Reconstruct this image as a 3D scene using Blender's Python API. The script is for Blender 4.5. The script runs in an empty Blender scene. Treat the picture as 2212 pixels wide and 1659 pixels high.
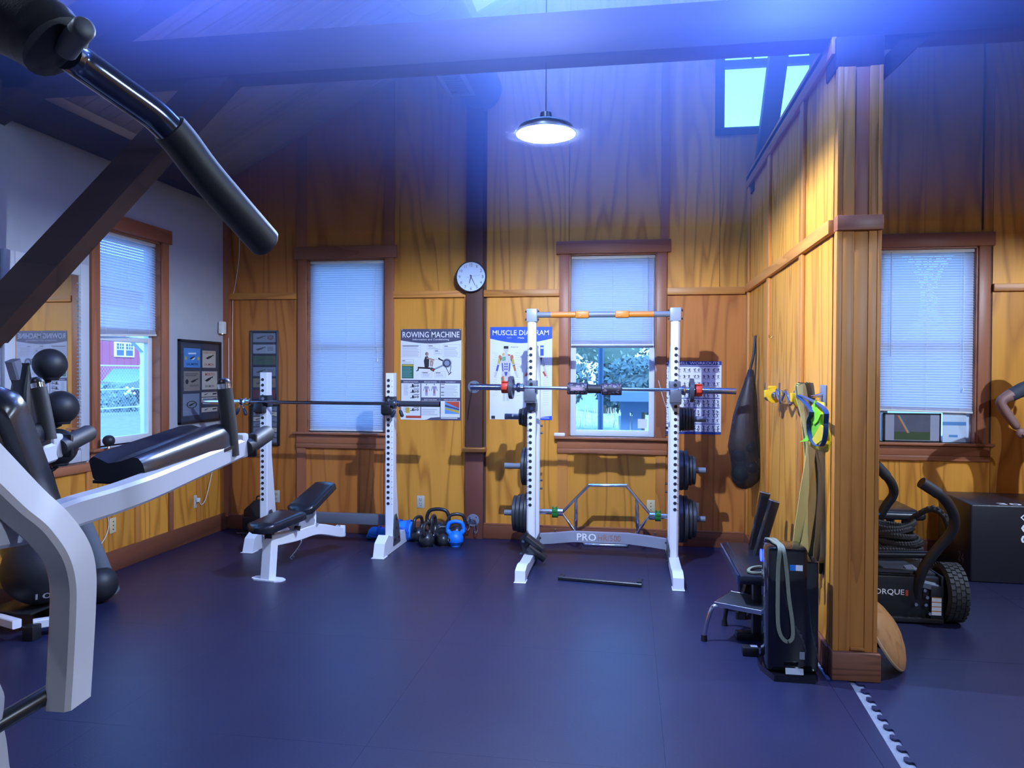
import bpy, bmesh, math, random
from mathutils import Vector as V, Matrix, noise as mnoise

sc = bpy.context.scene
COL = sc.collection
R = math.radians
random.seed(7)

# ------------------------------------------------------------------ camera
FPX, YAW, PIT, ROL, EYE = 1617.35, .155397, .0138849, .0048598, V((0, 0, 1.52))
_f = V((-math.sin(YAW) * math.cos(PIT), math.cos(YAW) * math.cos(PIT), -math.sin(PIT)))
_r = V((math.cos(YAW), math.sin(YAW), 0))
_u = _r.cross(_f)
CR = _r * math.cos(ROL) + _u * math.sin(ROL)
CU = _u * math.cos(ROL) - _r * math.sin(ROL)
CF = _f
cam = bpy.data.cameras.new('camera')
cam.sensor_width = 36
cam.lens = FPX / 2212 * 36
cam.clip_start = .05
cam.clip_end = 300
camo = bpy.data.objects.new('camera', cam)
COL.objects.link(camo)
camo.matrix_world = Matrix(((CR.x, CU.x, -CF.x, EYE.x), (CR.y, CU.y, -CF.y, EYE.y), (CR.z, CU.z, -CF.z, EYE.z), (0, 0, 0, 1)))
sc.camera = camo

def ray(x, y): return CR * (x - 1106) + CU * (829.5 - y) + CF * FPX
def PZ(x, y, z=0.0):
    d = ray(x, y); return EYE + d * ((z - EYE.z) / d.z)
def PY(x, y, Y):
    d = ray(x, y); return EYE + d * (Y / d.y)
def PX(x, y, X):
    d = ray(x, y); return EYE + d * (X / d.x)
def PD(x, y, d): return EYE + ray(x, y) * (d / FPX)

# ------------------------------------------------------------------ world, exposure
w = bpy.data.worlds.new('sky'); sc.world = w; w.use_nodes = True
nt = w.node_tree; nt.nodes.clear()
o_ = nt.nodes.new('ShaderNodeOutputWorld'); bg = nt.nodes.new('ShaderNodeBackground')
tc = nt.nodes.new('ShaderNodeTexCoord'); sp = nt.nodes.new('ShaderNodeSeparateXYZ')
cr_ = nt.nodes.new('ShaderNodeValToRGB')
cr_.color_ramp.elements[0].position = .0; cr_.color_ramp.elements[0].color = (.20, .46, 1, 1)
cr_.color_ramp.elements[1].position = .7; cr_.color_ramp.elements[1].color = (.13, .42, 1, 1)
nt.links.new(tc.outputs['Generated'], sp.inputs[0]); nt.links.new(sp.outputs['Z'], cr_.inputs[0])
nt.links.new(cr_.outputs[0], bg.inputs[0]); nt.links.new(bg.outputs[0], o_.inputs[0])
bg.inputs[1].default_value = 6.5
sc.view_settings.view_transform = 'Standard'
sc.view_settings.look = 'None'
sc.view_settings.exposure = -0.10
sc.view_settings.gamma = 1.0
sc.view_settings.use_curve_mapping = False
sc.cycles.use_denoising = True
sc.cycles.max_bounces = 8
sc.cycles.sample_clamp_indirect = 6
LAMP_W = 540.0
sun = bpy.data.lights.new('sun', 'SUN'); sun.energy = 7.0; sun.color = (.50, .75, 1.0); sun.angle = R(20)
suno = bpy.data.objects.new('sun', sun); COL.objects.link(suno); suno.rotation_euler = (R(52), 0, R(38))
ROOF_FILL_W = 400.0
LAMP_COL = (.60, .75, 1.0)

# ------------------------------------------------------------------ helpers
ROOT = {}
def root_of(o):
    return ROOT.get(o.name, V((0, 0, 0)))
class B:
    """collects shapes into one mesh"""
    def __init__(s): s.bm = bmesh.new()
    def _xf(s, vs, m):
        bmesh.ops.transform(s.bm, matrix=m, verts=vs)
    def box(s, c, sz, rot=None, bev=0, seg=2):
        g = bmesh.ops.create_cube(s.bm, size=1)['verts']
        m = Matrix.Translation(V(c)) @ (rot.to_4x4() if rot is not None else Matrix()) @ Matrix.Diagonal((*sz, 1))
        s._xf(g, m)
        if bev:
            es = list({e for v in g for e in v.link_edges})
            bmesh.ops.bevel(s.bm, geom=es, offset=bev, segments=seg, affect='EDGES', profile=.5)
        return s
    def bb(s, x0, x1, y0, y1, z0, z1, bev=0):
        return s.box(((x0 + x1) / 2, (y0 + y1) / 2, (z0 + z1) / 2), (abs(x1 - x0), abs(y1 - y0), abs(z1 - z0)), bev=bev)
    def rings(s, rs, cap=True, closed=False):
        bm = s.bm
        vr = [[bm.verts.new(p) for p in r] for r in rs]
        n = len(vr[0]); N = len(vr)
        for i in range(N if closed else N - 1):
            a, b = vr[i], vr[(i + 1) % N]
            for j in range(n):
                try: bm.faces.new((a[j], a[(j + 1) % n], b[(j + 1) % n], b[j]))
                except ValueError: pass
        if cap and not closed:
            bm.faces.new(list(reversed(vr[0]))); bm.faces.new(vr[-1])
        return s
    def tube(s, pts, r, seg=10, closed=False, cap=True, up=None, sec=None):
        """round tube (r number or list) or, with sec=[(a,b)..], a swept section; a along side, b along up"""
        pts = [V(p) for p in pts]; n = len(pts)
        rr = r if isinstance(r, (list, tuple)) else [r] * n
        rs = []; prev = None
        for i, p in enumerate(pts):
            if closed: t = (pts[(i + 1) % n] - pts[i - 1])
            else: t = pts[min(i + 1, n - 1)] - pts[max(i - 1, 0)]
            t.normalize()
            if up is not None:
                a = t.cross(V(up))
                if a.length < 1e-5: a = t.orthogonal()
            elif prev is None: a = t.orthogonal()
            else:
                a = prev - t * prev.dot(t)
                if a.length < 1e-6: a = t.orthogonal()
            a.normalize(); b = a.cross(t); prev = a
            if sec is None:
                rs.append([p + a * (math.cos(k * 2 * math.pi / seg) * rr[i]) + b * (math.sin(k * 2 * math.pi / seg) * rr[i]) for k in range(seg)])
            else:
                rs.append([p + a * (q[0] * rr[i]) + b * (q[1] * rr[i]) for q in sec])
        return s.rings(rs, cap, closed)
    def cyl(s, p0, p1, r, r2=None, seg=16):
        return s.tube([p0, p1], [r, r if r2 is None else r2], seg)
    def lathe(s, prof, c, ax=(0, 0, 1), seg=24):
        ax = V(ax).normalized(); a = ax.orthogonal().normalized(); b = ax.cross(a)
        c = V(c); rs = []
        for (r, z) in prof:
            r = max(r, 1e-4)
            rs.append([c + ax * z + a * (r * math.cos(k * 2 * math.pi / seg)) + b * (r * math.sin(k * 2 * math.pi / seg)) for k in range(seg)])
        return s.rings(rs)
    def ball(s, c, r, sc_=(1, 1, 1), seg=20, rot=None):
        g = bmesh.ops.create_uvsphere(s.bm, u_segments=seg, v_segments=max(6, seg // 2), radius=r)['verts']
        s._xf(g, Matrix.Translation(V(c)) @ (rot.to_4x4() if rot is not None else Matrix()) @ Matrix.Diagonal((*sc_, 1)))
        return s
    def prism(s, poly, o, ux, uy, th):
        """poly in (a,b) on axes ux, uy from o, extruded by vector th"""
        o, ux, uy, th = V(o), V(ux), V(uy), V(th)
        f = [o + ux * a + uy * b for a, b in poly]
        bm = s.bm
        v0 = [bm.verts.new(p) for p in f]; v1 = [bm.verts.new(p + th) for p in f]
        n = len(f)
        bm.faces.new(v0); bm.faces.new(list(reversed(v1)))
        for i in range(n):
            bm.faces.new((v0[i], v1[i], v1[(i + 1) % n], v0[(i + 1) % n]))
        return s
    def quad(s, a, b, c, d):
        s.bm.faces.new([s.bm.verts.new(V(p)) for p in (a, b, c, d)]); return s
    def mesh(s, me):
        s.bm.from_mesh(me); return s

def finish(bm, name, m, off, smooth=35):
    bmesh.ops.recalc_face_normals(bm, faces=bm.faces)
    if off.length: bmesh.ops.translate(bm, verts=bm.verts, vec=-off)
    me = bpy.data.meshes.new(name)
    bm.to_mesh(me); bm.free()
    if smooth:
        me.polygons.foreach_set('use_smooth', [True] * len(me.polygons))
        me.set_sharp_from_angle(angle=R(smooth))
    for x in (m if isinstance(m, (list, tuple)) else [m]): me.materials.append(x)
    return me

def tag(o, label=None, cat=None, group=None, kind=None):
    if label: o['label'] = label
    if cat: o['category'] = cat
    if group: o['group'] = group
    if kind: o['kind'] = kind
    return o
def thing(name, label, cat, loc=(0, 0, 0), rz=0, group=None, kind=None):
    o = bpy.data.objects.new(name, None); COL.objects.link(o)
    o.location = loc; o.rotation_euler = (0, 0, rz); o.empty_display_size = .05
    ROOT[o.name] = V(loc) if rz == 0 else V((0, 0, 0))
    return tag(o, label, cat, group, kind)
def struct(name, loc=(0, 0, 0)):
    return thing(name, None, None, loc, kind='structure')
def part(name, b, m, parent=None, label=None, smooth=35, kind=None):
    """links a B as one mesh object; world-space shapes when the thing is unrotated, local ones when it is turned"""
    off = root_of(parent) if parent is not None else V((0, 0, 0))
    o = bpy.data.objects.new(name, finish(b.bm, name, m, off, smooth)); COL.objects.link(o)
    if parent is not None:
        o.parent = parent; ROOT[o.name] = off
    if label: o['label'] = label
    if kind: o['kind'] = kind
    return o
def one(name, b, m, label, cat, loc, group=None, smooth=35, kind=None):
    """a thing that is a single mesh with its origin at loc (shapes given in world space)"""
    o = bpy.data.objects.new(name, finish(b.bm, name, m, V(loc), smooth)); COL.objects.link(o)
    o.location = loc; ROOT[o.name] = V(loc)
    return tag(o, label, cat, group, kind)
def dup(root, loc, rz=None, label=None, group=None):
    def cp(o, par):
        c = o.copy(); COL.objects.link(c)
        if par is not None: c.parent = par
        for ch in list(o.children): cp(ch, c)
        return c
    c = cp(root, None); c.location = loc
    if rz is not None: c.rotation_euler = (0, 0, rz)
    if label: c['label'] = label
    if group: c['group'] = group
    ROOT[c.name] = V(loc)
    return c
def inst(o, name, loc, parent, rot=None):
    """another piece sharing the mesh of o"""
    c = bpy.data.objects.new(name, o.data); COL.objects.link(c); c.parent = parent; c.location = loc
    if rot: c.rotation_euler = rot
    return c
def crom(pts, n=6, closed=False):
    pts = [V(p) for p in pts]; N = len(pts); out = []
    for i in range(N if closed else N - 1):
        g = (lambda k: pts[k % N]) if closed else (lambda k: pts[min(max(k, 0), N - 1)])
        p0, p1, p2, p3 = g(i - 1), g(i), g(i + 1), g(i + 2)
        for j in range(n):
            t = j / n
            out.append(.5 * ((2 * p1) + (p2 - p0) * t + (2 * p0 - 5 * p1 + 4 * p2 - p3) * t * t + (3 * p1 - p0 - 3 * p2 + p3) * t ** 3))
    if not closed: out.append(pts[-1])
    return out
def rsec(w, h, bev=.2):
    """rounded rectangle section"""
    b = min(w, h) * bev; x, y = w / 2, h / 2
    return [(x - b, -y), (x, -y + b), (x, y - b), (x - b, y), (-x + b, y), (-x, y - b), (-x, -y + b), (-x + b, -y)]

_TXT = {}
def text_bm(b, body, o, ux, uy, w, h, bold=.0, lift=None):
    """letters fitted into a w x h box whose lower-left corner is o, on axes ux, uy"""
    key = (body, bold)
    if key not in _TXT:
        cu = bpy.data.curves.new('lettering', 'FONT'); cu.body = body; cu.offset = bold * .28; cu.resolution_u = 2
        to = bpy.data.objects.new('lettering', cu); COL.objects.link(to)
        dg = bpy.context.evaluated_depsgraph_get(); dg.update()
        me = bpy.data.meshes.new_from_object(to.evaluated_get(dg))
        vs = [v.co.copy() for v in me.vertices]; fs = [tuple(p.vertices) for p in me.polygons]
        bpy.data.objects.remove(to); bpy.data.curves.remove(cu); bpy.data.meshes.remove(me)
        x0 = min(v.x for v in vs); x1 = max(v.x for v in vs); y0 = min(v.y for v in vs); y1 = max(v.y for v in vs)
        _TXT[key] = ([((v.x - x0) / (x1 - x0), (v.y - y0) / (y1 - y0)) for v in vs], fs)
    vs, fs = _TXT[key]; o, ux, uy = V(o), V(ux), V(uy)
    lv = [b.bm.verts.new(o + ux * (a * w) + uy * (c * h)) for a, c in vs]
    for f in fs:
        try: b.bm.faces.new([lv[i] for i in f])
        except ValueError: pass
    return b

# ------------------------------------------------------------------ materials
_M = {}
def nn(t, k, **kw):
    n = t.nodes.new(k)
    for a, v in kw.items(): setattr(n, a, v)
    return n
def base(name):
    m = bpy.data.materials.new(name); m.use_nodes = True
    t = m.node_tree; p = t.nodes['Principled BSDF']
    return m, t, p
def mat(name, col, rough=.5, metal=0, spec=.5, var=.06, vscale=8, bump=0, bscale=200, coat=0, emit=0, emcol=None):
    if name in _M: return _M[name]
    m, t, p = base(name)
    tc = nn(t, 'ShaderNodeTexCoord'); no = nn(t, 'ShaderNodeTexNoise')
    no.inputs['Scale'].default_value = vscale; no.inputs['Detail'].default_value = 3
    t.links.new(tc.outputs['Object'], no.inputs['Vector'])
    mx = nn(t, 'ShaderNodeMix', data_type='RGBA')
    mx.inputs[6].default_value = (*[c * (1 - var) for c in col], 1)
    mx.inputs[7].default_value = (*[min(1, c * (1 + var)) for c in col], 1)
    t.links.new(no.outputs[0], mx.inputs[0]); t.links.new(mx.outputs[2], p.inputs['Base Color'])
    p.inputs['Roughness'].default_value = rough; p.inputs['Metallic'].default_value = metal
    p.inputs['Specular IOR Level'].default_value = spec
    if coat: p.inputs['Coat Weight'].default_value = coat
    if bump:
        n2 = nn(t, 'ShaderNodeTexNoise'); n2.inputs['Scale'].default_value = bscale
        t.links.new(tc.outputs['Object'], n2.inputs['Vector'])
        bp = nn(t, 'ShaderNodeBump'); bp.inputs['Strength'].default_value = bump; bp.inputs['Distance'].default_value = .002
        t.links.new(n2.outputs[0], bp.inputs['Height']); t.links.new(bp.outputs[0], p.inputs['Normal'])
    if emit:
        p.inputs['Emission Color'].default_value = (*(emcol or col), 1); p.inputs['Emission Strength'].default_value = emit
    _M[name] = m; return m
def wood(name, c1, c2, c3, axis='Z', freq=9, lines=.35, rough=.42, long=.10, sc_=2.2):
    """plywood / board grain: contour lines of a noise stretched along the axis, plus fine fibre"""
    if name in _M: return _M[name]
    m, t, p = base(name)
    tc = nn(t, 'ShaderNodeTexCoord'); oi = nn(t, 'ShaderNodeObjectInfo')
    mp = nn(t, 'ShaderNodeMapping'); s = [1, 1, 1]; s['XYZ'.index(axis)] = long
    mp.inputs['Scale'].default_value = s
    cb = nn(t, 'ShaderNodeCombineXYZ'); ml = nn(t, 'ShaderNodeMath', operation='MULTIPLY'); ml.inputs[1].default_value = 37.0
    t.links.new(oi.outputs['Random'], ml.inputs[0])
    for i in range(3): t.links.new(ml.outputs[0], cb.inputs[i])
    t.links.new(tc.outputs['Object'], mp.inputs['Vector']); t.links.new(cb.outputs[0], mp.inputs['Location'])
    n1 = nn(t, 'ShaderNodeTexNoise'); n1.inputs['Scale'].default_value = sc_; n1.inputs['Detail'].default_value = 2.5; n1.inputs['Roughness'].default_value = .45
    n1.inputs['Distortion'].default_value = .25
    t.links.new(mp.outputs[0], n1.inputs['Vector'])
    k = nn(t, 'ShaderNodeMath', operation='MULTIPLY'); k.inputs[1].default_value = freq; t.links.new(n1.outputs[0], k.inputs[0])
    fr = nn(t, 'ShaderNodeMath', operation='FRACT'); t.links.new(k.outputs[0], fr.inputs[0])
    rp = nn(t, 'ShaderNodeValToRGB'); e = rp.color_ramp.elements
    e[0].position = 0; e[0].color = (1, 1, 1, 1); e[1].position = 1; e[1].color = (lines, lines, lines, 1)
    q = e.new(.30); q.color = (.12, .12, .12, 1); q = e.new(.8); q.color = (.02, .02, .02, 1)
    t.links.new(fr.outputs[0], rp.inputs[0])
    n2 = nn(t, 'ShaderNodeTexNoise'); n2.inputs['Scale'].default_value = 60; n2.inputs['Detail'].default_value = 2
    mp2 = nn(t, 'ShaderNodeMapping'); s2 = [1, 1, 1]; s2['XYZ'.index(axis)] = .04; mp2.inputs['Scale'].default_value = s2
    t.links.new(tc.outputs['Object'], mp2.inputs['Vector']); t.links.new(mp2.outputs[0], n2.inputs['Vector'])
    a = nn(t, 'ShaderNodeMix', data_type='RGBA'); a.inputs[6].default_value = (*c1, 1); a.inputs[7].default_value = (*c2, 1)
    t.links.new(n2.outputs[0], a.inputs[0])
    b = nn(t, 'ShaderNodeMix', data_type='RGBA'); b.inputs[7].default_value = (*c3, 1)
    lm = nn(t, 'ShaderNodeMath', operation='MULTIPLY'); lm.inputs[1].default_value = .62
    t.links.new(rp.outputs[0], lm.inputs[0]); t.links.new(lm.outputs[0], b.inputs[0]); t.links.new(a.outputs[2], b.inputs[6])
    hs = nn(t, 'ShaderNodeHueSaturation')
    mr = nn(t, 'ShaderNodeMapRange'); mr.inputs[3].default_value = .86; mr.inputs[4].default_value = 1.12
    t.links.new(oi.outputs['Random'], mr.inputs[0]); t.links.new(mr.outputs[0], hs.inputs['Value']); t.links.new(b.outputs[2], hs.inputs['Color'])
    t.links.new(hs.outputs[0], p.inputs['Base Color'])
    p.inputs['Roughness'].default_value = rough; p.inputs['Specular IOR Level'].default_value = .35
    _M[name] = m; return m
def glassmat(name='window glass', tint=(.93, .96, .99)):
    if name in _M: return _M[name]
    m, t, p = base(name)
    out = t.nodes['Material Output']; t.nodes.remove(p)
    tr = nn(t, 'ShaderNodeBsdfTransparent'); gl = nn(t, 'ShaderNodeBsdfGlossy'); gl.inputs['Roughness'].default_value = .02
    fz = nn(t, 'ShaderNodeLayerWeight'); pw = nn(t, 'ShaderNodeMath', operation='POWER'); pw.inputs[1].default_value = 4.5; t.links.new(fz.outputs['Facing'], pw.inputs[0])
    ad = nn(t, 'ShaderNodeMath', operation='MULTIPLY_ADD'); ad.inputs[1].default_value = .5; ad.inputs[2].default_value = .02; t.links.new(pw.outputs[0], ad.inputs[0])
    ms = nn(t, 'ShaderNodeMixShader'); t.links.new(ad.outputs[0], ms.inputs[0])
    t.links.new(tr.outputs[0], ms.inputs[1]); t.links.new(gl.outputs[0], ms.inputs[2]); t.links.new(ms.outputs[0], out.inputs[0])
    tr.inputs[0].default_value = (*tint, 1)
    _M[name] = m; return m
def slatmat():
    if 'blind slat' in _M: return _M['blind slat']
    m, t, p = base('blind slat')
    out = t.nodes['Material Output']
    p.inputs['Base Color'].default_value = (.58, .60, .68, 1); p.inputs['Roughness'].default_value = .45
    tl = nn(t, 'ShaderNodeBsdfTranslucent'); tl.inputs[0].default_value = (.62, .60, .70, 1)
    ms = nn(t, 'ShaderNodeMixShader'); ms.inputs[0].default_value = .42
    t.links.new(p.outputs[0], ms.inputs[1]); t.links.new(tl.outputs[0], ms.inputs[2]); t.links.new(ms.outputs[0], out.inputs[0])
    _M['blind slat'] = m; return m
def rubber(name, col, rough=.42, fleck=.0):
    if name in _M: return _M[name]
    m, t, p = base(name)
    tc = nn(t, 'ShaderNodeTexCoord')
    n1 = nn(t, 'ShaderNodeTexNoise'); n1.inputs['Scale'].default_value = 1.3; n1.inputs['Detail'].default_value = 4
    n2 = nn(t, 'ShaderNodeTexNoise'); n2.inputs['Scale'].default_value = 170; n2.inputs['Detail'].default_value = 2
    n3 = nn(t, 'ShaderNodeTexVoronoi'); n3.inputs['Scale'].default_value = 70
    for n in (n1, n2, n3): t.links.new(tc.outputs['Object'], n.inputs['Vector'])
    mx = nn(t, 'ShaderNodeMix', data_type='RGBA'); mx.inputs[6].default_value = (*[c * .65 for c in col], 1); mx.inputs[7].default_value = (*[c * 1.5 for c in col], 1)
    ad = nn(t, 'ShaderNodeMath', operation='ADD'); t.links.new(n1.outputs[0], ad.inputs[0]); t.links.new(n2.outputs[0], ad.inputs[1])
    hf = nn(t, 'ShaderNodeMath', operation='MULTIPLY'); hf.inputs[1].default_value = .5; t.links.new(ad.outputs[0], hf.inputs[0])
    t.links.new(hf.outputs[0], mx.inputs[0])
    lt = nn(t, 'ShaderNodeMath', operation='LESS_THAN'); lt.inputs[1].default_value = fleck; t.links.new(n3.outputs['Distance'], lt.inputs[0])
    m2 = nn(t, 'ShaderNodeMix', data_type='RGBA'); m2.inputs[7].default_value = (.13, .14, .17, 1)
    t.links.new(lt.outputs[0], m2.inputs[0]); t.links.new(mx.outputs[2], m2.inputs[6]); t.links.new(m2.outputs[2], p.inputs['Base Color'])
    p.inputs['Roughness'].default_value = rough; p.inputs['Specular IOR Level'].default_value = .5
    mr = nn(t, 'ShaderNodeMapRange'); mr.inputs[3].default_value = rough - .06; mr.inputs[4].default_value = rough + .14
    t.links.new(n1.outputs[0], mr.inputs[0]); t.links.new(mr.outputs[0], p.inputs['Roughness'])
    bp = nn(t, 'ShaderNodeBump'); bp.inputs['Strength'].default_value = .25; bp.inputs['Distance'].default_value = .002
    t.links.new(n2.outputs[0], bp.inputs['Height']); t.links.new(bp.outputs[0], p.inputs['Normal'])
    _M[name] = m; return m

PLY = lambda ax='Z': wood('plywood ' + ax, (.66, .275, .034), (.74, .33, .048), (.30, .085, .010), ax, freq=15, lines=.9)
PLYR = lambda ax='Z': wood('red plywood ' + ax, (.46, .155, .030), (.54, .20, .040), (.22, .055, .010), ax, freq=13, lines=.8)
TRIM = lambda ax='Z': wood('stained trim ' + ax, (.34, .122, .056), (.41, .155, .072), (.18, .058, .030), ax, freq=5, rough=.4)
FIR = lambda ax='Z': wood('fir board ' + ax, (.54, .205, .040), (.62, .26, .055), (.27, .085, .016), ax, freq=6, long=.05, sc_=5)
TIMB = lambda ax='Z': wood('dark timber ' + ax, (.050, .026, .020), (.065, .034, .026), (.022, .012, .010), ax, freq=5, rough=.6)
PLANK = lambda ax='X': wood('ceiling plank ' + ax, (.52, .38, .29), (.60, .44, .34), (.26, .16, .11), ax, freq=5, rough=.6, long=.06, sc_=4)
BASEB = lambda ax='X': wood('baseboard ' + ax, (.18, .060, .030), (.23, .08, .040), (.09, .03, .018), ax, freq=5, rough=.4, long=.05)
WHITE_W = mat('painted plaster', (.40, .41, .45), .8, bump=.05, bscale=120)
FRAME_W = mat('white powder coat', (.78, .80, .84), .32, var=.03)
GREY_M = mat('grey powder coat', (.16, .18, .23), .4)
DGREY = mat('dark grey steel', (.075, .082, .10), .42)
CHROME = mat('chrome', (.72, .75, .80), .14, metal=1, var=.03)
BLACK_M = mat('black steel', (.016, .017, .021), .32)
BLACK_P = mat('black plastic', (.012, .012, .015), .38)
VINYL = mat('black vinyl', (.014, .015, .022), .27, bump=.03, bscale=300)
FOAM = mat('black foam', (.018, .019, .024), .55, bump=.1, bscale=400)
IRON = mat('cast iron', (.030, .034, .042), .38, bump=.08, bscale=150)
WPLAST = mat('white plastic', (.75, .74, .70), .4)
SASH = mat('white vinyl sash', (.72, .75, .80), .4)
PAPER = mat('poster paper', (.80, .81, .83), .55, var=.01)
INK = mat('print black', (.02, .02, .024), .6)
# ------------------------------------------------------------------ room constants
D, XL, XP, XQ, XR = 6.78, -3.885, 1.02, 1.22, 6.085
YB = -3.0                                  # wall behind the camera
RX = 1.10
def roof(x): return 3.39 + .52 * (x + 3.84) if x <= RX else 3.39 + .52 * (2 * RX - x + 3.84)
W2, W3, W4 = (-3.05, -2.272), (-.543, .235), (2.09, 2.868)
W1 = (5.0, 5.75)
ZS, ZH = .955, 2.60
ZX, ZY_, ZXn = (1, 0, 0), (0, 0, 1), (0, 1, 0)
def slab(b, x0, x1, z0, z1, y0=D, y1=D + .01):
    return b.bb(x0, x1, y0, y1, z0, z1)

# ------------------------------------------------------------------ floor
fl = struct('floor')
part('subfloor', B().bb(XL - .1, XR + .1, YB - .1, D + .14, -.12, -.010), mat('bare concrete', (.20, .22, .26), .7, var=.25, vscale=60, bump=.2, bscale=90), fl)
MATM = rubber('rubber mat', (.013, .015, .048), .36, .07)
xs = [XL + .002, -3.45, -2.25, -1.05, .15, .985]
ys = [YB, -1.9, -.7, .5, 1.7, 2.9, 4.1, 5.3, 6.5, D - .026]
for i in range(5):
    for j in range(9):
        if j < 0: continue
        x0, x1 = xs[i] + .0004, xs[i + 1] - .0004
        part('rubber_mat', B().box(((x0 + x1) / 2, (ys[j] + ys[j + 1]) / 2, -.005), (x1 - x0, ys[j + 1] - ys[j] - .0008, .010)), MATM, fl)
# filler along the doorway, then the mats of the other room with their puzzle edge
a, b_ = PZ(1838, 1478), PZ(1947, 1659)
def xline(y): return max(.9864, a.x + (b_.x - a.x) * (max(y, 2.85) - a.y) / (b_.y - a.y))
part('rubber_mat', B().prism([(.9862, YB), (xline(YB), YB), (xline(2.85), 2.85), (xline(3.92), 3.92), (.9862, 3.92)], (0, 0, -.010), (1, 0, 0), (0, 1, 0), (0, 0, .010)), MATM, fl)
edge = []
y = YB; pit = .094; xe = .046
while y < 4.02:
    xb = xline(y) + xe
    for dx, dy in ((0, .0), (0, .016), (-.004, .022), (-.020, .018), (-.029, .028), (-.031, .045), (-.027, .060), (-.016, .066), (-.004, .058), (0, .064)):
        edge.append((xb + dx + .018, y + dy))
    y += pit
edge.append((xline(y) + xe + .018, y))
poly = edge + [(edge[-1][0], 4.30), (2.55, 4.30), (2.55, YB)]
part('rubber_mat', B().prism(poly, (0, 0, -.010), (1, 0, 0), (0, 1, 0), (0, 0, .010)), MATM, fl, smooth=0)
for x0, x1, y0, y1 in ((1.245, 2.55, 4.302, 5.55), (1.245, 2.55, 5.552, D - .026), (2.552, 3.8, YB, 4.3), (2.552, 3.8, 4.302, 5.55), (2.552, 3.8, 5.552, D - .026), (3.802, XR, YB, 4.3), (3.802, XR, 4.302, D - .026)):
    part('rubber_mat', B().bb(x0, x1, y0, y1, -.010, 0), MATM, fl)

# ------------------------------------------------------------------ back wall
wb = struct('wall_back')
core = B()
Y0, Y1 = D + .010, D + .15
def cbox(x0, x1, z0, z1): core.bb(x0, x1, Y0, Y1, z0, z1)
cbox(XL - .12, XR + .12, -.1, ZS)
for x0, x1 in ((XL - .12, W2[0]), (W2[1], W3[0]), (W3[1], W4[0]), (W4[1], XR + .12)): cbox(x0, x1, ZS, ZH)
cbox(XL - .12, XR + .12, ZH, 3.36)
CX, CZ = (.775, 1.56), (3.66, 5.0)
def gp(x0, x1, z0):
    pts = [(x0, z0), (x1, z0), (x1, roof(x1) + .1)]
    if x0 < RX < x1: pts.append((RX, roof(RX) + .1))
    pts.append((x0, roof(x0) + .1))
    return pts
core.prism(gp(XL - .12, CX[0], 3.36), (0, Y0, 0), ZX, ZY_, (0, Y1 - Y0, 0))
core.prism(gp(CX[1], XR + .12, 3.36), (0, Y0, 0), ZX, ZY_, (0, Y1 - Y0, 0))
core.prism(gp(CX[0], CX[1], CZ[1]), (0, Y0, 0), ZX, ZY_, (0, Y1 - Y0, 0))
cbox(CX[0], CX[1], 3.36, CZ[0])
part('sheathing', core, mat('dark sheathing', (.10, .05, .03), .7), wb, smooth=0)
def pan(x0, x1, z0, z1):
    part('panel', B().bb(x0 + .002, x1 - .002, D, D + .010, z0, z1), PLYR('Z') if (x0 < W2[0] or (.2 < x0 < .9 and z1 < 2.3)) else PLY('Z'), wb, smooth=0)  # redder wood; left bays also carry the dim corner in their colour
POST = (-1.477, -1.324)
seg = [(XL + .05, W2[0] - .098), (W2[1] + .085, POST[0] - .02), (POST[1] + .02, W3[0] - .088), (W3[1] + .090, XP), (XQ, W4[0] - .10), (W4[1] + .11, 4.1), (4.1, 5.1), (5.1, XR)]
for x0, x1 in seg:
    pan(x0, x1, .125, 2.222)
for x0, x1 in ((W2[0] - .098, W2[1] + .085), (W3[0] - .088, W3[1] + .090), (W4[0] - .10, W4[1] + .11)):
    pan(x0, x1, .125, .80)
def upan(x0, x1, z0):
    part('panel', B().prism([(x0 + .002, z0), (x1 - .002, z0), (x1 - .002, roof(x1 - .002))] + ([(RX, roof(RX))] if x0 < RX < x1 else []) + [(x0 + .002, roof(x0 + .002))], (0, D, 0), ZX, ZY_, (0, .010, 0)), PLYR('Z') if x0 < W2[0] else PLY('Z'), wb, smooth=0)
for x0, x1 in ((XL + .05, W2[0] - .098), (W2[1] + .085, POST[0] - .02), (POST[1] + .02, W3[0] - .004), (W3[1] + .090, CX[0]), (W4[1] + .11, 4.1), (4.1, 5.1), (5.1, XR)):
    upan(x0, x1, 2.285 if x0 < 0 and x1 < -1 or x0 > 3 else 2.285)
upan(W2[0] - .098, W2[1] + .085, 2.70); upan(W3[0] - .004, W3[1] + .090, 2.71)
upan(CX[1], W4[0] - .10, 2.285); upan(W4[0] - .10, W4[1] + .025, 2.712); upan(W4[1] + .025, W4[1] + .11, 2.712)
pan(CX[0], CX[1], 2.285, CZ[0]); upan(CX[0], CX[1], CZ[1])
# horizontal rail over the panel joint
for x0, x1 in ((XL + .05, W2[0] - .098), (W2[1] + .085, POST[0]), (POST[1], W3[0] - .088), (W3[1] + .090, XP - .03), (XQ, W4[0] - .10), (W4[1] + .11, XR)):
    part('rail', B().bb(x0, x1, D - .032, D, 2.222, 2.285, bev=.004), FIR('X'), wb)
# base and cap mouldings
for x0, x1 in ((XL, POST[0] - .01), (POST[1] + .0, XP), (XQ, XR)):
    bo = struct('baseboard_back'); part('board', B().bb(x0, x1, D - .024, D, 0, .125, bev=.004), BASEB('X'), bo)
    part('cap_bead', B().bb(x0, x1, D - .016, D, .126, .142, bev=.004), TRIM('X'), bo)
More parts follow.
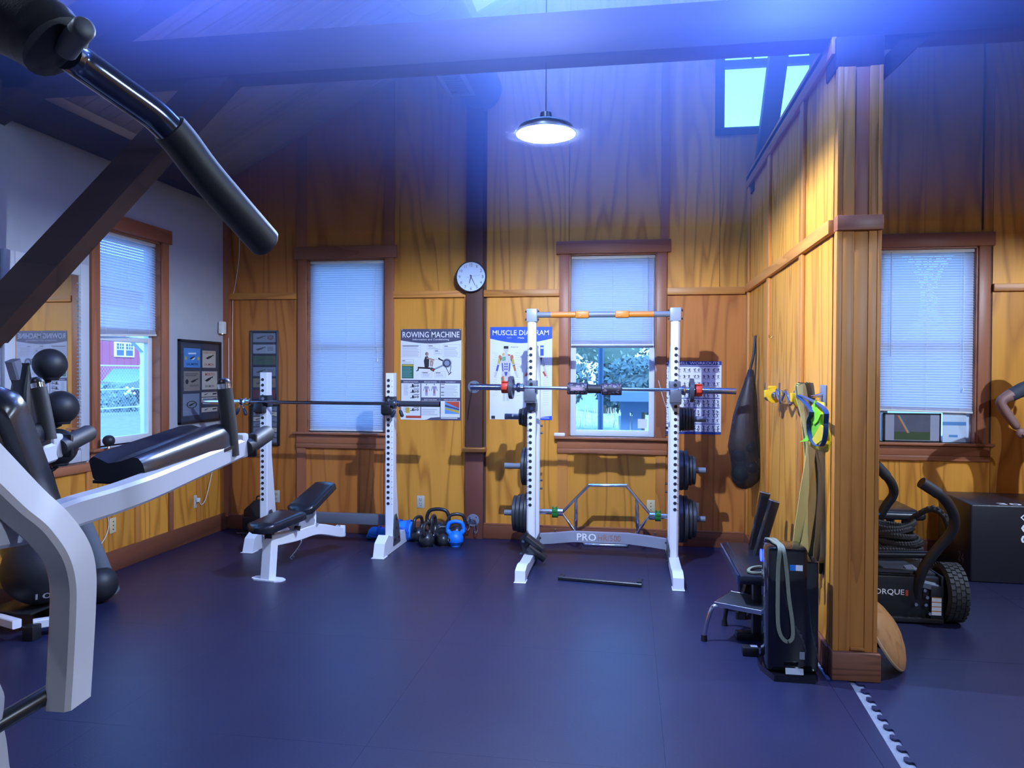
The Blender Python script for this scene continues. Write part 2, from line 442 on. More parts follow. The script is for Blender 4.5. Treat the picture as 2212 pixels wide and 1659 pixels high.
# battens over the left window bays
tr = struct('trim_1')
for x in (W2[0] - .05, W2[1] + .045):
    part('batten', B().bb(x - .045, x + .045, D - .022, D, 2.705, roof(x)), TRIM('Z'), tr)
    part('batten', B().bb(x - .045, x + .045, D - .020, D, .142, .80), TRIM('Z'), tr)
for x in (W3[0] - .05, W3[1] + .045):
    part('batten', B().bb(x - .045, x + .045, D - .012, D, .142, .84), FIR('Z'), tr)
part('batten', B().bb(W3[1] + .03, W3[1] + .10, D - .018, D, 2.715, roof(W3[1])), TRIM('Z'), tr)
part('batten', B().bb(W4[1] + .02, W4[1] + .032, D - .008, D, 2.735, roof(W4[1])), TIMB('Z'), tr)
# timber post on the back wall
po = struct('trim_2')
part('post', B().bb(*POST, D - .085, D + .005, .842, roof(-1.4) + .02, bev=.006), wood('weathered post', (.085, .036, .030), (.10, .045, .036), (.04, .02, .018), 'Z', freq=4, rough=.6), po)
part('post_cap', B().bb(POST[0] - .03, POST[1] + .03, D - .10, D, .800, .842, bev=.005), FIR('X'), po)
part('post_base', B().bb(POST[0] - .012, POST[1] + .006, D - .055, D, 0, .80, bev=.004), mat('brown paint', (.150, .045, .030), .5, var=.1), po)
part('edge_strip', B().bb(POST[0] - .028, POST[0] - .006, D - .03, D, .842, roof(-1.5)), FIR('Z'), po)
cp = struct('trim_3'); part('corner_post', B().bb(XL, XL + .055, D - .055, D, .12, roof(XL)), TRIM('Z'), cp)

# ------------------------------------------------------------------ windows
def window(name, org, ux, un, w, zs=ZS, zh=ZH, depth=.12, cas=.088, apron=.13, upper=None):
    """org: lower-left of the opening on the wall face; ux along the wall, un into the room"""
    s = struct(name)
    o, ux, un, uz = V(org), V(ux), V(un), V((0, 0, 1))
    o = V((o.x, o.y, 0))
    def bx(b, u0, u1, z0, z1, n0, n1, bev=.003):
        c = o + ux * ((u0 + u1) / 2) + un * ((n0 + n1) / 2) + uz * ((z0 + z1) / 2)
        sz = [abs(ux[i]) * (u1 - u0) + abs(un[i]) * (n1 - n0) + (z1 - z0 if i == 2 else 0) for i in range(3)]
        return b.box(c, sz, bev=bev)
    T = TRIM('Z'); TX = TRIM('X' if abs(ux.x) > .5 else 'Y')
    part('side_casing', bx(B(), -cas, 0, zs, zh, -.004, .022), T, s)
    part('side_casing', bx(B(), w, w + cas, zs, zh, -.004, .022), T, s)
    part('head_casing', bx(B(), -cas - .03, w + cas + .03, zh, zh + .115, -.004, .034, .004), TX, s)
    part('stool', bx(B(), -cas - .035, w + cas + .035, zs - .022, zs, -depth, .062, .005), TX, s)
    part('apron', bx(B(), -cas - .012, w + cas + .012, zs - .022 - .085, zs - .022, -.004, .020), TX, s)
    part('apron_moulding', bx(B(), -cas - .012, w + cas + .012, zs - apron - .022, zs - .108, -.004, .030, .006), TX, s)
    part('jamb', bx(bx(bx(B(), -.001, .012, zs, zh, -depth, 0, 0), w - .012, w + .001, zs, zh, -depth, 0, 0), 0, w, zh - .012, zh + .001, -depth, 0, 0), TX, s)
    fr = B()
    for u0, u1, z0, z1, n in ((.012, .06, zs, zh - .012, -.085), (w - .06, w - .012, zs, zh - .012, -.085), (.06, w - .06, zs, zs + .055, -.085), (.06, w - .06, zh - .06, zh - .012, -.085)):
        bx(fr, u0, u1, z0, z1, -.115, -.07, .003)
    part('sash', fr, SASH, s)
    zm = (zs + zh) / 2
    part('meeting_rail', bx(B(), .06, w - .06, zm - .02, zm + .02, -.115, -.07), SASH, s)
    part('pane', bx(bx(B(), .06, w - .06, zs + .055, zm - .02, -.098, -.094, 0), .06, w - .06, zm + .02, zh - .06, -.098, -.094, 0), glassmat(), s)
    return s, bx
def blind(label, org, ux, un, w, zb, n, ztop=ZH - .014, skew=0, wand=None, cord=None, place='', stack=6):
    """venetian blind hung in the opening; every slat a piece"""
    o = V((org[0], org[1], 0)); ux, un = V(ux), V(un)
    c0 = o + ux * (w / 2) + un * (-.035)
    t = thing('venetian_blind', label, 'blind', (c0.x, c0.y, zb), group=None)
    def bx(b, u0, u1, z0, z1, n0, n1, bev=.002, tilt=0):
        c = o + ux * ((u0 + u1) / 2) + un * ((n0 + n1) / 2) + V((0, 0, (z0 + z1) / 2))
        sz = [abs(ux[i]) * (u1 - u0) + abs(un[i]) * (n1 - n0) + (z1 - z0 if i == 2 else 0) for i in range(3)]
        return b.box(c, sz, bev=bev)
    part('headrail', bx(B(), .016, w - .016, ztop - .028, ztop, -.062, -.030), WPLAST, t)
    z0, z1 = zb + .020, ztop - .036
    ns = n
    # one slat mesh about its own centre, tilted almost shut and slightly curved
    sb = B(); hw = .0125; tl = R(62)
    hl = w / 2 - .018
    sec = []
    for k in range(5):
        q = -hw + 2 * hw * k / 4; bow = .0022 * (1 - (q / hw) ** 2)
        sec.append((q * math.cos(tl) + bow * math.sin(tl), q * math.sin(tl) - bow * math.cos(tl)))
    top = [ux * -hl + un * -a + V((0, 0, c)) for a, c in sec]; 
    for k in range(4):
        a_, b_ = sec[k], sec[k + 1]
        P = lambda u, q: ux * u + un * (-q[0]) + V((0, 0, q[1]))
        sb.quad(P(-hl, a_), P(hl, a_), P(hl, b_), P(-hl, b_))
    bmesh.ops.remove_doubles(sb.bm, verts=sb.bm.verts, dist=1e-5)
    me = finish(sb.bm, 'slat', slatmat(), V((0, 0, 0)), 60)
    for k in range(ns):
        f = (k + .5) / ns
        z = z0 + (z1 - z0) * f if k >= stack else z0 + .0045 * k
        if k >= stack: 
            zz = z0 + .0045 * stack
            z = zz + (z1 - zz) * ((k - stack + .5) / (ns - stack))
        so = bpy.data.objects.new('slat', me); COL.objects.link(so); so.parent = t
        so.location = (0, 0, z - zb)
        a = skew * max(0, 1 - 3.0 * f) if skew else 0
        rot = Matrix.Rotation(a, 3, -un)
        so.rotation_euler = rot.to_euler()
    rb = bx(B(), -w / 2 + .016, w / 2 - .016, -.011, .011, -.0145, .0145, .004) if False else B()
    c = c0.copy(); c.z = zb + .008
    sz = [abs(ux[i]) * (w - .034) + abs(un[i]) * .028 + (.016 if i == 2 else 0) for i in range(3)]
    rb.box(c, sz, rot=Matrix.Rotation(skew, 3, -un), bev=.004)
    part('bottom_rail', rb, WPLAST, t)
    for u in (.13 * w + .02, .5 * w, .87 * w - .02):
        p = o + ux * u + un * -.022
        part('ladder_cord', B().tube([p + V((0, 0, zb + .01)), p + V((0, 0, ztop - .03))], .0012, 5), WPLAST, t)
    if wand:
        p = o + ux * wand[0] + un * -.012
        part('tilt_wand', B().tube([p + V((0, 0, ztop - .02)), p + V((.004, 0, wand[1]))], .0035, 6), mat('clear wand', (.45, .50, .58), .2), t)
    if cord:
        part('pull_cord', B().tube(crom(cord, 5), .0022, 5), WPLAST, t)
        part('cord_tassel', B().cyl(cord[-1], V(cord[-1]) + V((0, 0, -.03)), .005, .008, 8), WPLAST, t)
    return t
BX, BN = (1, 0, 0), (0, -1, 0)
window('window_2', (W2[0], D, 0), BX, BN, W2[1] - W2[0])
window('window_3', (W3[0], D, 0), BX, BN, W3[1] - W3[0])
window('window_4', (W4[0], D, 0), BX, BN, W4[1] - W4[0])
window('window_1', (XL, W1[0], 0), (0, 1, 0), (1, 0, 0), W1[1] - W1[0])
blind('white venetian blind let right down to the sill behind the squat stand', (W2[0], D), BX, BN, W2[1] - W2[0], .962, 74, stack=0, cord=[(W2[1] - .10, D + .02, 2.56), (W2[1] - .10, D + .018, 1.9), (W2[1] - .085, D + .018, 1.66)])
blind('white venetian blind half raised over the grassy view behind the power rack', (W3[0], D), BX, BN, W3[1] - W3[0], 1.775, 44, stack=6, wand=(.70, 2.05), cord=[(W3[1] - .03, D + .02, 2.56), (W3[1] - .025, D + .015, 1.75), (W3[1] + .05, D - .04, 1.35), (W3[1] + .14, D - .06, 1.10)])
blind('white venetian blind hanging crooked over the window with the rainbow picture', (W4[0], D), BX, BN, W4[1] - W4[0], 1.21, 64, stack=4, skew=R(1.2), wand=(.10, 1.68), cord=[(W4[1] - .10, D + .02, 2.56), (W4[1] - .10, D + .015, 1.7), (W4[1] - .10, D + .012, 1.42)])
blind('white venetian blind half raised on the left wall over the view of the red house', (XL, W1[0]), (0, 1, 0), (1, 0, 0), W1[1] - W1[0], 1.80, 40, stack=8, skew=R(-3.0))
# clerestory window high in the gable
s5 = struct('window_5')
f5 = B(); xa, xb = CX; za, zb = CZ
for x0, x1, z0, z1 in ((xa, xa + .035, za, zb), (xb - .035, xb, za, zb), (xa, xb, za, za + .03), (xa, xb, zb - .03, zb), (xa, xb, 4.215, 4.275)):
    f5.bb(x0, x1, D + .03, D + .09, z0, z1)
part('sash', f5, mat('dark sash', (.05, .05, .07), .5), s5)
m5 = B()
for k in (1, 2):
    x = xa + .035 + (xb - xa - .07) * k / 3
    m5.bb(x - .009, x + .009, D + .045, D + .075, 4.275, zb)
for z in (4.42, 4.68): m5.bb(xa, xb, D + .045, D + .075, z - .010, z + .010)
part('muntin', m5, _M['dark sash'], s5)
part('pane', B().bb(xa + .02, xb - .02, D + .058, D + .062, za + .02, zb - .02), glassmat('tinted glass', (.95, .97, .97)), s5)
part('casing', B().bb(xa - .05, xa, D - .02, D, za - .05, zb).bb(xb, xb + .05, D - .02, D, za - .05, zb).bb(xa - .05, xb + .05, D - .02, D, za - .05, za), TIMB('Z'), s5)

# ------------------------------------------------------------------ left wall
wl = struct('wall_left')
lw = B()
def lb(y0, y1, z0, z1): lw.bb(XL - .14, XL, y0, y1, z0, z1)
lb(YB - .1, D + .14, -.1, ZS); lb(YB - .1, W1[0], ZS, ZH); lb(W1[1], D + .14, ZS, ZH); lb(YB - .1, D + .14, ZH, 3.40)
part('plaster', lw, WHITE_W, wl, smooth=0)
yb = [YB, -1.8, -.6, .6, 1.8, 3.0, 4.2, W1[0] - .12, 5.42, 5.86, 6.28, D - .06]
for i in range(len(yb) - 1):
    part('panel', B().bb(XL, XL + .012, yb[i] + .002, yb[i + 1] - .002, .16, .80), PLY('Z'), wl, smooth=0)
for y in yb[1:-1]:
    part('batten', B().bb(XL, XL + .028, y - .03, y + .03, .16, .80, bev=.003), FIR('Z') if y != 5.86 else TRIM('Z'), wl)
part('chair_rail', B().bb(XL, XL + .04, YB, W1[0] - .11, .80, .86, bev=.004), TRIM('Y'), wl)
part('chair_rail', B().bb(XL, XL + .03, W1[1] + .11, D - .06, .80, .84, bev=.004), TRIM('Y'), wl)
bl = struct('baseboard_left'); part('board', B().bb(XL, XL + .026, YB, D, 0, .16, bev=.004), BASEB('Y'), bl)
# other walls, behind the camera and at the far right
wf = struct('wall_front'); part('plaster', B().prism(gp(XL - .12, XR + .12, -.1), (0, YB, 0), ZX, ZY_, (0, -.12, 0)), WHITE_W, wf, smooth=0)
wr = struct('wall_right'); part('plaster', B().bb(XR, XR + .12, YB - .1, D + .14, -.1, 3.42), PLY('Z'), wr, smooth=0)

# ------------------------------------------------------------------ ceiling, boards laid up the slope
ce = struct('ceiling')
for sg in (-1, 1):
    xe_ = XL - .12 if sg < 0 else XR + .12
    z0, z1 = roof(xe_) + .022, roof(RX) + .022
    part('deck', B().prism([(xe_, z0), (RX, z1), (RX, z1 + .12), (xe_, z0 + .12)], (0, YB - .12, 0), ZX, ZY_, (0, D + .26 - YB, 0)), mat('roof deck', (.10, .07, .05), .8), ce, smooth=0)
    ang = math.atan(.52) * (-sg)
    ln = (RX - XL) / math.cos(ang)
    ya = YB + .0
    pw = .142
    pb = B().box((0, 0, 0), (ln, pw - .009, .018), bev=.004, seg=1)
    me = finish(pb.bm, 'plank', PLANK('X'), V((0, 0, 0)), 0)
    xm = (xe_ + .12 * (-sg) * (-1 if sg < 0 else -1) + RX) / 2 if False else ((XL + RX) / 2 if sg < 0 else (XR + RX) / 2)
    for k in range(int((D - YB) / pw)):
        o = bpy.data.objects.new('plank', me); COL.objects.link(o); o.parent = ce
        o.location = (xm, D - pw * (k + .5), roof(xm) + .009)
        o.rotation_euler = (0, ang if sg > 0 else ang, 0)
        o.rotation_euler = (0, -math.atan(.52) if sg < 0 else math.atan(.52), 0)

# ------------------------------------------------------------------ timber frame
tb = struct('trim_4'); YT = 3.99
part('tie_beam', B().bb(XL, XR, YT, YT + .18, 3.212, 3.445, bev=.008), TIMB('X'), tb)
part('rafter', B().prism([(XL, 3.06), (RX, 3.453 + .533 * (RX + 3.13)), (RX, roof(RX)), (XL, roof(XL))], (0, YT, 0), ZX, ZY_, (0, .18, 0)), TIMB('X'), tb)
part('rafter', B().prism([(XR, 3.06), (RX, 3.453 + .533 * (RX + 3.13)), (RX, roof(RX)), (XR, roof(XR))], (0, YT, 0), ZX, ZY_, (0, .18, 0)), TIMB('X'), tb)
part('knee_brace', B().prism([(-2.524, 3.212), (-2.28, 3.212), (XL, 1.665), (XL, 1.96)], (0, YT + .015, 0), ZX, ZY_, (0, .15, 0)), TIMB('X'), tb)
part('king_post', B().bb(RX - .09, RX + .09, YT + .01, YT + .17, 3.445, roof(RX) - .3, bev=.006), TIMB('Z'), tb)
part('knee_brace', B().prism([(1.235, 3.10), (1.34, 3.212), (1.46, 3.212), (1.235, 2.99)], (0, YT + .03, 0), ZX, ZY_, (0, .12, 0)), TIMB('X'), tb)
st = struct('trim_5')
q = [PY(1671, 60, 6.5), PY(1712, 60, 6.5), PY(1675, 330, 6.5), PY(1637, 330, 6.5)]
q[2] = q[2] + (q[2] - q[1]) * .3; q[3] = q[3] + (q[3] - q[0]) * .3
q[0] = q[0] + (q[0] - q[3]) * 1.0; q[1] = q[1] + (q[1] - q[2]) * 1.0
part('strut', B().prism([(p.x, p.z) for p in q], (0, 6.5, 0), ZX, ZY_, (0, .14, 0)), TIMB('Z'), st)
pl = struct('trim_6'); part('wall_plate', B().bb(XL, XL + .15, YB, D, 3.108, 3.275, bev=.008), TIMB('Y'), pl)
part('cove_board', B().bb(XL, XL + .10, YB, D, 3.276, 3.36), PLANK('Y'), pl)
pl2 = struct('trim_7'); part('wall_plate', B().bb(XR - .15, XR, YB, D, 3.108, 3.275, bev=.008), TIMB('Y'), pl2)

# ------------------------------------------------------------------ partition with battens, rail, cap and end column
wp = struct('wall_partition')
part('studs', B().bb(XP + .012, XQ - .012, 4.0, D, 0, 3.20), mat('dark sheathing', (.1, .05, .03)), wp, smooth=0)
bt = (4.03, 4.68, 5.76, 6.72)
for i in range(3):
    for z0, z1 in ((.14, 2.235), (2.305, 3.14)):
        part('panel', B().bb(XP, XP + .012, bt[i] + .002, bt[i + 1] - .002, z0, z1), PLY('Z'), wp, smooth=0)
        part('panel', B().bb(XQ - .012, XQ, bt[i] + .002, bt[i + 1] - .002, z0, z1), PLY('Z'), wp, smooth=0)
for y in bt[1:]:
    part('batten', B().bb(XP - .020, XP, y - .045, y + .045, .14, 2.235, bev=.003), FIR('Z'), wp)
    part('batten', B().bb(XP - .020, XP, y - .045, y + .045, 2.305, 3.135, bev=.003), FIR('Z'), wp)
part('rail', B().bb(XP - .032, XP, 4.0, D - .033, 2.235, 2.305, bev=.004), FIR('Y'), wp)
part('cap_board', B().bb(XP - .026, XP, 3.99, D, 3.135, 3.26, bev=.004), FIR('Y'), wp)
part('top_cap', B().bb(XP - .026, XQ + .02, 4.175, D, 3.20, 3.235), FIR('Y'), wp)
bp_ = struct('baseboard_partition'); part('board', B().bb(XP - .022, XP, 4.0, D - .025, 0, .14, bev=.004), BASEB('Y'), bp_)
co = struct('trim_8')
YC = 3.94
part('core', B().bb(XP + .002, XQ - .002, YC + .03, 4.02, 0, 3.05), FIR('Z'), co, smooth=0)
for z0, z1 in ((.14, 2.238), (2.312, 3.05)):
    for x0, x1, dy in ((XP - .005, XP + .022, 0), (XP + .023, XP + .078, .004), (XP + .079, XP + .146, .016 if z0 > 1 else .010), (XP + .147, XP + .186, .004), (XP + .187, XQ + .006, 0)):
        part('face_board', B().bb(x0, x1, YC + dy, YC + .045, z0, z1, bev=.002), FIR('Z') if (z0 < 1 or abs(dy - .016) > .001) else TRIM('Z'), co)
part('band', B().bb(XP - .008, XQ + .010, YC - .018, YC + .05, 2.238, 2.312, bev=.004), TRIM('X'), co)
part('base_block', B().bb(XP - .012, XQ + .018, YC - .026, 4.04, 0, .14, bev=.005), wood('worn base', (.20, .075, .035), (.26, .10, .05), (.05, .02, .012), 'X', freq=12, lines=.9, rough=.6, long=.05, sc_=6), co)
part('corbel', B().bb(XP - .01, XQ + .02, YC + .03, 4.17, 3.05, 3.212, bev=.006), TIMB('Z'), co)
part('wood_tag', B().bb(1.10, 1.165, YC - .006, YC + .004, .150, .160), FIR('X'), co)
# ------------------------------------------------------------------ flat print helper
class Sheet:
    """a printed sheet; a runs 0..1 left to right, b 0..1 top to bottom"""
    def __init__(s, tl, ux, n, w, h):
        s.tl, s.ux, s.n, s.w, s.h = V(tl), V(ux), V(n), w, h; s.uy = V((0, 0, 1)); s.k = 0
    def p(s, a, b, l=1): return s.tl + s.ux * (a * s.w) - s.uy * (b * s.h) + s.n * (.0004 * l)
    def rect(s, B_, a0, b0, a1, b1, l=1):
        B_.quad(s.p(a0, b1, l), s.p(a1, b1, l), s.p(a1, b0, l), s.p(a0, b0, l)); return B_
    def poly(s, B_, pts, l=1):
        B_.bm.faces.new([B_.bm.verts.new(s.p(a, b, l)) for a, b in pts]); return B_
    def line(s, B_, a0, b0, a1, b1, t=.004, l=2):
        d = V(((a1 - a0) * s.w, (b1 - b0) * s.h, 0)); n = V((-d.y, d.x, 0)).normalized() * t * s.w / 2
        da, db = n.x / s.w, n.y / s.h
        return s.poly(B_, [(a0 - da, b0 - db), (a1 - da, b1 - db), (a1 + da, b1 + db), (a0 + da, b0 + db)], l)
    def ell(s, B_, a, b, ra, rb, l=2, n=16):
        return s.poly(B_, [(a + ra * math.cos(k * 2 * math.pi / n), b + rb * math.sin(k * 2 * math.pi / n)) for k in range(n)], l)
    def ring(s, B_, a, b, ra, rb, t, l=3, n=20):
        for k in range(n):
            x0, x1 = k * 2 * math.pi / n, (k + 1) * 2 * math.pi / n
            s.poly(B_, [(a + ra * math.cos(x0), b + rb * math.sin(x0)), (a + ra * math.cos(x1), b + rb * math.sin(x1)), (a + ra * t * math.cos(x1), b + rb * t * math.sin(x1)), (a + ra * t * math.cos(x0), b + rb * t * math.sin(x0))], l)
        return B_
    def text(s, B_, body, a0, b0, a1, b1, bold=.02, l=3):
        return text_bm(B_, body, s.p(a0, b1, l), s.ux, s.uy, (a1 - a0) * s.w, (b1 - b0) * s.h, bold)
    def lines(s, B_, a0, b0, a1, b1, n, l=2, t=.35):
        rnd = random.Random(int(a0 * 1000 + b0 * 77)); 
        for k in range(n):
            y = b0 + (b1 - b0) * (k + .2) / n; h = (b1 - b0) / n * t
            s.rect(B_, a0, y, a1 - rnd.random() * .25 * (a1 - a0), y + h, l)
        return B_
    def sheetpart(s, par, m, th=.0006, curl=0):
        b = B(); 
        f = [s.p(0, 1, 0), s.p(1, 1, 0), s.p(1, 0, 0), s.p(0, 0, 0)]
        b.prism([(0, 0), (s.w, 0), (s.w, s.h), (0, s.h)], s.p(0, 1, 0), s.ux, s.uy, s.n * -th)
        return part('sheet', b, m, par, smooth=0)
def flat(name, b, m, par): return part(name, b, m, par, smooth=0, kind='stuff' if name in ('header_band', 'small_print', 'yellow_print', 'frame_lines', 'caption_lines', 'exercise_figures', 'stroke_figures', 'benefit_lines', 'dark_print', 'muscle_figures', 'muscle_green', 'muscle_yellow', 'muscle_orange', 'muscle_blue', 'muscle_red') else None)
PURP = mat('print slate', (.075, .078, .14), .55); GREYT = mat('print grey', (.36, .37, .43), .6)
PRED = mat('print red', (.52, .07, .035), .55); PBLUE = mat('print blue', (.02, .10, .52), .5); PNAVY = mat('print navy', (.02, .05, .24), .5)
PGRN = mat('print green', (.03, .14, .075), .55); PYEL = mat('print yellow', (.60, .44, .05), .55); PSKIN = mat('print skin', (.42, .26, .19), .6)
PWHITE = mat('print white', (.86, .87, .90), .55, var=.01); PSKY = mat('print sky blue', (.13, .32, .68), .5); PTEAL = mat('print teal', (.12, .30, .32), .5)

# rowing poster
t = thing('poster', 'white and slate poster headed ROWING MACHINE with a man rowing', 'poster', (-1.83, D - .003, 1.084))
s = Sheet((-2.119, D - .003, 1.932), (1, 0, 0), (0, -1, 0), .581, .848)
s.sheetpart(t, PAPER)
hd = B(); pts = [(0, 0), (1, 0), (1, .125)] + [(1 - k / 12, .125 + .035 * math.sin(math.pi * k / 12)) for k in range(1, 12)] + [(0, .125)]
s.poly(hd, pts, 1)
for a0, a1, b0, b1 in ((.01, .33, .565, .597), (.345, .65, .565, .597), (.665, .98, .565, .597), (.345, .65, .762, .79), (.665, .98, .762, .79)): s.rect(hd, a0, b0, a1, b1, 2)
s.poly(hd, [(.44, .995), (.50, .975), (.62, .968), (1, .968), (1, 1), (.40, 1)], 1)
flat('header_band', hd, PURP, t)
frm = B()
for a0, b0, a1, b1 in ((0, .56, 1, .565), (0, .565, .010, .97), (.33, .565, .345, .97), (.652, .565, .665, .97), (.98, .565, 1, .97), (.345, .752, .98, .762)): s.rect(frm, a0, b0, a1, b1, 1)
flat('frame_lines', frm, PURP, t)
tx = B(); s.text(tx, 'ROWING MACHINE', .03, .030, .97, .094, .03); s.text(tx, 'Information and Conditioning', .20, .105, .80, .130, .0)
s.text(tx, 'PHASES OF THE STROKE', .05, .575, .29, .588, .01); s.text(tx, 'MUSCLES WORKED', .395, .575, .60, .588, .01); s.text(tx, 'THE WORKOUT', .74, .575, .91, .588, .01)
s.text(tx, 'SELECT YOUR ZONE', .39, .770, .60, .783, .01); s.text(tx, 'HEART RATE ZONE', .72, .770, .93, .783, .01)
s.rect(tx, .67, .974, .94, .982, 3)
flat('lettering', tx, PWHITE, t)
bx_ = B()
for a0, b0, a1, b1, n in ((.03, .195, .31, .305, 9), (.46, .195, .62, .222, 2), (.565, .245, .665, .280, 2), (.715, .20, .96, .305, 9), (.03, .36, .20, .382, 2), (.36, .49, .50, .525, 3), (.58, .49, .72, .525, 3), (.67, .62, .95, .745, 10), (.05, .61, .13, .735, 10), (.36, .88, .62, .955, 4), (.05, .85, .14, .92, 4)): s.lines(bx_, a0, b0, a1, b1, n, 2, .30)
for a0, b0, a1, b1 in ((.02, .175, .33, .31), (.44, .172, .64, .224), (.555, .228, .68, .283), (.70, .172, .98, .31), (.02, .335, .215, .386), (.345, .468, .52, .53), (.565, .468, .74, .53)):
    for q in ((a0, b0, a1, b0), (a0, b1, a1, b1), (a0, b0, a0, b1), (a1, b0, a1, b1)): s.line(bx_, *q, t=.003)
flat('small_print', bx_, GREYT, t)
hb = B()
for a0, b0, a1 in ((.03, .183, .30), (.46, .182, .53), (.57, .236, .62), (.72, .186, .78), (.03, .346, .075), (.36, .477, .45), (.58, .477, .66), (.67, .603, .73), (.67, .637, .72), (.67, .692, .72), (.67, .723, .72)): s.rect(hb, a0, b0, a1, b0 + .007, 3)
# rower and machine
for q in ((.285, .425, .50, .432, .028), (.30, .425, .285, .46, .02), (.26, .462, .30, .452, .014), (.50, .435, .56, .455, .05), (.63, .325, .70, .35, .022), (.625, .318, .645, .33, .02), (.74, .41, .80, .49, .010), (.835, .40, .815, .475, .010), (.79, .505, .84, .472, .014)): s.line(hb, *q[:4], t=q[4], l=3)
s.poly(hb, [(.385, .35), (.41, .302), (.45, .30), (.475, .33), (.47, .41), (.455, .425), (.40, .425)], 3)
s.ell(hb, .435, .275, .026, .020, 4)
s.ring(hb, .765, .375, .062, .040, .72, 4)
flat('rower_shirt', hb, INK, t)
gy = B(); s.line(gy, .55, .445, .72, .395, .026, 2); s.ell(gy, .765, .375, .078, .051, 2, 20); s.line(gy, .56, .33, .70, .345, .004, 3)
s.ring(gy, .765, .375, .045, .030, .5, 5)
flat('rowing_machine_print', gy, mat('print steel', (.25, .29, .40), .5), t)
sk = B(); s.ell(sk, .44, .278, .018, .020, 5); s.line(sk, .43, .318, .56, .342, .022, 5); s.line(sk, .49, .35, .535, .36, .03, 4); s.line(sk, .535, .36, .52, .415, .022, 4); s.line(sk, .50, .36, .495, .41, .022, 4)
flat('rower_skin', sk, PSKIN, t)
s_ = B(); s.rect(s_, .02, .388, .215, .545, 2); flat('benefits_box', s_, PGRN, t)
s_ = B(); s.rect(s_, .03, .393, .21, .408, 3); s.rect(s_, .085, .865, .15, .925, 3)
for a0, b0, a1 in ((.35, .83, .63), (.35, .85, .63)): s.rect(s_, a0, b0, a1, b0 + .006, 3)
s.poly(s_, [(.735, .865), (.97, .895), (.97, .925), (.735, .88)], 5); flat('yellow_print', s_, PYEL, t)
s_ = B(); s.lines(s_, .03, .418, .20, .535, 9, 3, .5); flat('benefit_lines', s_, PTEAL, t)
s_ = B(); s.rect(s_, .735, .795, .97, .93, 3); flat('zone_chart_blue', s_, PSKY, t)
s_ = B(); s.poly(s_, [(.735, .795), (.97, .795), (.97, .87), (.735, .80)], 4); s.rect(s_, .09, .955, .345, .982, 3); s.line(s_, .515, .445, .55, .452, .02, 6); flat('zone_chart_red', s_, PRED, t)
s_ = B(); s.poly(s_, [(.735, .828), (.97, .875), (.97, .89), (.735, .852)], 4); flat('zone_chart_violet', s_, PURP, t)
s_ = B()
for k, b0 in enumerate((.605, .665, .725, .865)):
    s.ring(s_, .285, b0 + .022, .020, .013, .45, 4, 12); s.line(s_, .16, b0 + .035, .20, b0 + .033, .01, 3); s.line(s_, .20, b0 + .036, .26, b0 + .026, .012, 3)
    s.poly(s_, [(.185, b0 + .03), (.19 + .006 * k, b0), (.21, b0 + .002), (.225, b0 + .03)], 3); s.line(s_, .20, b0 + .012, .255, b0 + .018, .008, 3); s.rect(s_, .22, b0 - .006, .31, b0, 3)
flat('stroke_figures', s_, INK, t)
s_ = B()
for a in (.43, .56):
    s.ell(s_, a, .61, .012, .010, 3, 10); s.poly(s_, [(a - .03, .63), (a + .03, .63), (a + .02, .67), (a + .018, .735), (a + .004, .735), (a, .69), (a - .004, .735), (a - .018, .735), (a - .02, .67)], 3)
    s.line(s_, a - .03, .632, a - .05, .68, .012, 3); s.line(s_, a + .03, .632, a + .05, .68, .012, 3)
flat('muscle_figures', s_, mat('print mauve', (.30, .28, .42), .6), t)
s_ = B(); s.ell(s_, .43, .68, .018, .016, 4, 10); s.rect(s_, .548, .675, .572, .705, 4); flat('muscle_red', s_, mat('print rust', (.40, .15, .13), .6), t)
part('pushpin', B().ball(s.p(.02, .008, 3), .005, seg=8).ball(s.p(.98, .008, 3), .005, seg=8).ball(s.p(.49, .012, 3), .004, seg=8), WPLAST, t)

# muscle poster
t = thing('poster', 'white poster with a blue band headed MUSCLE DIAGRAM behind the power rack', 'poster', (-.98, D - .003, 1.10))
s = Sheet((-1.267, D - .003, 1.947), (1, 0, 0), (0, -1, 0), .573, .848)
s.sheetpart(t, PAPER)
hd = B(); s.poly(hd, [(0, 0), (1, 0), (1, .125)] + [(1 - k / 12, .125 + .05 * math.sin(math.pi * k / 12)) for k in range(1, 12)] + [(0, .125)], 1)
s.poly(hd, [(.70, .985), (.85, .968), (1, .955), (1, 1), (.66, 1)], 1); s.rect(hd, .81, .20, .865, .31, 2)
flat('header_band', hd, mat('print royal blue', (.015, .085, .62), .45), t)
tx = B(); s.text(tx, 'MUSCLE DIAGRAM', .04, .035, .945, .090, .03); s.text(tx, 'Male', .45, .108, .55, .127, .0, 3); s.rect(tx, .27, .115, .35, .118, 3); s.rect(tx, .815, .22, .86, .235, 3); s.rect(tx, .80, .975, .96, .981, 3)
flat('lettering', tx, PWHITE, t)
s_ = B(); s.text(s_, 'Anterior', .335, .208, .46, .224, .01)
for cx, sd in ((.26, 0), (.74, 1)):
    s.poly(s_, [(cx - .040, .222), (cx - .036, .206), (cx + .036, .206), (cx + .040, .222), (cx + .036, .235), (cx - .036, .235)], 5)
s.rect(s_, .025, .962, .085, .995, 2)
flat('dark_print', s_, INK, t)
bd = B()
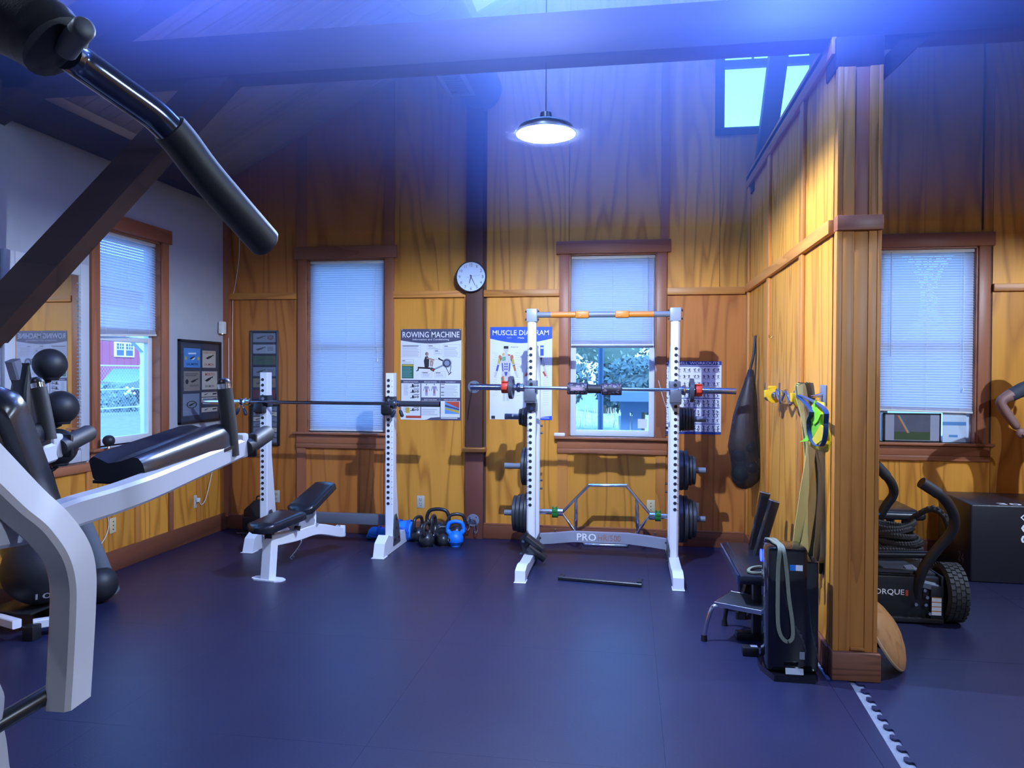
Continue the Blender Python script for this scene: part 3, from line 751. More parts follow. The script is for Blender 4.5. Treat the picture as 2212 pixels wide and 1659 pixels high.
for cx in (.26, .74):
    s.ell(bd, cx, .245, .038, .036, 3)
    s.poly(bd, [(cx - .02, .275), (cx + .02, .275), (cx + .03, .30), (cx + .10, .32), (cx + .085, .40), (cx + .065, .48), (cx + .075, .55), (cx + .055, .66), (cx + .045, .80), (cx + .012, .80), (cx, .60), (cx - .012, .80), (cx - .045, .80), (cx - .055, .66), (cx - .075, .55), (cx - .065, .48), (cx - .085, .40), (cx - .10, .32), (cx - .03, .30)], 2)
    for g in (-1, 1):
        s.line(bd, cx + g * .095, .33, cx + g * .125, .42, .05, 2); s.line(bd, cx + g * .125, .41, cx + g * .16, .50, .036, 2); s.line(bd, cx + g * .16, .50, cx + g * .185, .545, .03, 2)
flat('body_outline', bd, mat('print flesh', (.62, .60, .64), .6), t)
def mus(name, m, fs):
    b = B()
    for f in fs: f(b)
    flat(name, b, m, t)
cx = .26
mus('muscle_orange', mat('print orange', (.55, .17, .06), .6), [lambda b: s.ell(b, cx - .098, .325, .024, .022, 4), lambda b: s.ell(b, cx + .095, .325, .026, .024, 4), lambda b: s.line(b, cx + .128, .42, cx + .152, .475, .03, 4), lambda b: s.line(b, cx - .05, .53, cx - .03, .66, .022, 5), lambda b: s.line(b, .70, .36, .68, .5, .02, 4)])
mus('muscle_green', mat('print sage', (.16, .38, .22), .6), [lambda b: s.poly(b, [(cx - .07, .325), (cx - .005, .32), (cx - .005, .36), (cx - .05, .37), (cx - .07, .355)], 4), lambda b: s.line(b, cx - .075, .55, cx - .05, .68, .016, 5)])
mus('muscle_yellow', PYEL, [lambda b: s.line(b, cx - .105, .345, cx - .12, .395, .034, 5), lambda b: s.line(b, cx + .105, .345, cx + .12, .40, .034, 5), lambda b: s.line(b, cx - .035, .53, cx - .02, .64, .012, 6), lambda b: s.line(b, cx - .03, .285, cx - .06, .305, .03, 4)])
mus('muscle_blue', mat('print indigo', (.07, .09, .42), .6), [lambda b: s.line(b, cx - .125, .41, cx - .15, .475, .03, 4), lambda b: s.poly(b, [(cx - .028, .485), (cx + .028, .485), (cx + .012, .53), (cx - .012, .53)], 4)] + [(lambda g, k: (lambda b: s.ell(b, cx + g * .016, .40 + .028 * k, .013, .011, 4, 8)))(g, k) for g in (-1, 1) for k in range(3)] + [lambda b: s.line(b, cx - .06, .39, cx - .05, .48, .02, 4), lambda b: s.line(b, cx + .06, .39, cx + .05, .48, .02, 4)])
mus('muscle_red', PRED, [lambda b: s.line(b, cx - .065, .54, cx - .045, .66, .018, 4), lambda b: s.line(b, cx + .03, .30, cx + .07, .305, .02, 4), lambda b: s.line(b, cx + .05, .54, cx + .035, .66, .03, 4), lambda b: s.line(b, .62, .48, .58, .53, .03, 4), lambda b: s.line(b, .86, .48, .90, .53, .03, 4)])
lb_ = B()
for k in range(20):
    b0 = .28 + k * .024
    s.line(lb_, .03 + .05 * abs(math.sin(k)), b0, .12, b0 + .004, .003, 2); s.line(lb_, .40, b0, .46 + .03 * abs(math.cos(k * 2)), b0 + .003, .003, 2); s.line(lb_, .86, b0 + .1, .95, b0 + .1, .003, 2)
flat('caption_lines', lb_, GREYT, t)

# dumbbell poster
t = thing('poster', 'small white exercise chart headed DUMBBELL WORKOUTS right of the power rack', 'poster', (.53, D - .003, 1.0))
s = Sheet((.285, D - .003, 1.638), (1, 0, 0), (0, -1, 0), .513, .645)
s.sheetpart(t, PAPER)
hd = B(); s.rect(hd, 0, 0, 1, .055, 1); s.rect(hd, 0, .965, 1, 1, 1)
for b0 in (.066, .505, .635, .855): s.rect(hd, .0, b0, .975, b0 + .010, 2)
flat('header_band', hd, PNAVY, t)
tx = B(); s.text(tx, 'DUMBBELL WORKOUTS', .03, .010, .965, .045, .03); flat('lettering', tx, PWHITE, t)
fg = B(); rn = random.Random(4)
for rw in (.10, .19, .29, .38, .45, .53, .58, .67, .72, .79, .88, .92):
    for cl in range(6):
        a0 = .03 + cl * .162
        s.rect(fg, a0 + .02, rw + .052, a0 + .13, rw + .055, 2)
        for k in range(2):
            a = a0 + .035 + k * .07; j = (rn.random() - .5) * .03
            s.ell(fg, a + j, rw + .004, .008, .006, 3, 7); s.line(fg, a + j, rw + .008, a, rw + .028, .014, 3)
            s.line(fg, a, rw + .028, a - .015 + j, rw + .046, .009, 3); s.line(fg, a, rw + .028, a + .018 + j, rw + .046, .009, 3)
            s.line(fg, a + j, rw + .012, a + .025, rw + .012 + (rn.random() - .5) * .03, .008, 3); s.line(fg, a + j, rw + .012, a - .025, rw + .014 + (rn.random() - .5) * .03, .008, 3)
flat('exercise_figures', fg, mat('print charcoal', (.07, .075, .10), .6), t)

# ------------------------------------------------------------------ wall clock
t = thing('wall_clock', 'round black rimmed wall clock with white face on the dark timber post', 'clock', (-1.424, D - .125, 2.397))
cc = V((-1.424, D - .088, 2.397)); an = V((0, -1, 0)); r_ = .142
part('case', B().lathe([(r_ * .97, 0), (r_, .01), (r_, .030), (r_ * .97, .040), (r_ * .93, .040), (r_ * .925, .030), (0, .030)], cc, an, 48), BLACK_P, t)
part('dial', B().lathe([(0, .0305), (r_ * .925, .0305), (r_ * .925, .0315), (0, .0315)], cc, an, 48), PWHITE, t)
s = Sheet(cc + an * .032 + V((-.142, 0, .142)), (1, 0, 0), an, .284, .284)
nb = B()
for k in range(1, 13):
    x, y = .5 + .375 * math.sin(k * R(30)), .5 - .375 * math.cos(k * R(30))
    wd = .060 if k < 10 else .095
    if k == 1: wd = .018
    if k == 11: wd = .07
    s.text(nb, str(k), x - wd / 2, y - .046, x + wd / 2, y + .046, -.012, 1)
part('numerals', nb, INK, t, smooth=0)
def hand(name, ang, ln, wd, back, m, l):
    b = B(); d = V((math.sin(ang), 0, math.cos(ang))); n = V((math.cos(ang), 0, -math.sin(ang)))
    c = cc + an * (.034 + .001 * l)
    b.prism([(-wd, -back), (wd, -back), (wd * .5, ln), (-wd * .5, ln)], c, n, d, an * .0008); part(name, b, m, t, smooth=0)
hand('hour_hand', R(195), .062, .0042, .014, INK, 1); hand('minute_hand', R(154), .092, .0036, .018, INK, 2); hand('second_hand', R(80), .085, .0010, .035, GREY_M, 3)
part('crystal', B().lathe([(0, .0385), (r_ * .93, .0385), (r_ * .93, .0395), (0, .0395)], cc, an, 40), glassmat(), t)

# ------------------------------------------------------------------ outlets, anchors, sensors
def outlet(c, ux, n, label, col='IV', kind='duplex', cat='outlet', w=.072, h=.116):
    m = mat('ivory plastic', (.62, .53, .30), .45) if col == 'IV' else mat('grey plastic', (.50, .47, .40), .45)
    c, ux, n = V(c), V(ux), V(n); uz = V((0, 0, 1))
    t = thing('outlet' if kind != 'switch' else 'light_switch', label, cat, c, group=None)
    rot = Matrix((ux, n, uz)).transposed()
    part('cover_plate', B().box(c + n * .003, (w, .006, h), rot=rot, bev=.003), m, t)
    if kind == 'duplex':
        for dz in (-.021, .021):
            b = B().box(c + n * .007 + uz * dz, (.034, .003, .028), rot=rot, bev=.006); part('socket', b, m, t)
            b = B()
            for dx in (-.008, .008): b.box(c + n * .009 + uz * (dz + .003) + ux * dx, (.003, .002, .010), rot=rot)
            b.box(c + n * .009 + uz * (dz - .008), (.005, .002, .005), rot=rot); part('slot', b, INK, t)
    else:
        b = B()
        for dz in (-.03, 0, .03): b.box(c + n * .007 + uz * dz, (.008, .004, .008), rot=rot)
        part('jack', b, INK, t)
    return t
bn = (0, -1, 0); xx = (1, 0, 0); ln_ = (1, 0, 0); ly = (0, 1, 0)
for (px, py, lab, col, kd) in ((597, 1072, 'grey power outlet on the panel beside the black backpack', 'G', 'duplex'), (909, 1084, 'grey power outlet on the panel above the kettlebells', 'G', 'duplex'), (1406, 1094, 'ivory jack plate under the window seen through the hex bar', 'IV', 'jack'), (1501, 1100, 'ivory outlet half hidden by the plates right of the power rack', 'IV', 'duplex')):
    p = PY(px, py, D); outlet(p, xx, bn, lab, col, kd)
p = PX(243, 1135, XL + .012); outlet(p, ly, ln_, 'ivory jack plate low on the left wall with a thin cable beside it', 'IV', 'jack')
p = PX(423, 1083, XL + .012); pl_o = outlet(p, ly, ln_, 'grey power outlet on the left wall with a white plug in it', 'G')
# white plug and its cord climbing the wall
t = thing('power_adapter', 'white plug adapter with a thin white cord in the left wall outlet', 'adapter', p + V((.01, 0, 0)))
part('plug_body', B().box(p + V((.022, .004, .012)), (.028, .034, .036), bev=.006), WPLAST, t)
q2 = [p + V((.02, .02, -.005)), p + V((.03, .05, -.035)), p + V((.03, .12, .02)), p + V((.025, .22, .22)), p + V((.02, .30, .42)), p + V((.02, .36, .52)), V((XL + .06, D - .07, 1.05)), V((XL + .062, D - .062, 1.85))]
part('cord', B().tube(crom(q2, 6), .003, 6), WPLAST, t)
for pts, lab in (([(278, 1045), (292, 1085), (294, 1130), (293, 1160)], 'thin white cable hanging in front of the left wall panel'), ([(232, 1110), (235, 1135), (228, 1160), (210, 1187)], 'thin white cable running down past the ivory jack plate')):
    b = B().tube(crom([PX(x, y, XL + .022) for x, y in pts], 6), .003, 6)
    one('cable', b, WPLAST, lab, 'cable', PX(*pts[0], XL + .022))
# sensors in the corner
c = PX(479, 708, XL + .02); c.y = D - .13
t = thing('wall_sensor', 'small white box sensor in the corner above the framed labels', 'sensor', c)
part('housing', B().box(c + V((.018, 0, 0)), (.045, .07, .115), bev=.006), WPLAST, t)
part('indicator', B().ball(c + V((.03, -.02, -.058)), .006, seg=8), mat('lit led', (.9, .95, 1), emit=3), t)
c = PY(512, 497, D - .06)
t = thing('corner_camera', 'small white dome camera high on the back wall near the left corner', 'camera', c)
part('mount', B().lathe([(.035, 0), (.035, .02), (.028, .05), (0, .05)], (c.x, D, c.z), (0, -1, 0), 16), WPLAST, t)
part('dome', B().ball((c.x - .02, D - .075, c.z + .02), .032, seg=14), BLACK_P, t)
part('cable', B().tube(crom([(c.x, D - .012, c.z - .03), (c.x - .01, D - .010, 2.6), (c.x - .05, D - .008, 2.35), (XL + .075, D - .010, 2.15), (XL + .07, D - .012, 1.2)], 8), .0028, 6), WPLAST, t)
def anchor(px, py, lab, biners, rad=.058, wire=False):
    p = PY(px, py, D - .055 if py > 1000 else D - .085)
    t = thing('wall_anchor', lab, 'anchor', p)
    part('plate', B().lathe([(0, 0), (rad, 0), (rad, .006), (rad * .93, .010), (rad * .5, .012), (rad * .45, .022), (0, .022)], p, (0, -1, 0), 28), GREY_M, t)
    bo = B()
    for k in range(4):
        a = R(45 + 90 * k); bo.cyl(p + V((math.cos(a) * rad * .75, -.008, math.sin(a) * rad * .75)), p + V((math.cos(a) * rad * .75, -.014, math.sin(a) * rad * .75)), .006, seg=8)
    part('bolt', bo, CHROME, t)
    part('hook_bar', B().tube(crom([p + V((-.028, -.01, .022)), p + V((-.012, -.05, .028)), p + V((.016, -.05, .012)), p + V((.030, -.01, -.018))], 5), .007, 8), CHROME, t)
    if biners:
        for k, dx in enumerate((-.034, .030)):
            c = p + V((dx, -.045, -.045 - .02 * k)); ring = []
            for j in range(18):
                a = j * math.pi / 9; ring.append(c + V((.016 * math.cos(a) + .006 * dx / .03, .006 * math.sin(a), .042 * math.sin(a))))
            part('carabiner', B().tube(ring, .0042, 6, closed=True), CHROME, t)
    if wire:
        part('strap', B().tube(crom([p + V((-.01, -.04, -.02)), p + V((-.04, -.03, -.18)), p + V((-.055, -.012, -.3))], 6), .004, 6), BLACK_P, t)
    return t
anchor(1022, 1124, 'round grey wall anchor with two carabiners at the foot of the post', True)
anchor(1024, 836, 'round grey wall anchor on the dark post behind the end of the long barbell', False, wire=True)

# ------------------------------------------------------------------ framed label prints
def framed(label, tl, ux, n, w, h, fw=.022, fm=BLACK_P, bm_=None):
    tl, ux, n = V(tl), V(ux), V(n); uz = V((0, 0, 1))
    c = tl + ux * (w / 2)
    t = thing('picture_frame', label, 'picture', c - uz * h)
    b = B(); rot = Matrix((ux, n, uz)).transposed()
    for du, dz, su, sz in ((fw / 2, -h / 2, fw, h), (w - fw / 2, -h / 2, fw, h), (w / 2, -fw / 2, w, fw), (w / 2, -h + fw / 2, w, fw)):
        b.box(tl + ux * du + uz * dz + n * .012, (su, .024, sz), rot=rot, bev=.003)
    part('frame', b, fm, t)
    part('mat_board', B().box(tl + ux * w / 2 - uz * h / 2 + n * .006, (w - fw, .004, h - fw), rot=rot), bm_ or mat('mat board', (.055, .055, .075), .6), t)
    s = Sheet(tl + n * .0085, ux, n, w, h)
    part('glazing', B().box(tl + ux * w / 2 - uz * h / 2 + n * .014, (w - fw, .002, h - fw), rot=rot), glassmat(), t)
    return t, s
TAN = mat('aged paper', (.30, .23, .17), .6); CREAM = mat('cream paper', (.62, .52, .40), .6); LBLU = mat('label blue', (.10, .27, .58), .55); GPAP = mat('grey paper', (.24, .25, .30), .6)
def fish(s, b, a, c, w, h, l=4, fl_=1):
    s.poly(b, [(a - w * fl_, c + h * .3), (a - w * .55 * fl_, c + h * .75), (a + w * .2 * fl_, c + h * .2), (a + w * .75 * fl_, c - h * .55), (a + w * fl_, c - h * .4), (a + w * .95 * fl_, c - h * 1.0), (a + w * .65 * fl_, c - h * .8), (a - w * .3 * fl_, c - h * .3)], l)
y0 = PX(383, 800, XL).y; y1 = PX(474, 800, XL).y
t, s = framed('large black frame of salmon can labels on the left wall beside the window', (XL, y0, 1.808), (0, 1, 0), (1, 0, 0), y1 - y0, .748)
def lab(name, m, a0, b0, a1, b1):
    b = B(); s.rect(b, a0, b0, a1, b1, 1); flat(name, b, m, t)
lab('blue_label', LBLU, .12, .10, .50, .33); lab('cream_label', CREAM, .55, .12, .88, .33); lab('tan_label', TAN, .12, .375, .49, .61); lab('cream_label', CREAM, .54, .375, .92, .60); lab('grey_label', GPAP, .10, .645, .48, .905)
for b0, b1 in ((.635, .69), (.70, .755), (.825, .88)): lab('strip_label', CREAM, .53, b0, .92, b1)
b = B(); s.text(b, 'SALMON', .18, .275, .44, .305, .015); fish(s, b, .31, .215, .06, .025); fish(s, b, .73, .20, .10, .035, fl_=1)
fish(s, b, .71, .475, .10, .04, fl_=1); s.text(b, 'SALMON', .61, .545, .84, .575, .015)
for b0 in (.66, .725, .85): fish(s, b, .64, b0, .05, .014); s.line(b, .80, b0, .90, b0 - .005, .02, 3)
s.lines(b, .15, .40, .46, .44, 2, 3, .3); fish(s, b, .36, .49, .09, .03); s.ell(b, .19, .50, .035, .03, 3); s.text(b, 'SALMON', .25, .535, .46, .56, 0); s.ring(b, .30, .775, .12, .045, .8, 3); fish(s, b, .30, .775, .08, .025)
flat('dark_print', b, INK, t)
b = B(); s.text(b, 'GOLDEN ANCHOR', .565, .13, .865, .155, .02); s.text(b, 'SALMON', .60, .275, .825, .305, .02); s.text(b, 'MERITO', .615, .395, .85, .43, .03); flat('red_lettering', b, PRED, t)
b = B(); s.ell(b, .165, .22, .025, .022, 3); s.ell(b, .455, .22, .025, .022, 3); flat('gold_medal', b, PYEL, t)
b = B(); s.line(b, .22, .165, .40, .160, .02, 3); s.poly(b, [(.28, .24), (.32, .225), (.38, .205), (.35, .235)], 5); flat('white_print', b, PWHITE, t)

p0, p1 = PY(543, 715, D), PY(602, 715, D)
GLW = p1.x - p0.x
t, s = framed('tall narrow frame of old labels on the back wall above a shorter one', (p0.x, D, 1.925), (1, 0, 0), (0, -1, 0), GLW, .69, .014, DGREY)
cols = [GPAP, mat('pale paper', (.36, .37, .42), .6), mat('olive label', (.10, .14, .09), .6), GPAP, TAN, mat('maroon label', (.20, .06, .07), .6)]
for k in range(6):
    lab('paper_label', cols[k], .08, .04 + k * .158, .92, .165 + k * .158)
b = B()
for k in range(6):
    c = .10 + k * .158
    fish(s, b, .36, c, .18, .03); s.lines(b, .6, c - .03, .85, c + .03, 3, 3, .3)
flat('dark_print', b, mat('faded ink', (.09, .10, .11), .6), t)
b = B(); s.ring(b, .72, .10, .10, .03, .7, 4); s.line(b, .66, .90, .80, .88, .05, 4); flat('red_print', b, mat('faded red', (.26, .06, .06), .6), t)
t, s = framed('short black frame of small label strips low on the back wall behind the squat stand', (p0.x - .005, D, 1.215), (1, 0, 0), (0, -1, 0), GLW + .02, .40, .016, BLACK_P)
for k in range(7):
    for a0, a1 in ((.10, .48), (.52, .90)): lab('label_strip', GPAP if (k + int(a0 * 10)) % 3 else CREAM, a0, .06 + k * .127, a1, .165 + k * .127)
b = B()
for k in range(7):
    for a0 in (.28, .71): fish(s, b, a0, .112 + k * .127, .12, .03); s.line(b, a0 - .1, .15 + k * .127, a0 + .12, .15 + k * .127, .015, 3)
flat('dark_print', b, _M['faded ink'], t)

# ------------------------------------------------------------------ mirror on the left wall
ym0, ym1 = 4.13, 4.875; zm0, zm1 = .875, 2.285
t = thing('wall_mirror', 'tall pale framed mirror on the left wall reflecting the rowing poster', 'mirror', (XL, (ym0 + ym1) / 2, zm0))
mf, tt_, p_ = base('mirror glass'); p_.inputs['Metallic'].default_value = 1; p_.inputs['Roughness'].default_value = .015; p_.inputs['Base Color'].default_value = (.86, .88, .90, 1)
nz = nn(tt_, 'ShaderNodeTexNoise'); nz.inputs['Scale'].default_value = 2; mr = nn(tt_, 'ShaderNodeMapRange'); mr.inputs[3].default_value = .008; mr.inputs[4].default_value = .03
tt_.links.new(nz.outputs[0], mr.inputs[0]); tt_.links.new(mr.outputs[0], p_.inputs['Roughness'])
part('glass', B().bb(XL + .004, XL + .020, ym0 + .05, ym1 - .05, zm0 + .05, zm1 - .05), mf, t)
b = B()
PGREY = mat('pale grey frame', (.50, .52, .56), .5)
for a0, a1, b0, b1 in ((ym0, ym0 + .085, zm0, zm1), (ym1 - .085, ym1, zm0, zm1), (ym0 + .085, ym1 - .085, zm0, zm0 + .085), (ym0 + .085, ym1 - .085, zm1 - .085, zm1)):
    b.bb(XL, XL + .032, a0, a1, b0, b1, bev=.008)
part('frame', b, PGREY, t)
b = B()
for k in range(46): b.ball((XL + .030, ym1 - .092, zm0 + .1 + k * .026), .006, seg=6)
part('beading', b, PGREY, t, kind='stuff')
# air duct along the roof with a white register in its underside
c = PZ(985, 182, 3.90)
t = thing('air_duct', 'dark round air duct near the back wall with a white register underneath', 'duct', (c.x, 6.0, 3.92))
part('duct', B().tube([(c.x + .06, 4.9, 4.12), (c.x + .06, D - .01, 4.12)], .20, 24), mat('painted duct', (.10, .09, .10), .6), t)
part('duct_boot', B().bb(c.x - .10, c.x + .10, c.y - .24, c.y + .24, 3.905, 4.05), mat('painted duct', (.10, .09, .10), .6), t)
b = B()
for dx, dy, sx, sy in ((-.095, 0, .035, .50), (.095, 0, .035, .50), (0, -.232, .155, .036), (0, .232, .155, .036)): b.box((c.x + dx, c.y + dy, 3.90), (sx, sy, .014), bev=.002)
rg_ = part('register_frame', b, WHITE_W, t)
for k in range(9): part('louvre', B().box((c.x, c.y - .18 + k * .045, 3.902), (.155, .03, .003), rot=Matrix.Rotation(R(35), 3, 'X')), GREYT, rg_)
# ------------------------------------------------------------------ half rack on the right of the gym floor
YF = 5.95; XLr, XRr = -.775, .352; TW = .074
t = thing('power_rack', 'white power rack with a loaded barbell, plate pegs and an orange gripped chin bar', 'rack', ((XLr + XRr) / 2, 6.1, 0))
HOLE = mat('hole shadow', (.012, .013, .018), .7)
hb = B().cyl((0, 0, 0), (0, -.0012, 0), .0135, seg=14); hme = finish(hb.bm, 'hole', HOLE, V((0, 0, 0)))
pin = 0
for sx, x in ((-1, XLr), (1, XRr)):
    up = part('upright', B().tube([(x, YF + TW / 2, .07), (x, YF + TW / 2, 1.945)], 1, up=(0, 1, 0), sec=rsec(TW * .92, TW)), FRAME_W, t)
    for k in range(26):
        z = .465 + k * .0502
        inst(bpy.data.objects.new('tmp', hme) if False else type('o', (), {'data': hme}), 'hole', (x - t.location.x + sx * .006, YF - .0005 - t.location.y, z), t)
    tick = B()
    for k in range(26):
        z = .465 + k * .0502 - .006
        tick.bb(x + sx * .022, x + sx * .030, YF - .0012, YF, z, z + .0045)
    part('number_mark', tick, HOLE, t, kind='stuff')
    b = B().bb(x - .042, x + .042, YF - .006, YF + .084, 1.935, 2.040, bev=.006)
    cpj = part('top_bracket', b, mat('bracket silver', (.30, .33, .40), .35), t)
    bo = B()
    for z in (1.955, 2.02):
        for q in (-.047, .047): bo.cyl((x + q, YF + .03, z), (x + q * 1.18, YF + .03, z), .008, seg=8)
    part('bolt', bo, BLACK_M, cpj)
    # rear post leaning back from the front upright, with foot tube and plates
    ry = 6.27
    part('rear_post', B().tube(crom([(x, YF + .09, 1.74), (x, YF + .17, 1.70), (x, ry, 1.55), (x, ry + .02, 1.2), (x, ry + .02, .11)], 4), 1, up=(1, 0, 0), sec=rsec(.072, .062)), FRAME_W, t)
    fb = part('foot', B().prism([(5.36, .004), (5.37, .085), (5.47, .105), (5.56, .10), (5.60, .09), (6.52, .09), (6.52, .02), (5.62, .02), (5.44, .004)], (x - .038, 0, 0), (0, 1, 0), (0, 0, 1), (.076, 0, 0)), FRAME_W, t)
    part('foot_cap', B().bb(x - .044, x + .044, 5.345, 5.45, .0, .006, bev=.002), FRAME_W, fb)
    part('rear_cap', B().bb(x - .04, x + .04, 6.52, 6.53, 0, .095), BLACK_P, fb)
    part('foot_plate', B().bb(x - sx * .042 - .003, x - sx * .042 + .003, YF - .02, YF + .30, .03, .19, bev=.002), DGREY, t)
    nb = B()
    for y, z in ((YF + .0, .06), (YF + .0, .14), (YF + .25, .06), (YF + .25, .15), (YF + .33, .55), (YF + .33, .62), (YF + .33, 1.02), (YF + .33, 1.08)): nb.cyl((x - sx * .036, y, z), (x - sx * .056, y, z), .008, seg=8)
    part('bolt', nb, BLACK_M, t)
    for z in (1.155, .735, .335):
        part('plate_peg', B().cyl((x + sx * .03, ry + .02, z), (x + sx * .27, ry + .02, z), .0245, seg=18).cyl((x + sx * .03, ry + .02, z), (x + sx * .045, ry + .02, z), .05, seg=18), GREY_M, t)
    # cup hook
    zc = 1.372
    jh = part('bar_hook', B().bb(x - .043, x + .043, YF - .010, YF + .082, zc - .02, zc + .095, bev=.006).bb(x - .043, x + .043, YF - .105, YF - .008, zc - .085, zc - .002, bev=.012).bb(x - .043, x + .043, YF - .112, YF - .088, zc - .07, zc + .030, bev=.008), mat('hook plastic', (.10, .11, .14), .4), t)
    part('hook_pin', B().cyl((x, YF - .016, zc + .065), (x, YF - .009, zc + .065), .013, seg=14), BLACK_P, jh)
    if sx < 0: part('lock_button', B().cyl((x + .004, YF - .008, zc - .13), (x + .004, YF - .002, zc - .13), .012, seg=12), mat('blue button', (.10, .22, .65), .4), jh); part('catch_plate', B().bb(x - .043, x + .043, YF - .006, YF + .08, zc - .155, zc - .088, bev=.005), _M['hook plastic'], t)
ch = part('chin_bar', B().cyl((XLr + .03, YF + .03, 1.992), (XRr - .03, YF + .03, 1.992), .023, seg=18), GREY_M, t)
OR = mat('orange grip', (.62, .20, .015), .45)
xa, xb = PY(1190, 675, YF + .03).x, PY(1273, 675, YF + .03).x
xc, xd = PY(1329, 675, YF + .03).x, PY(1412, 675, YF + .03).x
for (u0, u1, v0, v1) in ((xa, xb - .11, xb - .11, xb), (xc + .11, xd, xc, xc + .11)):
    part('orange_sleeve', B().cyl((u0, YF + .03, 1.992), (u1, YF + .03, 1.992), .0245, seg=18), OR, ch, label='orange grip sleeve on the chin bar')
    part('orange_clamp', B().bb(v0, v1, YF - .002, YF + .062, 1.962, 2.020, bev=.012).cyl(((v0 + v1) / 2 - .02, YF - .008, 1.985), ((v0 + v1) / 2 - .02, YF, 1.985), .012, seg=10), OR, ch, label='orange clamp block on the chin bar')
# front-facing name bar low at the back
zc = .17
cm = B()
pts = [(XLr + .035, .125), (-.62, .135), (-.45, .155), (0, .155), (.20, .135), (XRr - .035, .12)]
cm.prism([(a, b) for a, b in pts] + [(a, b - .085) for a, b in reversed(pts)], (0, 6.20, .055), (1, 0, 0), (0, 0, 1), (0, .05, 0))
xm = part('crossmember', cm, mat('silver paint', (.27, .29, .36), .35), t)
s = Sheet((-.42, 6.198, .20), (1, 0, 0), (0, -1, 0), .36, .060)
b = B(); s.text(b, 'PRO', .0, .0, .44, 1.0, .03, 1); part('lettering', b, PWHITE, xm, label='white PRO lettering', smooth=0)
b = B(); s.text(b, 'HR/500', .48, .12, 1.0, .92, -.01, 1); part('lettering', b, mat('rust print', (.40, .16, .10), .5), xm, label='thin rust coloured model lettering', smooth=0)
nb = B()
for x in (-.60, .22): nb.cyl((x, 6.225, .205), (x, 6.225, .222), .012, seg=8)
part('bolt', nb, CHROME, xm)
# landmine holder folded at the left foot
t = thing('landmine_holder', 'black double tube landmine holder clamped at the left foot of the power rack', 'holder', (XLr + .02, 5.84, .09))
d = V((.13, .02, -.10)).normalized(); o = V((XLr - .005, 5.84, .235))
b = B()
for k, dz in enumerate((0, -.075)):
    p = o + V((-.02 + .022 * k, 0, dz)); b.tube([p, p + d * .165], [.034, .034], 18)
part('tube', b, BLACK_M, t)
part('bracket', B().prism([(XLr - .07, .22), (XLr - .02, .27), (XLr + .02, .20), (XLr - .0, .105), (XLr - .05, .095)], (0, 5.86, 0), (1, 0, 0), (0, 0, 1), (0, .05, 0)), BLACK_M, t)
part('bolt', B().cyl((XLr - .045, 5.865, .195), (XLr - .045, 5.845, .195), .012, seg=10).cyl((XLr - .06, 5.865, .105), (XLr - .06, 5.83, .10), .009, seg=10), CHROME, t)

# ------------------------------------------------------------------ barbells
def barbell(name, label, A, Bp, rb, rs, sl, colm, slm, mid=None):
    A, Bp = V(A), V(Bp); d = (Bp - A).normalized()
    t = thing(name, label, 'barbell', (A + Bp) / 2)
    part('shaft', B().cyl(A + d * (sl - .01), Bp - d * (sl - .01), rb, seg=14), colm, t)
    for P, e in ((A, 1), (Bp, -1)):
        part('sleeve', B().cyl(P, P + d * (e * sl), rs, seg=20).cyl(P, P + d * (e * .004), rs * .8, seg=14), slm, t)
        part('collar', B().lathe([(0, 0), (rs + .010, 0), (rs + .013, .006), (rs + .013, .024), (rs + .006, .028), (rs + .006, .055), (rs * .9, .06), (0, .06)], P + d * (e * (sl - .02)), d * e, 24), slm, t)
    return t, d
ya = YF - .055
A = PY(1017, 835, ya); Bq = PY(1590, 847, ya); A.z = 1.412; Bq.z = 1.395
bb, d = barbell('barbell', 'long chrome barbell with red collars racked on the power rack', A, Bq, .0145, .025, .395, CHROME, CHROME)
CAMO = None
def camo_mat():
    m, tt, p = base('leopard foam'); tc = nn(tt, 'ShaderNodeTexCoord'); v = nn(tt, 'ShaderNodeTexVoronoi', feature='DISTANCE_TO_EDGE'); v.inputs['Scale'].default_value = 34; v.inputs['Randomness'].default_value = .8
    n = nn(tt, 'ShaderNodeTexNoise'); n.inputs['Scale'].default_value = 30
    mx0 = nn(tt, 'ShaderNodeMix', data_type='RGBA'); mx0.inputs[0].default_value = .03; tt.links.new(tc.outputs['Object'], mx0.inputs[6]); tt.links.new(tc.outputs['Object'], n.inputs['Vector']); tt.links.new(n.outputs[1], mx0.inputs[7])
    tt.links.new(mx0.outputs[2], v.inputs['Vector'])
    r = nn(tt, 'ShaderNodeValToRGB'); e = r.color_ramp.elements; e[0].position = .16; e[0].color = (.018, .016, .028, 1); e[1].position = .2; e[1].color = (.16, .13, .20, 1); q = e.new(.34); q.color = (.17, .14, .21, 1); q = e.new(.38); q.color = (.02, .018, .03, 1)
    tt.links.new(v.outputs['Distance'], r.inputs[0]); tt.links.new(r.outputs[0], p.inputs['Base Color']); p.inputs['Roughness'].default_value = .55; return m
pc = A.lerp(Bq, (1292 - 1017) / 573 + .0)
padt = thing('bar_pad', 'black foam neck pad with grey leopard print around the middle of the long barbell', 'pad', pc)
h = .212
for e in (-1, 1):
    part('padded_end', B().lathe([(.016, 0), (.042, 0), (.047, .006), (.047, .150), (.040, .158), (.034, .160), (.016, .160)], pc + d * (e * .212), d * -e, 24), camo_mat() if e < 0 else bpy.data.materials['leopard foam'], padt, label='leopard print foam end of the pad')
part('strap', B().lathe([(.016, 0), (.036, 0), (.034, .05), (.036, .10), (.016, .10)], pc + d * -.050, d, 24), mat('black strap', (.013, .013, .017), .6), padt)
s = Sheet(pc + d * -.182 + V((0, -.0475, .013)), d, (0, -1, 0), .092, .026)
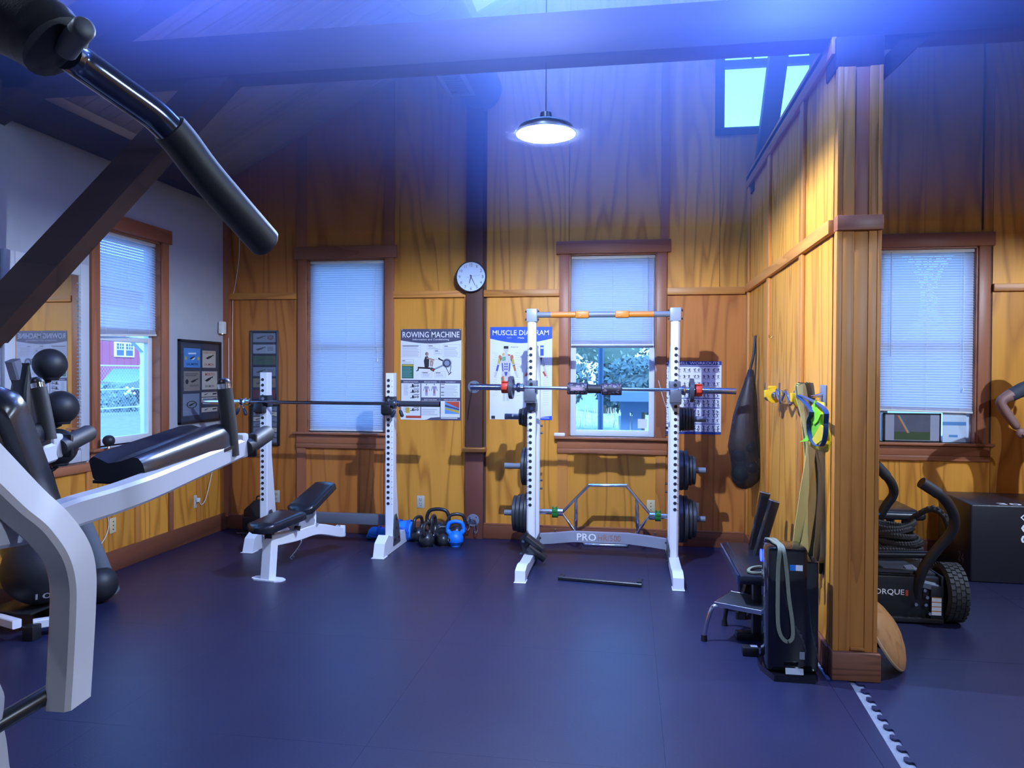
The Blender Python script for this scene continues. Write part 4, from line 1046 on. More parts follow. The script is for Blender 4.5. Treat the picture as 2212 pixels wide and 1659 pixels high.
b = B(); s.rect(b, 0, 0, 1, 1, 1); part('name_patch', b, mat('mauve patch', (.22, .15, .22), .5), padt, smooth=0)
b = B(); s.ring(b, .5, .5, .48, .46, .93, 2, 4); 
for q in ((0, 0, 1, 0), (0, 1, 1, 1), (0, 0, 0, 1), (1, 0, 1, 1)): s.line(b, *q, t=.02, l=2)
s.text(b, 'IRON BULL', .06, .22, .94, .78, .02, 2) if False else s.lines(b, .08, .25, .92, .8, 2, 2, .5)
part('patch_edge', b, mat('pale mauve', (.50, .40, .48), .5), padt, smooth=0, kind='stuff')
def plate(P, ax, r, th, label, group=None, holes=False, m=None):
    P, ax = V(P), V(ax).normalized()
    t = thing('weight_plate', label, 'weight', P, group=group)
    h = th / 2
    part('disc', B().lathe([(.026, -h), (r * .30, -h), (r * .34, -h * .55), (r * .74, -h * .55), (r * .80, -h), (r * .97, -h), (r, -h * .75), (r, h * .75), (r * .97, h), (r * .80, h), (r * .74, h * .55), (r * .34, h * .55), (r * .30, h), (.026, h), (.026, -h)], P, ax, 36), m or IRON, t)
    if holes:
        for k in range(3):
            a = k * 2.094 + .5; s_ = ax.orthogonal().normalized(); u_ = ax.cross(s_)
            c = P + (s_ * math.cos(a) + u_ * math.sin(a)) * r * .56
            part('grip_slot', B().lathe([(0, 0), (r * .16, 0), (r * .16, .002), (0, .002)], c + ax * (h * .56), ax, 14), HOLE, t)
    return t
for e, P, lbl in ((1, A, 'left'), (-1, Bq, 'right')):
    plate(P + d * (e * (.385 - .055)), d, .092, .030, f'small grey iron plate on the {lbl} sleeve of the long barbell', holes=True, m=mat('grey iron', (.055, .062, .08), .32))
    c = P + d * (e * (.385 - .105))
    t2 = thing('bar_collar', f'red plastic clamp collar on the {lbl} sleeve of the long barbell', 'clamp', c)
    RED = mat('red plastic', (.55, .045, .02), .4)
    part('ring', B().lathe([(.026, -.026), (.045, -.026), (.047, -.018), (.047, .018), (.045, .026), (.026, .026), (.026, -.026)], c, d, 20), RED, t2)
    part('latch', B().box(c + V((0, -.046, .0)), (.045, .016, .036), bev=.004).box(c + V((0, -.02, .046)), (.05, .03, .012), bev=.004), RED, t2)
# plates on the pegs: (side, height, list of (radius, thickness))
ry = 6.29
G = {'u': 'top', 'm': 'middle', 'l': 'bottom'}
sets = [(-1, 1.155, 'top left', [(.086, .022), (.084, .022), (.078, .02), (.070, .02)]), (-1, .735, 'middle left', [(.165, .03), (.160, .03)]), (-1, .335, 'bottom left', [(.185, .034), (.165, .032), (.160, .032), (.150, .03)]),
        (1, 1.155, 'top right', [(.100, .022), (.098, .022), (.096, .022), (.094, .020), (.092, .020)]), (1, .735, 'middle right', [(.165, .036), (.162, .036), (.125, .028), (.115, .026)]), (1, .335, 'bottom right', [(.195, .036), (.190, .036), (.165, .03), (.150, .03)])]
ordn = ['innermost', 'second', 'third', 'fourth', 'outermost']
for sx, z, nm, ps in sets:
    x = (XLr if sx < 0 else XRr); off = .05
    for k, (r, th) in enumerate(ps):
        off += th / 2 + .001
        w_ = 'outermost' if k == len(ps) - 1 else ordn[k]
        sz = 'large' if r > .14 else 'small' if r < .12 else 'medium'
        plate((x + sx * off, ry, z - .002), (sx, 0, 0), r, th, f'{sz} iron plate, {w_}, on the {nm} peg of the power rack', 'weight plates on the rack pegs')
        off += th / 2 + .002

# ------------------------------------------------------------------ hex trap bar standing behind the rack
YH = 6.42
P = lambda x, y: PY(x, y, YH)
t = thing('hex_bar', 'chrome hexagonal trap bar standing on edge behind the power rack', 'bar', V((P(1310, 1110).x, YH, .03)))
hx = [P(1272, 1048), P(1353, 1049), P(1405, 1111), P(1354, 1180), P(1262, 1176), P(1214, 1107)]
part('hex_frame', B().tube(hx, .0155, 12, closed=True), CHROME, t)
for x0, y0, x1, y1 in ((1245, 1075, 1243, 1148), (1375, 1078, 1378, 1152)):
    p0, p1 = P(x0, y0), P(x1, y1); p0.y -= .0; 
    part('grip', B().tube([p0, p0.lerp(p1, .15), p0.lerp(p1, .2), p0.lerp(p1, .8), p0.lerp(p1, .85), p1], [.013, .013, .017, .017, .013, .013], 12), CHROME, t)
    part('foot_strut', B(), CHROME, t) if False else None
for x0, x1, yy in ((1216, 1128, 1106), (1403, 1500, 1114)):
    p0, p1 = P(x0, yy), P(x1, yy); p1.z = p0.z
    part('sleeve', B().cyl(p0, p1, .0245, seg=18).cyl(p0, p0.lerp(p1, .12), .034, seg=18), CHROME, t)
for x, lbl in ((1199, 'left'), (1421, 'right')):
    p0 = P(x, 1107 if x < 1300 else 1115)
    t2 = thing('bar_collar', f'green plastic clamp collar on the {lbl} sleeve of the hex bar', 'clamp', p0)
    GRN = mat('green plastic', (.02, .20, .035), .4)
    part('ring', B().lathe([(.0255, -.024), (.044, -.024), (.044, .024), (.0255, .024), (.0255, -.024)], p0, (1, 0, 0), 18), GRN, t2)
    part('latch', B().box(p0 + V((0, -.044, .02)), (.046, .012, .02), bev=.003).box(p0 + V((-.016, -.02, .046)), (.012, .03, .02), bev=.003).box(p0 + V((.016, -.02, .046)), (.012, .03, .02), bev=.003), GRN, t2)

# black bar with hooked ends on the floor
p0, p1 = PZ(1206, 1252), PZ(1386, 1268)
dd = (p1 - p0).normalized(); nn_ = V((-dd.y, dd.x, 0))
t = thing('safety_bar', 'thin black steel bar with upturned ends lying on the floor before the rack', 'bar', (p0 + p1) / 2)
part('bar', B().tube([p0 + V((0, 0, .013)), p1 + V((0, 0, .013))], 1, up=(0, 0, 1), sec=rsec(.030, .026)), BLACK_M, t)
part('end_tab', B().box(p0 + nn_ * .05 + V((.012, 0, .012)), (.035, .10, .008), rot=Matrix.Rotation(math.atan2(dd.y, dd.x), 3, 'Z'), bev=.003), BLACK_M, t)
part('end_tab', B().box(p1 + nn_ * .05 + V((-.02, 0, .030)), (.035, .08, .012), rot=Matrix.Rotation(math.atan2(dd.y, dd.x), 3, 'Z'), bev=.003), BLACK_M, t)

# ------------------------------------------------------------------ squat stand on the left
XA, XB_, YS = -3.165, -2.02, 6.14
t = thing('squat_stand', 'white squat stand with punched uprights holding a chrome barbell before the closed blind', 'rack', ((XA + XB_) / 2, 6.2, 0))
for x in (XA, XB_):
    part('upright', B().tube([(x, YS + .045, .08), (x, YS + .045, 1.52)], 1, up=(0, 1, 0), sec=rsec(.070, .090, .08)), FRAME_W, t)
    for k in range(23):
        z = .405 + k * .0478
        inst(type('o', (), {'data': hme}), 'hole', (x - .008 - t.location.x, YS - .0005 - t.location.y, z), t)
    tick = B()
    for k in range(23):
        z = .398 + k * .0478; dx = -.032 if x < -3 else .020
        tick.bb(x + dx, x + dx + .008, YS - .0012, YS, z, z + .004)
    part('number_mark', tick, HOLE, t, kind='stuff')
    part('gusset', B().prism([(YS + .09, .10), (YS + .22, .10), (YS + .14, .62), (YS + .09, .95)], (x - .020, 0, 0), (0, 1, 0), (0, 0, 1), (.04, 0, 0)), FRAME_W, t)
    fb = part('foot', B().prism([(5.86, .003), (5.90, .115), (6.00, .165), (6.10, .13), (6.46, .12), (6.56, .06), (6.56, .004)], (x - .045, 0, 0), (0, 1, 0), (0, 0, 1), (.09, 0, 0)), FRAME_W, t)
    part('foot_flange', B().bb(x - .055, x + .055, 5.845, 5.95, 0, .007, bev=.002), FRAME_W, fb)
    part('side_plate', B().prism([(YS - .03, .05), (YS + .17, .05), (YS + .13, .20), (YS + .06, .31), (YS + .02, .31)], (x + .0455, 0, 0), (0, 1, 0), (0, 0, 1), (.005, 0, 0)), DGREY, t)
    nb = B()
    for y, z in ((YS + .0, .10), (YS + .11, .10), (YS + .05, .19), (YS + .05, .27)): nb.cyl((x + .050, y, z), (x + .060, y, z), .010, seg=8)
    part('bolt', nb, BLACK_M, t)
    zc = 1.235
    jh = part('bar_hook', B().bb(x - .040, x + .040, YS - .008, YS + .095, zc - .02, zc + .085, bev=.006).bb(x - .040, x + .040, YS - .10, YS - .006, zc - .075, zc - .003, bev=.02).bb(x - .040, x + .040, YS - .106, YS - .086, zc - .06, zc + .020, bev=.007), BLACK_P, t)
    part('hook_pin', B().cyl((x, YS - .014, zc + .055), (x, YS - .007, zc + .055), .013, seg=12), GREY_M, jh)
part('crossmember', B().bb(XA + .03, XB_ - .03, YS + .15, YS + .21, .185, .275, bev=.004), mat('slate steel', (.115, .125, .16), .4), t)
part('pull_pin', B().lathe([(0, 0), (.012, 0), (.012, .04), (.03, .045), (.034, .06), (.028, .066), (0, .066)], (XA + .06, 6.02, .13), (1, -.2, 0), 14), mat('dark red knob', (.32, .05, .02), .4), t)
A2 = V((-3.63, YS - .055, 1.262)); B2 = V((-1.535, YS - .055, 1.262))
A2 = PY(440, 875, YS - .055); B2 = PY(950, 872, YS - .055); A2.z = B2.z = 1.262
bt2, d2 = barbell('barbell', 'chrome and black barbell resting on the squat stand hooks', A2, B2, .0145, .0245, .40, CHROME, CHROME)
bpy.data.objects[bt2.name].children
for ch in bt2.children:
    if ch.name.startswith('sleeve') and ch.data.vertices[0].co.x > .3 or ch.name.startswith('collar') and ch.data.vertices[0].co.x > .3:
        ch.data.materials.clear(); ch.data.materials.append(mat('dark chrome', (.10, .11, .14), .22, metal=.6))
    if ch.name.startswith('shaft'):
        ch.data.materials.clear(); ch.data.materials.append(mat('steel shaft', (.30, .32, .38), .25, metal=1))
for P, e, lbl in ((A2, 1, 'left'), (B2, -1, 'right')):
    c = P + d2 * (e * .36)
    t2 = thing('spring_clamp', f'steel spring clamp with black grips hanging on the {lbl} sleeve of the squat stand barbell', 'clamp', c)
    coil = []
    for k in range(40):
        a = k * .5; coil.append(c + d2 * ((k / 40 - .5) * .035) + V((0, .0285 * math.cos(a), .0285 * math.sin(a))))
    part('coil', B().tube(coil, .0035, 6), CHROME, t2)
    for k, (dx, dz) in enumerate(((-.030 * e, -.10), (.035 * e, -.105))):
        g0 = c + V((dx * .3, -.012, -.030)); g1 = c + V((dx * 1.5, -.02, dz - .01))
        part('wire', B().tube([c + V((dx * .2, -.01, -.02)), g0.lerp(g1, .4)], .0035, 6), CHROME, t2)
        part('grip', B().tube([g0.lerp(g1, .3), g0.lerp(g1, .45), g0.lerp(g1, .9), g1], [.008, .015, .015, .009], 12), mat('navy rubber', (.012, .018, .045) if e > 0 else (.012, .012, .016), .5), t2)
# ------------------------------------------------------------------ adjustable bench
f0 = PZ(579, 1252); f0.z = 0
rE = PY(737, 1146, 6.10)
t = thing('weight_bench', 'white framed adjustable bench with black padded seat and raised backrest', 'bench', f0)
ax_ = V((rE.x - f0.x, rE.y - f0.y, 0)).normalized(); sd = V((ax_.y, -ax_.x, 0))
def bp3(s_, u_, z_): return V((f0.x, f0.y, 0)) + ax_ * s_ + sd * u_ + V((0, 0, z_))
part('front_leg', B().tube([bp3(.0, 0, .006), bp3(.02, 0, .20), bp3(.03, 0, .30)], 1, up=ax_, sec=rsec(.085, .08, .08)), FRAME_W, t)
part('foot_plate', B().prism([(-.13, -.02), (-.09, -.05), (.09, -.05), (.13, -.02), (.13, .03), (.09, .055), (-.09, .055), (-.13, .03)], bp3(0, 0, 0), sd, ax_, (0, 0, .010)), FRAME_W, t)
L = (rE - V((f0.x, f0.y, rE.z))).length
part('main_beam', B().tube(crom([bp3(.0, 0, .285), bp3(.30, 0, .262), bp3(.60, 0, .255), bp3(L - .06, 0, rE.z + .0), bp3(L, 0, rE.z)], 4), 1, up=(0, 0, 1), sec=rsec(.075, .085, .08)), FRAME_W, t)
part('beam_cap', B().box(bp3(L - .01, 0, rE.z), (.082, .03, .095), rot=Matrix((sd, ax_, V((0, 0, 1)))).transposed(), bev=.004), FRAME_W, t)
part('hinge_bracket', B().prism([(.26, .27), (.62, .27), (.52, .37), (.42, .40), (.36, .37)], bp3(0, -.03, 0), ax_, (0, 0, 1), sd * .06), mat('shaded steel', (.34, .36, .42), .4), t)
part('seat_post', B().box(bp3(.02, 0, .345), (.055, .055, .10), bev=.004), BLACK_M, t)
def padshape(c0, c1, w0, w1, th, bend=.0, n=10):
    """tapered upholstered pad from c0 to c1 (underside centreline), thickness along normal"""
    c0, c1 = V(c0), V(c1); d = (c1 - c0).normalized(); nrm = sd.cross(d).normalized()
    if nrm.z < 0: nrm = -nrm
    rs = []
    for i in range(n + 1):
        f = i / n; e = min(f, 1 - f) * (c1 - c0).length
        k = math.sqrt(max(0, 1 - (1 - min(1, e / .05)) ** 2)) if e < .05 else 1
        k = .35 + .65 * k
        w_ = (w0 + (w1 - w0) * f) / 2 * k; c = c0.lerp(c1, f); h = th * (.45 + .55 * k)
        pr = []
        for a, b in ((-1, .12), (-1, .7), (-.93, .90), (-.7, 1), (0, 1.03), (.7, 1), (.93, .90), (1, .7), (1, .12), (.95, 0), (0, 0), (-.95, 0)):
            pr.append(c + sd * (a * w_) + nrm * (b * h))
        rs.append(pr)
    return rs
sz = .395
part('seat', B().rings(padshape(bp3(-.13, 0, .36), bp3(.335, 0, .40), .22, .27, .065)), VINYL, t, smooth=60)
hin = bp3(.36, 0, .405); topc = PY(714, 1040, f0.y + .80); topc = bp3(.80, 0, topc.z - .035)
part('backrest', B().rings(padshape(hin, topc, .235, .195, .06)), VINYL, t, smooth=60)
dirb = (topc - hin).normalized()
part('backrest_frame', B().tube([hin + dirb * .02 + V((0, 0, -.025)), hin + dirb * .38 + V((0, 0, -.025))], 1, up=(0, 0, 1), sec=rsec(.05, .03)), BLACK_M, t)
arc = [bp3(.55, .05, .28), bp3(.60, .055, .22), bp3(.58, .06, .14), bp3(.48, .06, .07), bp3(.40, .06, .045)]
arc = [PY(653, 1160, 5.65), PY(650, 1172, 5.62), PY(642, 1186, 5.55), PY(631, 1200, 5.5), PY(626, 1205, 5.48)]
part('ladder_arm', B().tube(crom(arc, 5), .005, 8), CHROME, t)
nb = B()
for q in (arc[2], arc[3], arc[4]): nb.cyl(q, q + V((.02, 0, -.012)), .006, seg=8)
part('pin', nb, CHROME, t)
part('brace', B().tube([hin + dirb * .25 + V((0, 0, -.04)), bp3(.55, .03, .30), arc[0]], .012, 8), FRAME_W, t)
part('pop_pin', B().cyl(bp3(.25, .05, .34), bp3(.27, .09, .33), .012, .020, seg=12), BLACK_P, t)
part('bolt', B().cyl(bp3(.56, .038, .305), bp3(.56, .05, .305), .012, seg=10).cyl(bp3(L - .12, 0, rE.z + .04), bp3(L - .12, 0, rE.z + .055), .012, seg=10).cyl(bp3(L - .03, 0, rE.z + .04), bp3(L - .03, 0, rE.z + .055), .012, seg=10), CHROME, t)

# ------------------------------------------------------------------ kettlebells
KBM = mat('enamelled iron', (.020, .022, .027), .28, bump=.05, bscale=120)
def kettlebell(px, py, Y, r, hw, hh, rz, label, m=KBM, extra=False, hr=.015):
    p = PY(px, py, Y); x, y = p.x, Y
    t = thing('kettlebell', label, 'kettlebell', (x, y, 0), rz=rz, group='kettlebells by the post')
    prof = []
    for k in range(15):
        a = -math.pi / 2 + math.pi * k / 14; z = r * .93 + r * math.sin(a)
        prof.append((r * math.cos(a), z))
    prof = [(q, z) for q, z in prof if z > r * .08]; prof = [(0, 0), (prof[0][0] * .98, 0)] + prof
    part('bell', B().lathe(prof, (0, 0, 0), seg=28), m, t)
    zt = r * 1.55
    hp = [(-hw * .42, 0, zt), (-hw * .62, 0, zt + hh * .35), (-hw * .50, 0, zt + hh * .85), (-hw * .2, 0, zt + hh), (hw * .2, 0, zt + hh), (hw * .50, 0, zt + hh * .85), (hw * .62, 0, zt + hh * .35), (hw * .42, 0, zt)]
    part('handle', B().tube(crom(hp, 4), [hr * 1.35] * 4 + [hr] * (len(crom(hp, 4)) - 8) + [hr * 1.35] * 4, 12), m, t)
    return t
kettlebell(946, 1150, 6.64, .088, .165, .140, R(4), 'largest black kettlebell at the back of the row, its wide handle standing highest', hr=.017)
kettlebell(903, 1150, 6.52, .070, .12, .115, R(75), 'black kettlebell at the left end of the cluster beside the blue sandbag')
kettlebell(936, 1150, 6.47, .062, .11, .15, R(88), 'black kettlebell between the front pair with its handle edge on')
kettlebell(986, 1150, 6.64, .075, .125, .12, R(15), 'black kettlebell at the back right behind the blue kettlebell')
kettlebell(922, 1165, 6.34, .068, .11, .10, R(80), 'matt black kettlebell at the front of the cluster')
kettlebell(957, 1162, 6.40, .056, .095, .08, R(25), 'small glossy black kettlebell between the front black one and the blue one', hr=.013)
kb = kettlebell(984, 1165, 6.42, .070, .115, .105, R(10), 'bright blue vinyl kettlebell at the right end of the cluster', mat('blue vinyl', (.008, .19, .78), .42), hr=.017)
part('seam_ring', B().lathe([(.0700, .040), (.0705, .043), (.0700, .046)], (0, 0, 0), seg=28), mat('deep blue vinyl', (.005, .10, .55), .45), kb)
part('weight_badge', B().cyl((-.055, -.040, .062), (-.058, -.0425, .062), .017, seg=16), INK, kb)
b = B(); text_bm(b, '5', V((-.062, -.0430, .052)), V((.6, -.8, 0)), (0, 0, 1), .010, .02, .02)
part('weight_number', b, PWHITE, kb, smooth=0)

# ------------------------------------------------------------------ blue sandbag, backpack
SB = mat('blue canvas', (.012, .26, .80), .6, var=.2, bump=.3, bscale=30); SB2 = mat('dark blue webbing', (.008, .11, .60), .6)
p0, p1 = PZ(800, 1168), PZ(884, 1168); yb_ = 6.57
t = thing('sandbag', 'bright blue canvas sandbag with dark blue straps lying behind the right squat stand foot', 'bag', ((p0.x + p1.x) / 2, yb_, 0))
b = B(); pts = []; n = 22
xs0, xs1 = PY(793, 1150, yb_).x, PY(900, 1150, yb_).x
rs = []
for i in range(n + 1):
    f = i / n; r = .088 * (1 - (1 - min(1, min(f, 1 - f) / .12)) ** 2) ** .5 if min(f, 1 - f) < .12 else .088
    r = max(r, .025) * (.62 if f < .35 else .62 + .38 * min(1, (f - .35) / .2))
    x = xs0 + (xs1 - xs0) * f; c = V((x, yb_, r * .98)); ring = []
    for k in range(18):
        a = k * math.pi / 9; w_ = 1 + .10 * mnoise.noise(V((f * 7, math.cos(a) * 1.3, math.sin(a) * 1.3)))
        ring.append(c + V((0, math.cos(a) * r * w_, max(-r * .97, math.sin(a) * r * w_ * 1.0))))
    rs.append(ring)
part('body', b.rings(rs), SB, t, smooth=60)
def strap_ring(x, r, w_, name='strap'):
    sec = []
    ring = []
    for k in range(28):
        a = k * 2 * math.pi / 28; ring.append(V((x, yb_ + math.cos(a) * r, max(.004, r * .98 - .004 + math.sin(a) * r))))
    part(name, B().tube(ring, 1, closed=True, up=(1, 0, 0), sec=[(-.003, -w_), (.003, -w_), (.003, w_), (-.003, w_)]), SB2, t)
strap_ring(xs0 + (xs1 - xs0) * .66, .094, .014); strap_ring(xs0 + (xs1 - xs0) * .86, .094, .014); strap_ring(xs0 + (xs1 - xs0) * .25, .060, .010)
xm_ = xs0 + (xs1 - xs0) * .76
part('carry_handle', B().tube(crom([(xm_ - .06, yb_ - .088, .10), (xm_ - .03, yb_ - .108, .13), (xm_ + .03, yb_ - .108, .12), (xm_ + .06, yb_ - .088, .08)], 5), .011, 8), SB2, t)
part('carry_handle', B().tube(crom([(xs0 + .03, yb_ - .05, .055), (xs0 + .05, yb_ - .07, .04), (xs0 + .12, yb_ - .07, .03), (xs0 + .16, yb_ - .05, .045)], 5), .008, 8), SB2, t)
p = PY(552, 1090, 6.60)
t = thing('backpack', 'black mesh backpack slumped against the back wall behind the squat stand', 'bag', (p.x, 6.60, 0))
x = p.x; rs = []
for i in range(11):
    f = i / 10; z = .30 * f; w_ = (.150 - .02 * f) * (1 if f < .7 else 1 - .75 * (f - .7) / .3); dpt = .09 * (1 - .35 * f)
    ring = []
    for k in range(20):
        a = k * math.pi / 10; nz_ = 1 + .10 * mnoise.noise(V((math.cos(a) * 2, math.sin(a) * 2, f * 4)))
        ring.append(V((x + .01 * math.sin(f * 5) + math.copysign(abs(math.cos(a)) ** .7, math.cos(a)) * w_ * nz_, 6.62 + .055 * f + math.copysign(abs(math.sin(a)) ** .7, math.sin(a)) * dpt * nz_, z)))
    rs.append(ring)
BPK = mat('black nylon', (.010, .011, .015), .6, bump=.4, bscale=60)
part('body', B().rings(rs), BPK, t, smooth=60)
part('front_pocket', B().box((x, 6.535, .10), (.19, .05, .14), bev=.022), BPK, t)
part('grab_loop', B().tube(crom([(x - .03, 6.67, .29), (x - .02, 6.67, .335), (x + .02, 6.67, .335), (x + .03, 6.67, .29)], 4), .008, 8), BPK, t)
part('shoulder_strap', B().tube(crom([(x + .13, 6.60, .23), (x + .185, 6.59, .17), (x + .19, 6.57, .08), (x + .15, 6.56, .02)], 5), 1, up=(0, 1, 0), sec=rsec(.012, .04)), BPK, t)
part('piping', B().tube([(x - .15, 6.525, .012), (x + .10, 6.52, .010)], .004, 6), mat('grey piping', (.12, .13, .16), .5), t)
# white plug on the sill
p = PZ(1209, 938, ZS); p.y = D - .03
one('sill_latch', B().box((p.x + .02, D - .03, ZS + .016), (.10, .03, .032), bev=.010), WPLAST, 'small white plastic latch lying on the sill behind the power rack', 'latch', (p.x + .02, D - .03, ZS))
p = PY(1388, 918, D + .02)
one('window_note', B().bb(p.x - .042, p.x + .042, D + .088, D + .089, ZS + .075, ZS + .16), mat('pale note', (.70, .72, .80), .6), 'small square paper note stuck in the lower corner of the middle window', 'note', (p.x, D + .09, ZS + .075))
# ------------------------------------------------------------------ mesh ball bag hanging on the partition
def meshfab():
    m, tt, p = base('black mesh fabric'); out = tt.nodes['Material Output']
    p.inputs['Base Color'].default_value = (.012, .012, .016, 1); p.inputs['Roughness'].default_value = .5
    tr = nn(tt, 'ShaderNodeBsdfTransparent'); ms = nn(tt, 'ShaderNodeMixShader'); tc = nn(tt, 'ShaderNodeTexCoord'); n = nn(tt, 'ShaderNodeTexNoise'); n.inputs['Scale'].default_value = 18
    mr = nn(tt, 'ShaderNodeMapRange'); mr.inputs[3].default_value = .62; mr.inputs[4].default_value = .92
    tt.links.new(tc.outputs['Object'], n.inputs['Vector']); tt.links.new(n.outputs[0], mr.inputs[0]); tt.links.new(mr.outputs[0], ms.inputs[0])
    tt.links.new(tr.outputs[0], ms.inputs[1]); tt.links.new(p.outputs[0], ms.inputs[2]); tt.links.new(ms.outputs[0], out.inputs[0]); return m
MF = meshfab()
hk = PX(1635, 724, XP - .025); yq = hk.y
def bp2(px, py): return PY(px, py, yq - .02)
t = thing('mesh_bag', 'black mesh ball bag hanging by its cord from a brass hook on the partition', 'bag', (hk.x - .07, yq, bp2(1610, 1055).z))
rows = [(1622, 800, 6), (1619, 830, 13), (1615, 865, 21), (1611, 900, 27), (1608, 940, 32), (1608, 965, 35), (1610, 985, 34), (1612, 1005, 34), (1612, 1025, 33), (1610, 1040, 27), (1608, 1050, 17), (1607, 1055, 4)]
rs = []
for i, (px, py, hw) in enumerate(rows):
    c = bp2(px, py); e = bp2(px + hw, py); r = (e - c).length; ring = []
    for k in range(22):
        a = k * math.pi / 11; w_ = 1 + .10 * mnoise.noise(V((math.cos(a) * 2.2, math.sin(a) * 2.2, i * .5)))
        ring.append(c + V((math.cos(a) * r * w_, math.sin(a) * r * .75 * w_, .006 * math.sin(3 * a))))
    rs.append(ring)
part('net', B().rings(rs), MF, t, smooth=80)
hk2 = hk + V((-.012, 0, -.006))
part('draw_cord', B().tube(crom([hk2, bp2(1628, 765), bp2(1621, 798), bp2(1620, 815)], 5), .010, 8), BPK, t)
part('draw_cord', B().tube(crom([hk2 + V((0, 0, .004)), bp2(1633, 770), bp2(1631, 820), bp2(1628, 870), bp2(1632, 930), bp2(1640, 990)], 5), .006, 8), BPK, t)
part('cord_lock', B().ball(bp2(1630, 833), .010, seg=10), BLACK_P, t)
for px, py, r, col, lab in ((1600, 1024, .062, (.012, .05, .03), 'dark green ball at the bottom of the hanging mesh bag'), (1625, 1010, .050, (.02, .02, .026), 'black ball on the right inside the hanging mesh bag'), (1597, 985, .050, (.022, .024, .032), 'shiny black ball on the left inside the hanging mesh bag'), (1622, 968, .04, (.03, .032, .04), 'small dark ball topmost in the hanging mesh bag')):
    c = bp2(px, py); one('ball', B().ball(c, r, seg=20), mat('ball ' + lab[:12], col, .3), lab, 'ball', c)
c = bp2(1634, 1015)
one('ball_strap', B().tube(crom([bp2(1628, 990), bp2(1640, 1010), bp2(1644, 1030), bp2(1636, 1040)], 5), 1, up=(0, 1, 0), sec=rsec(.006, .03)), mat('orange strap', (.48, .10, .02), .5), 'orange strap showing on the right side of the mesh bag', 'strap', c)
BRASS = mat('brass', (.62, .42, .14), .3, metal=1)
for px, py, lab in ((1635, 724, 'small brass cup hook holding the mesh bag on the partition'), (1672, 727, 'small empty brass cup hook beside the mesh bag hook')):
    p = PX(px, py, XP)
    one('cup_hook', B().tube(crom([p, p + V((-.012, 0, 0)), p + V((-.022, 0, -.010)), p + V((-.032, 0, -.006)), p + V((-.034, 0, .012))], 5), .0028, 8), BRASS, lab, 'hook', p)

# ------------------------------------------------------------------ curl bar on its hooks
xc_ = XP - .075
e0, e1 = PX(1664, 852, xc_), PX(1741, 868, xc_); zc = 1.385
t = thing('curl_bar', 'chrome zigzag curl bar with yellow collars hung level on the partition', 'barbell', (xc_, (e0.y + e1.y) / 2, zc))
ya_, yb2 = e1.y, e0.y; Lc = yb2 - ya_
zz = [(0, 0), (.20, 0), (.24, .035), (.36, -.035), (.50, .035), (.64, -.035), (.76, .035), (.80, 0), (1, 0)]
part('shaft', B().tube(crom([(xc_, ya_ + Lc * a, zc + b) for a, b in zz], 4), .014, 12), CHROME, t)
part('sleeve', B().cyl((xc_, ya_ - .02, zc), (xc_, ya_ + .17, zc), .025, seg=18), CHROME, t); part('sleeve', B().cyl((xc_, yb2 - .17, zc), (xc_, yb2 + .02, zc), .025, seg=18), CHROME, t)
YEL = mat('yellow plastic', (.72, .42, .01), .4)
for y, lab in ((ya_ + .09, 'yellow clamp collar on the near end of the curl bar'), (yb2 - .12, 'yellow clamp collar on the far end of the curl bar')):
    c = V((xc_, y, zc)); t2 = thing('bar_collar', lab, 'clamp', c)
    part('ring', B().lathe([(.0255, -.026), (.050, -.026), (.052, 0), (.050, .026), (.0255, .026), (.0255, -.026)], c, (0, 1, 0), 18), YEL, t2)
    part('latch', B().box(c + V((-.01, 0, .052)), (.05, .05, .02), bev=.004).box(c + V((-.05, 0, .01)), (.02, .05, .05), bev=.004), YEL, t2)
for px in (1690, 1725):
    p = PX(px, 845, XP); y = p.y
    t2 = thing('wall_hook', f'upright steel hook under the {"far" if px < 1700 else "near"} part of the curl bar', 'hook', (XP, y, zc - .04))
    part('prong', B().tube(crom([(XP, y, zc - .03), (xc_ + .01, y, zc - .035), (xc_ - .03, y, zc - .030), (xc_ - .036, y, zc + .01), (xc_ - .036, y, zc + .085)], 5), .006, 8), CHROME, t2)
    part('base', B().bb(XP - .006, XP, y - .03, y + .03, zc - .07, zc + .03, bev=.002), CHROME, t2)

# ------------------------------------------------------------------ resistance bands
hp_ = PX(1779, 852, XP); yh = hp_.y; zh = hp_.z
t = thing('wall_hook', 'grey steel plate with a silver hook near the column holding the resistance bands', 'hook', (XP, yh, zh))
part('plate', B().bb(XP - .006, XP, yh - .07, yh + .05, zh - .06, zh + .05, bev=.003), GREY_M, t)
part('prong', B().tube(crom([(XP - .004, yh, zh), (XP - .05, yh, zh - .012), (XP - .11, yh, zh - .015), (XP - .135, yh, zh + .01), (XP - .135, yh, zh + .045)], 5), .010, 10), CHROME, t)
OL = mat('olive latex', (.085, .085, .045), .45); PALE = mat('pale yellow latex', (.58, .50, .17), .45); OL2 = mat('grey olive latex', (.24, .23, .13), .45); OL3 = mat('dark olive latex', (.045, .05, .030), .45)
def band(label, px, dy, w_, m):
    """a loop of flat latex hung over the prong: strand down, round the bottom and up again"""
    Y = yh + dy; p = [PY(x, y, Y) for x, y in px]
    p[0] = V((XP - .06 - .5 * (.06 - dy), Y * .3 + yh * .7, zh + .002)); p[-1] = p[0] + V((.012, .004, .004))
    p = [q + V((0, .012 * math.sin(i * 2.1), 0)) for i, q in enumerate(p)]
    sec = [(-.002, -w_ / 2), (.002, -w_ / 2), (.002, w_ / 2), (-.002, w_ / 2)]
    return one('resistance_band', B().tube(crom(p, 6, closed=True), 1, closed=True, up=V((1, .25, 0)).normalized(), sec=sec), m, label, 'exercise band', (p[0].x, yh, zh))
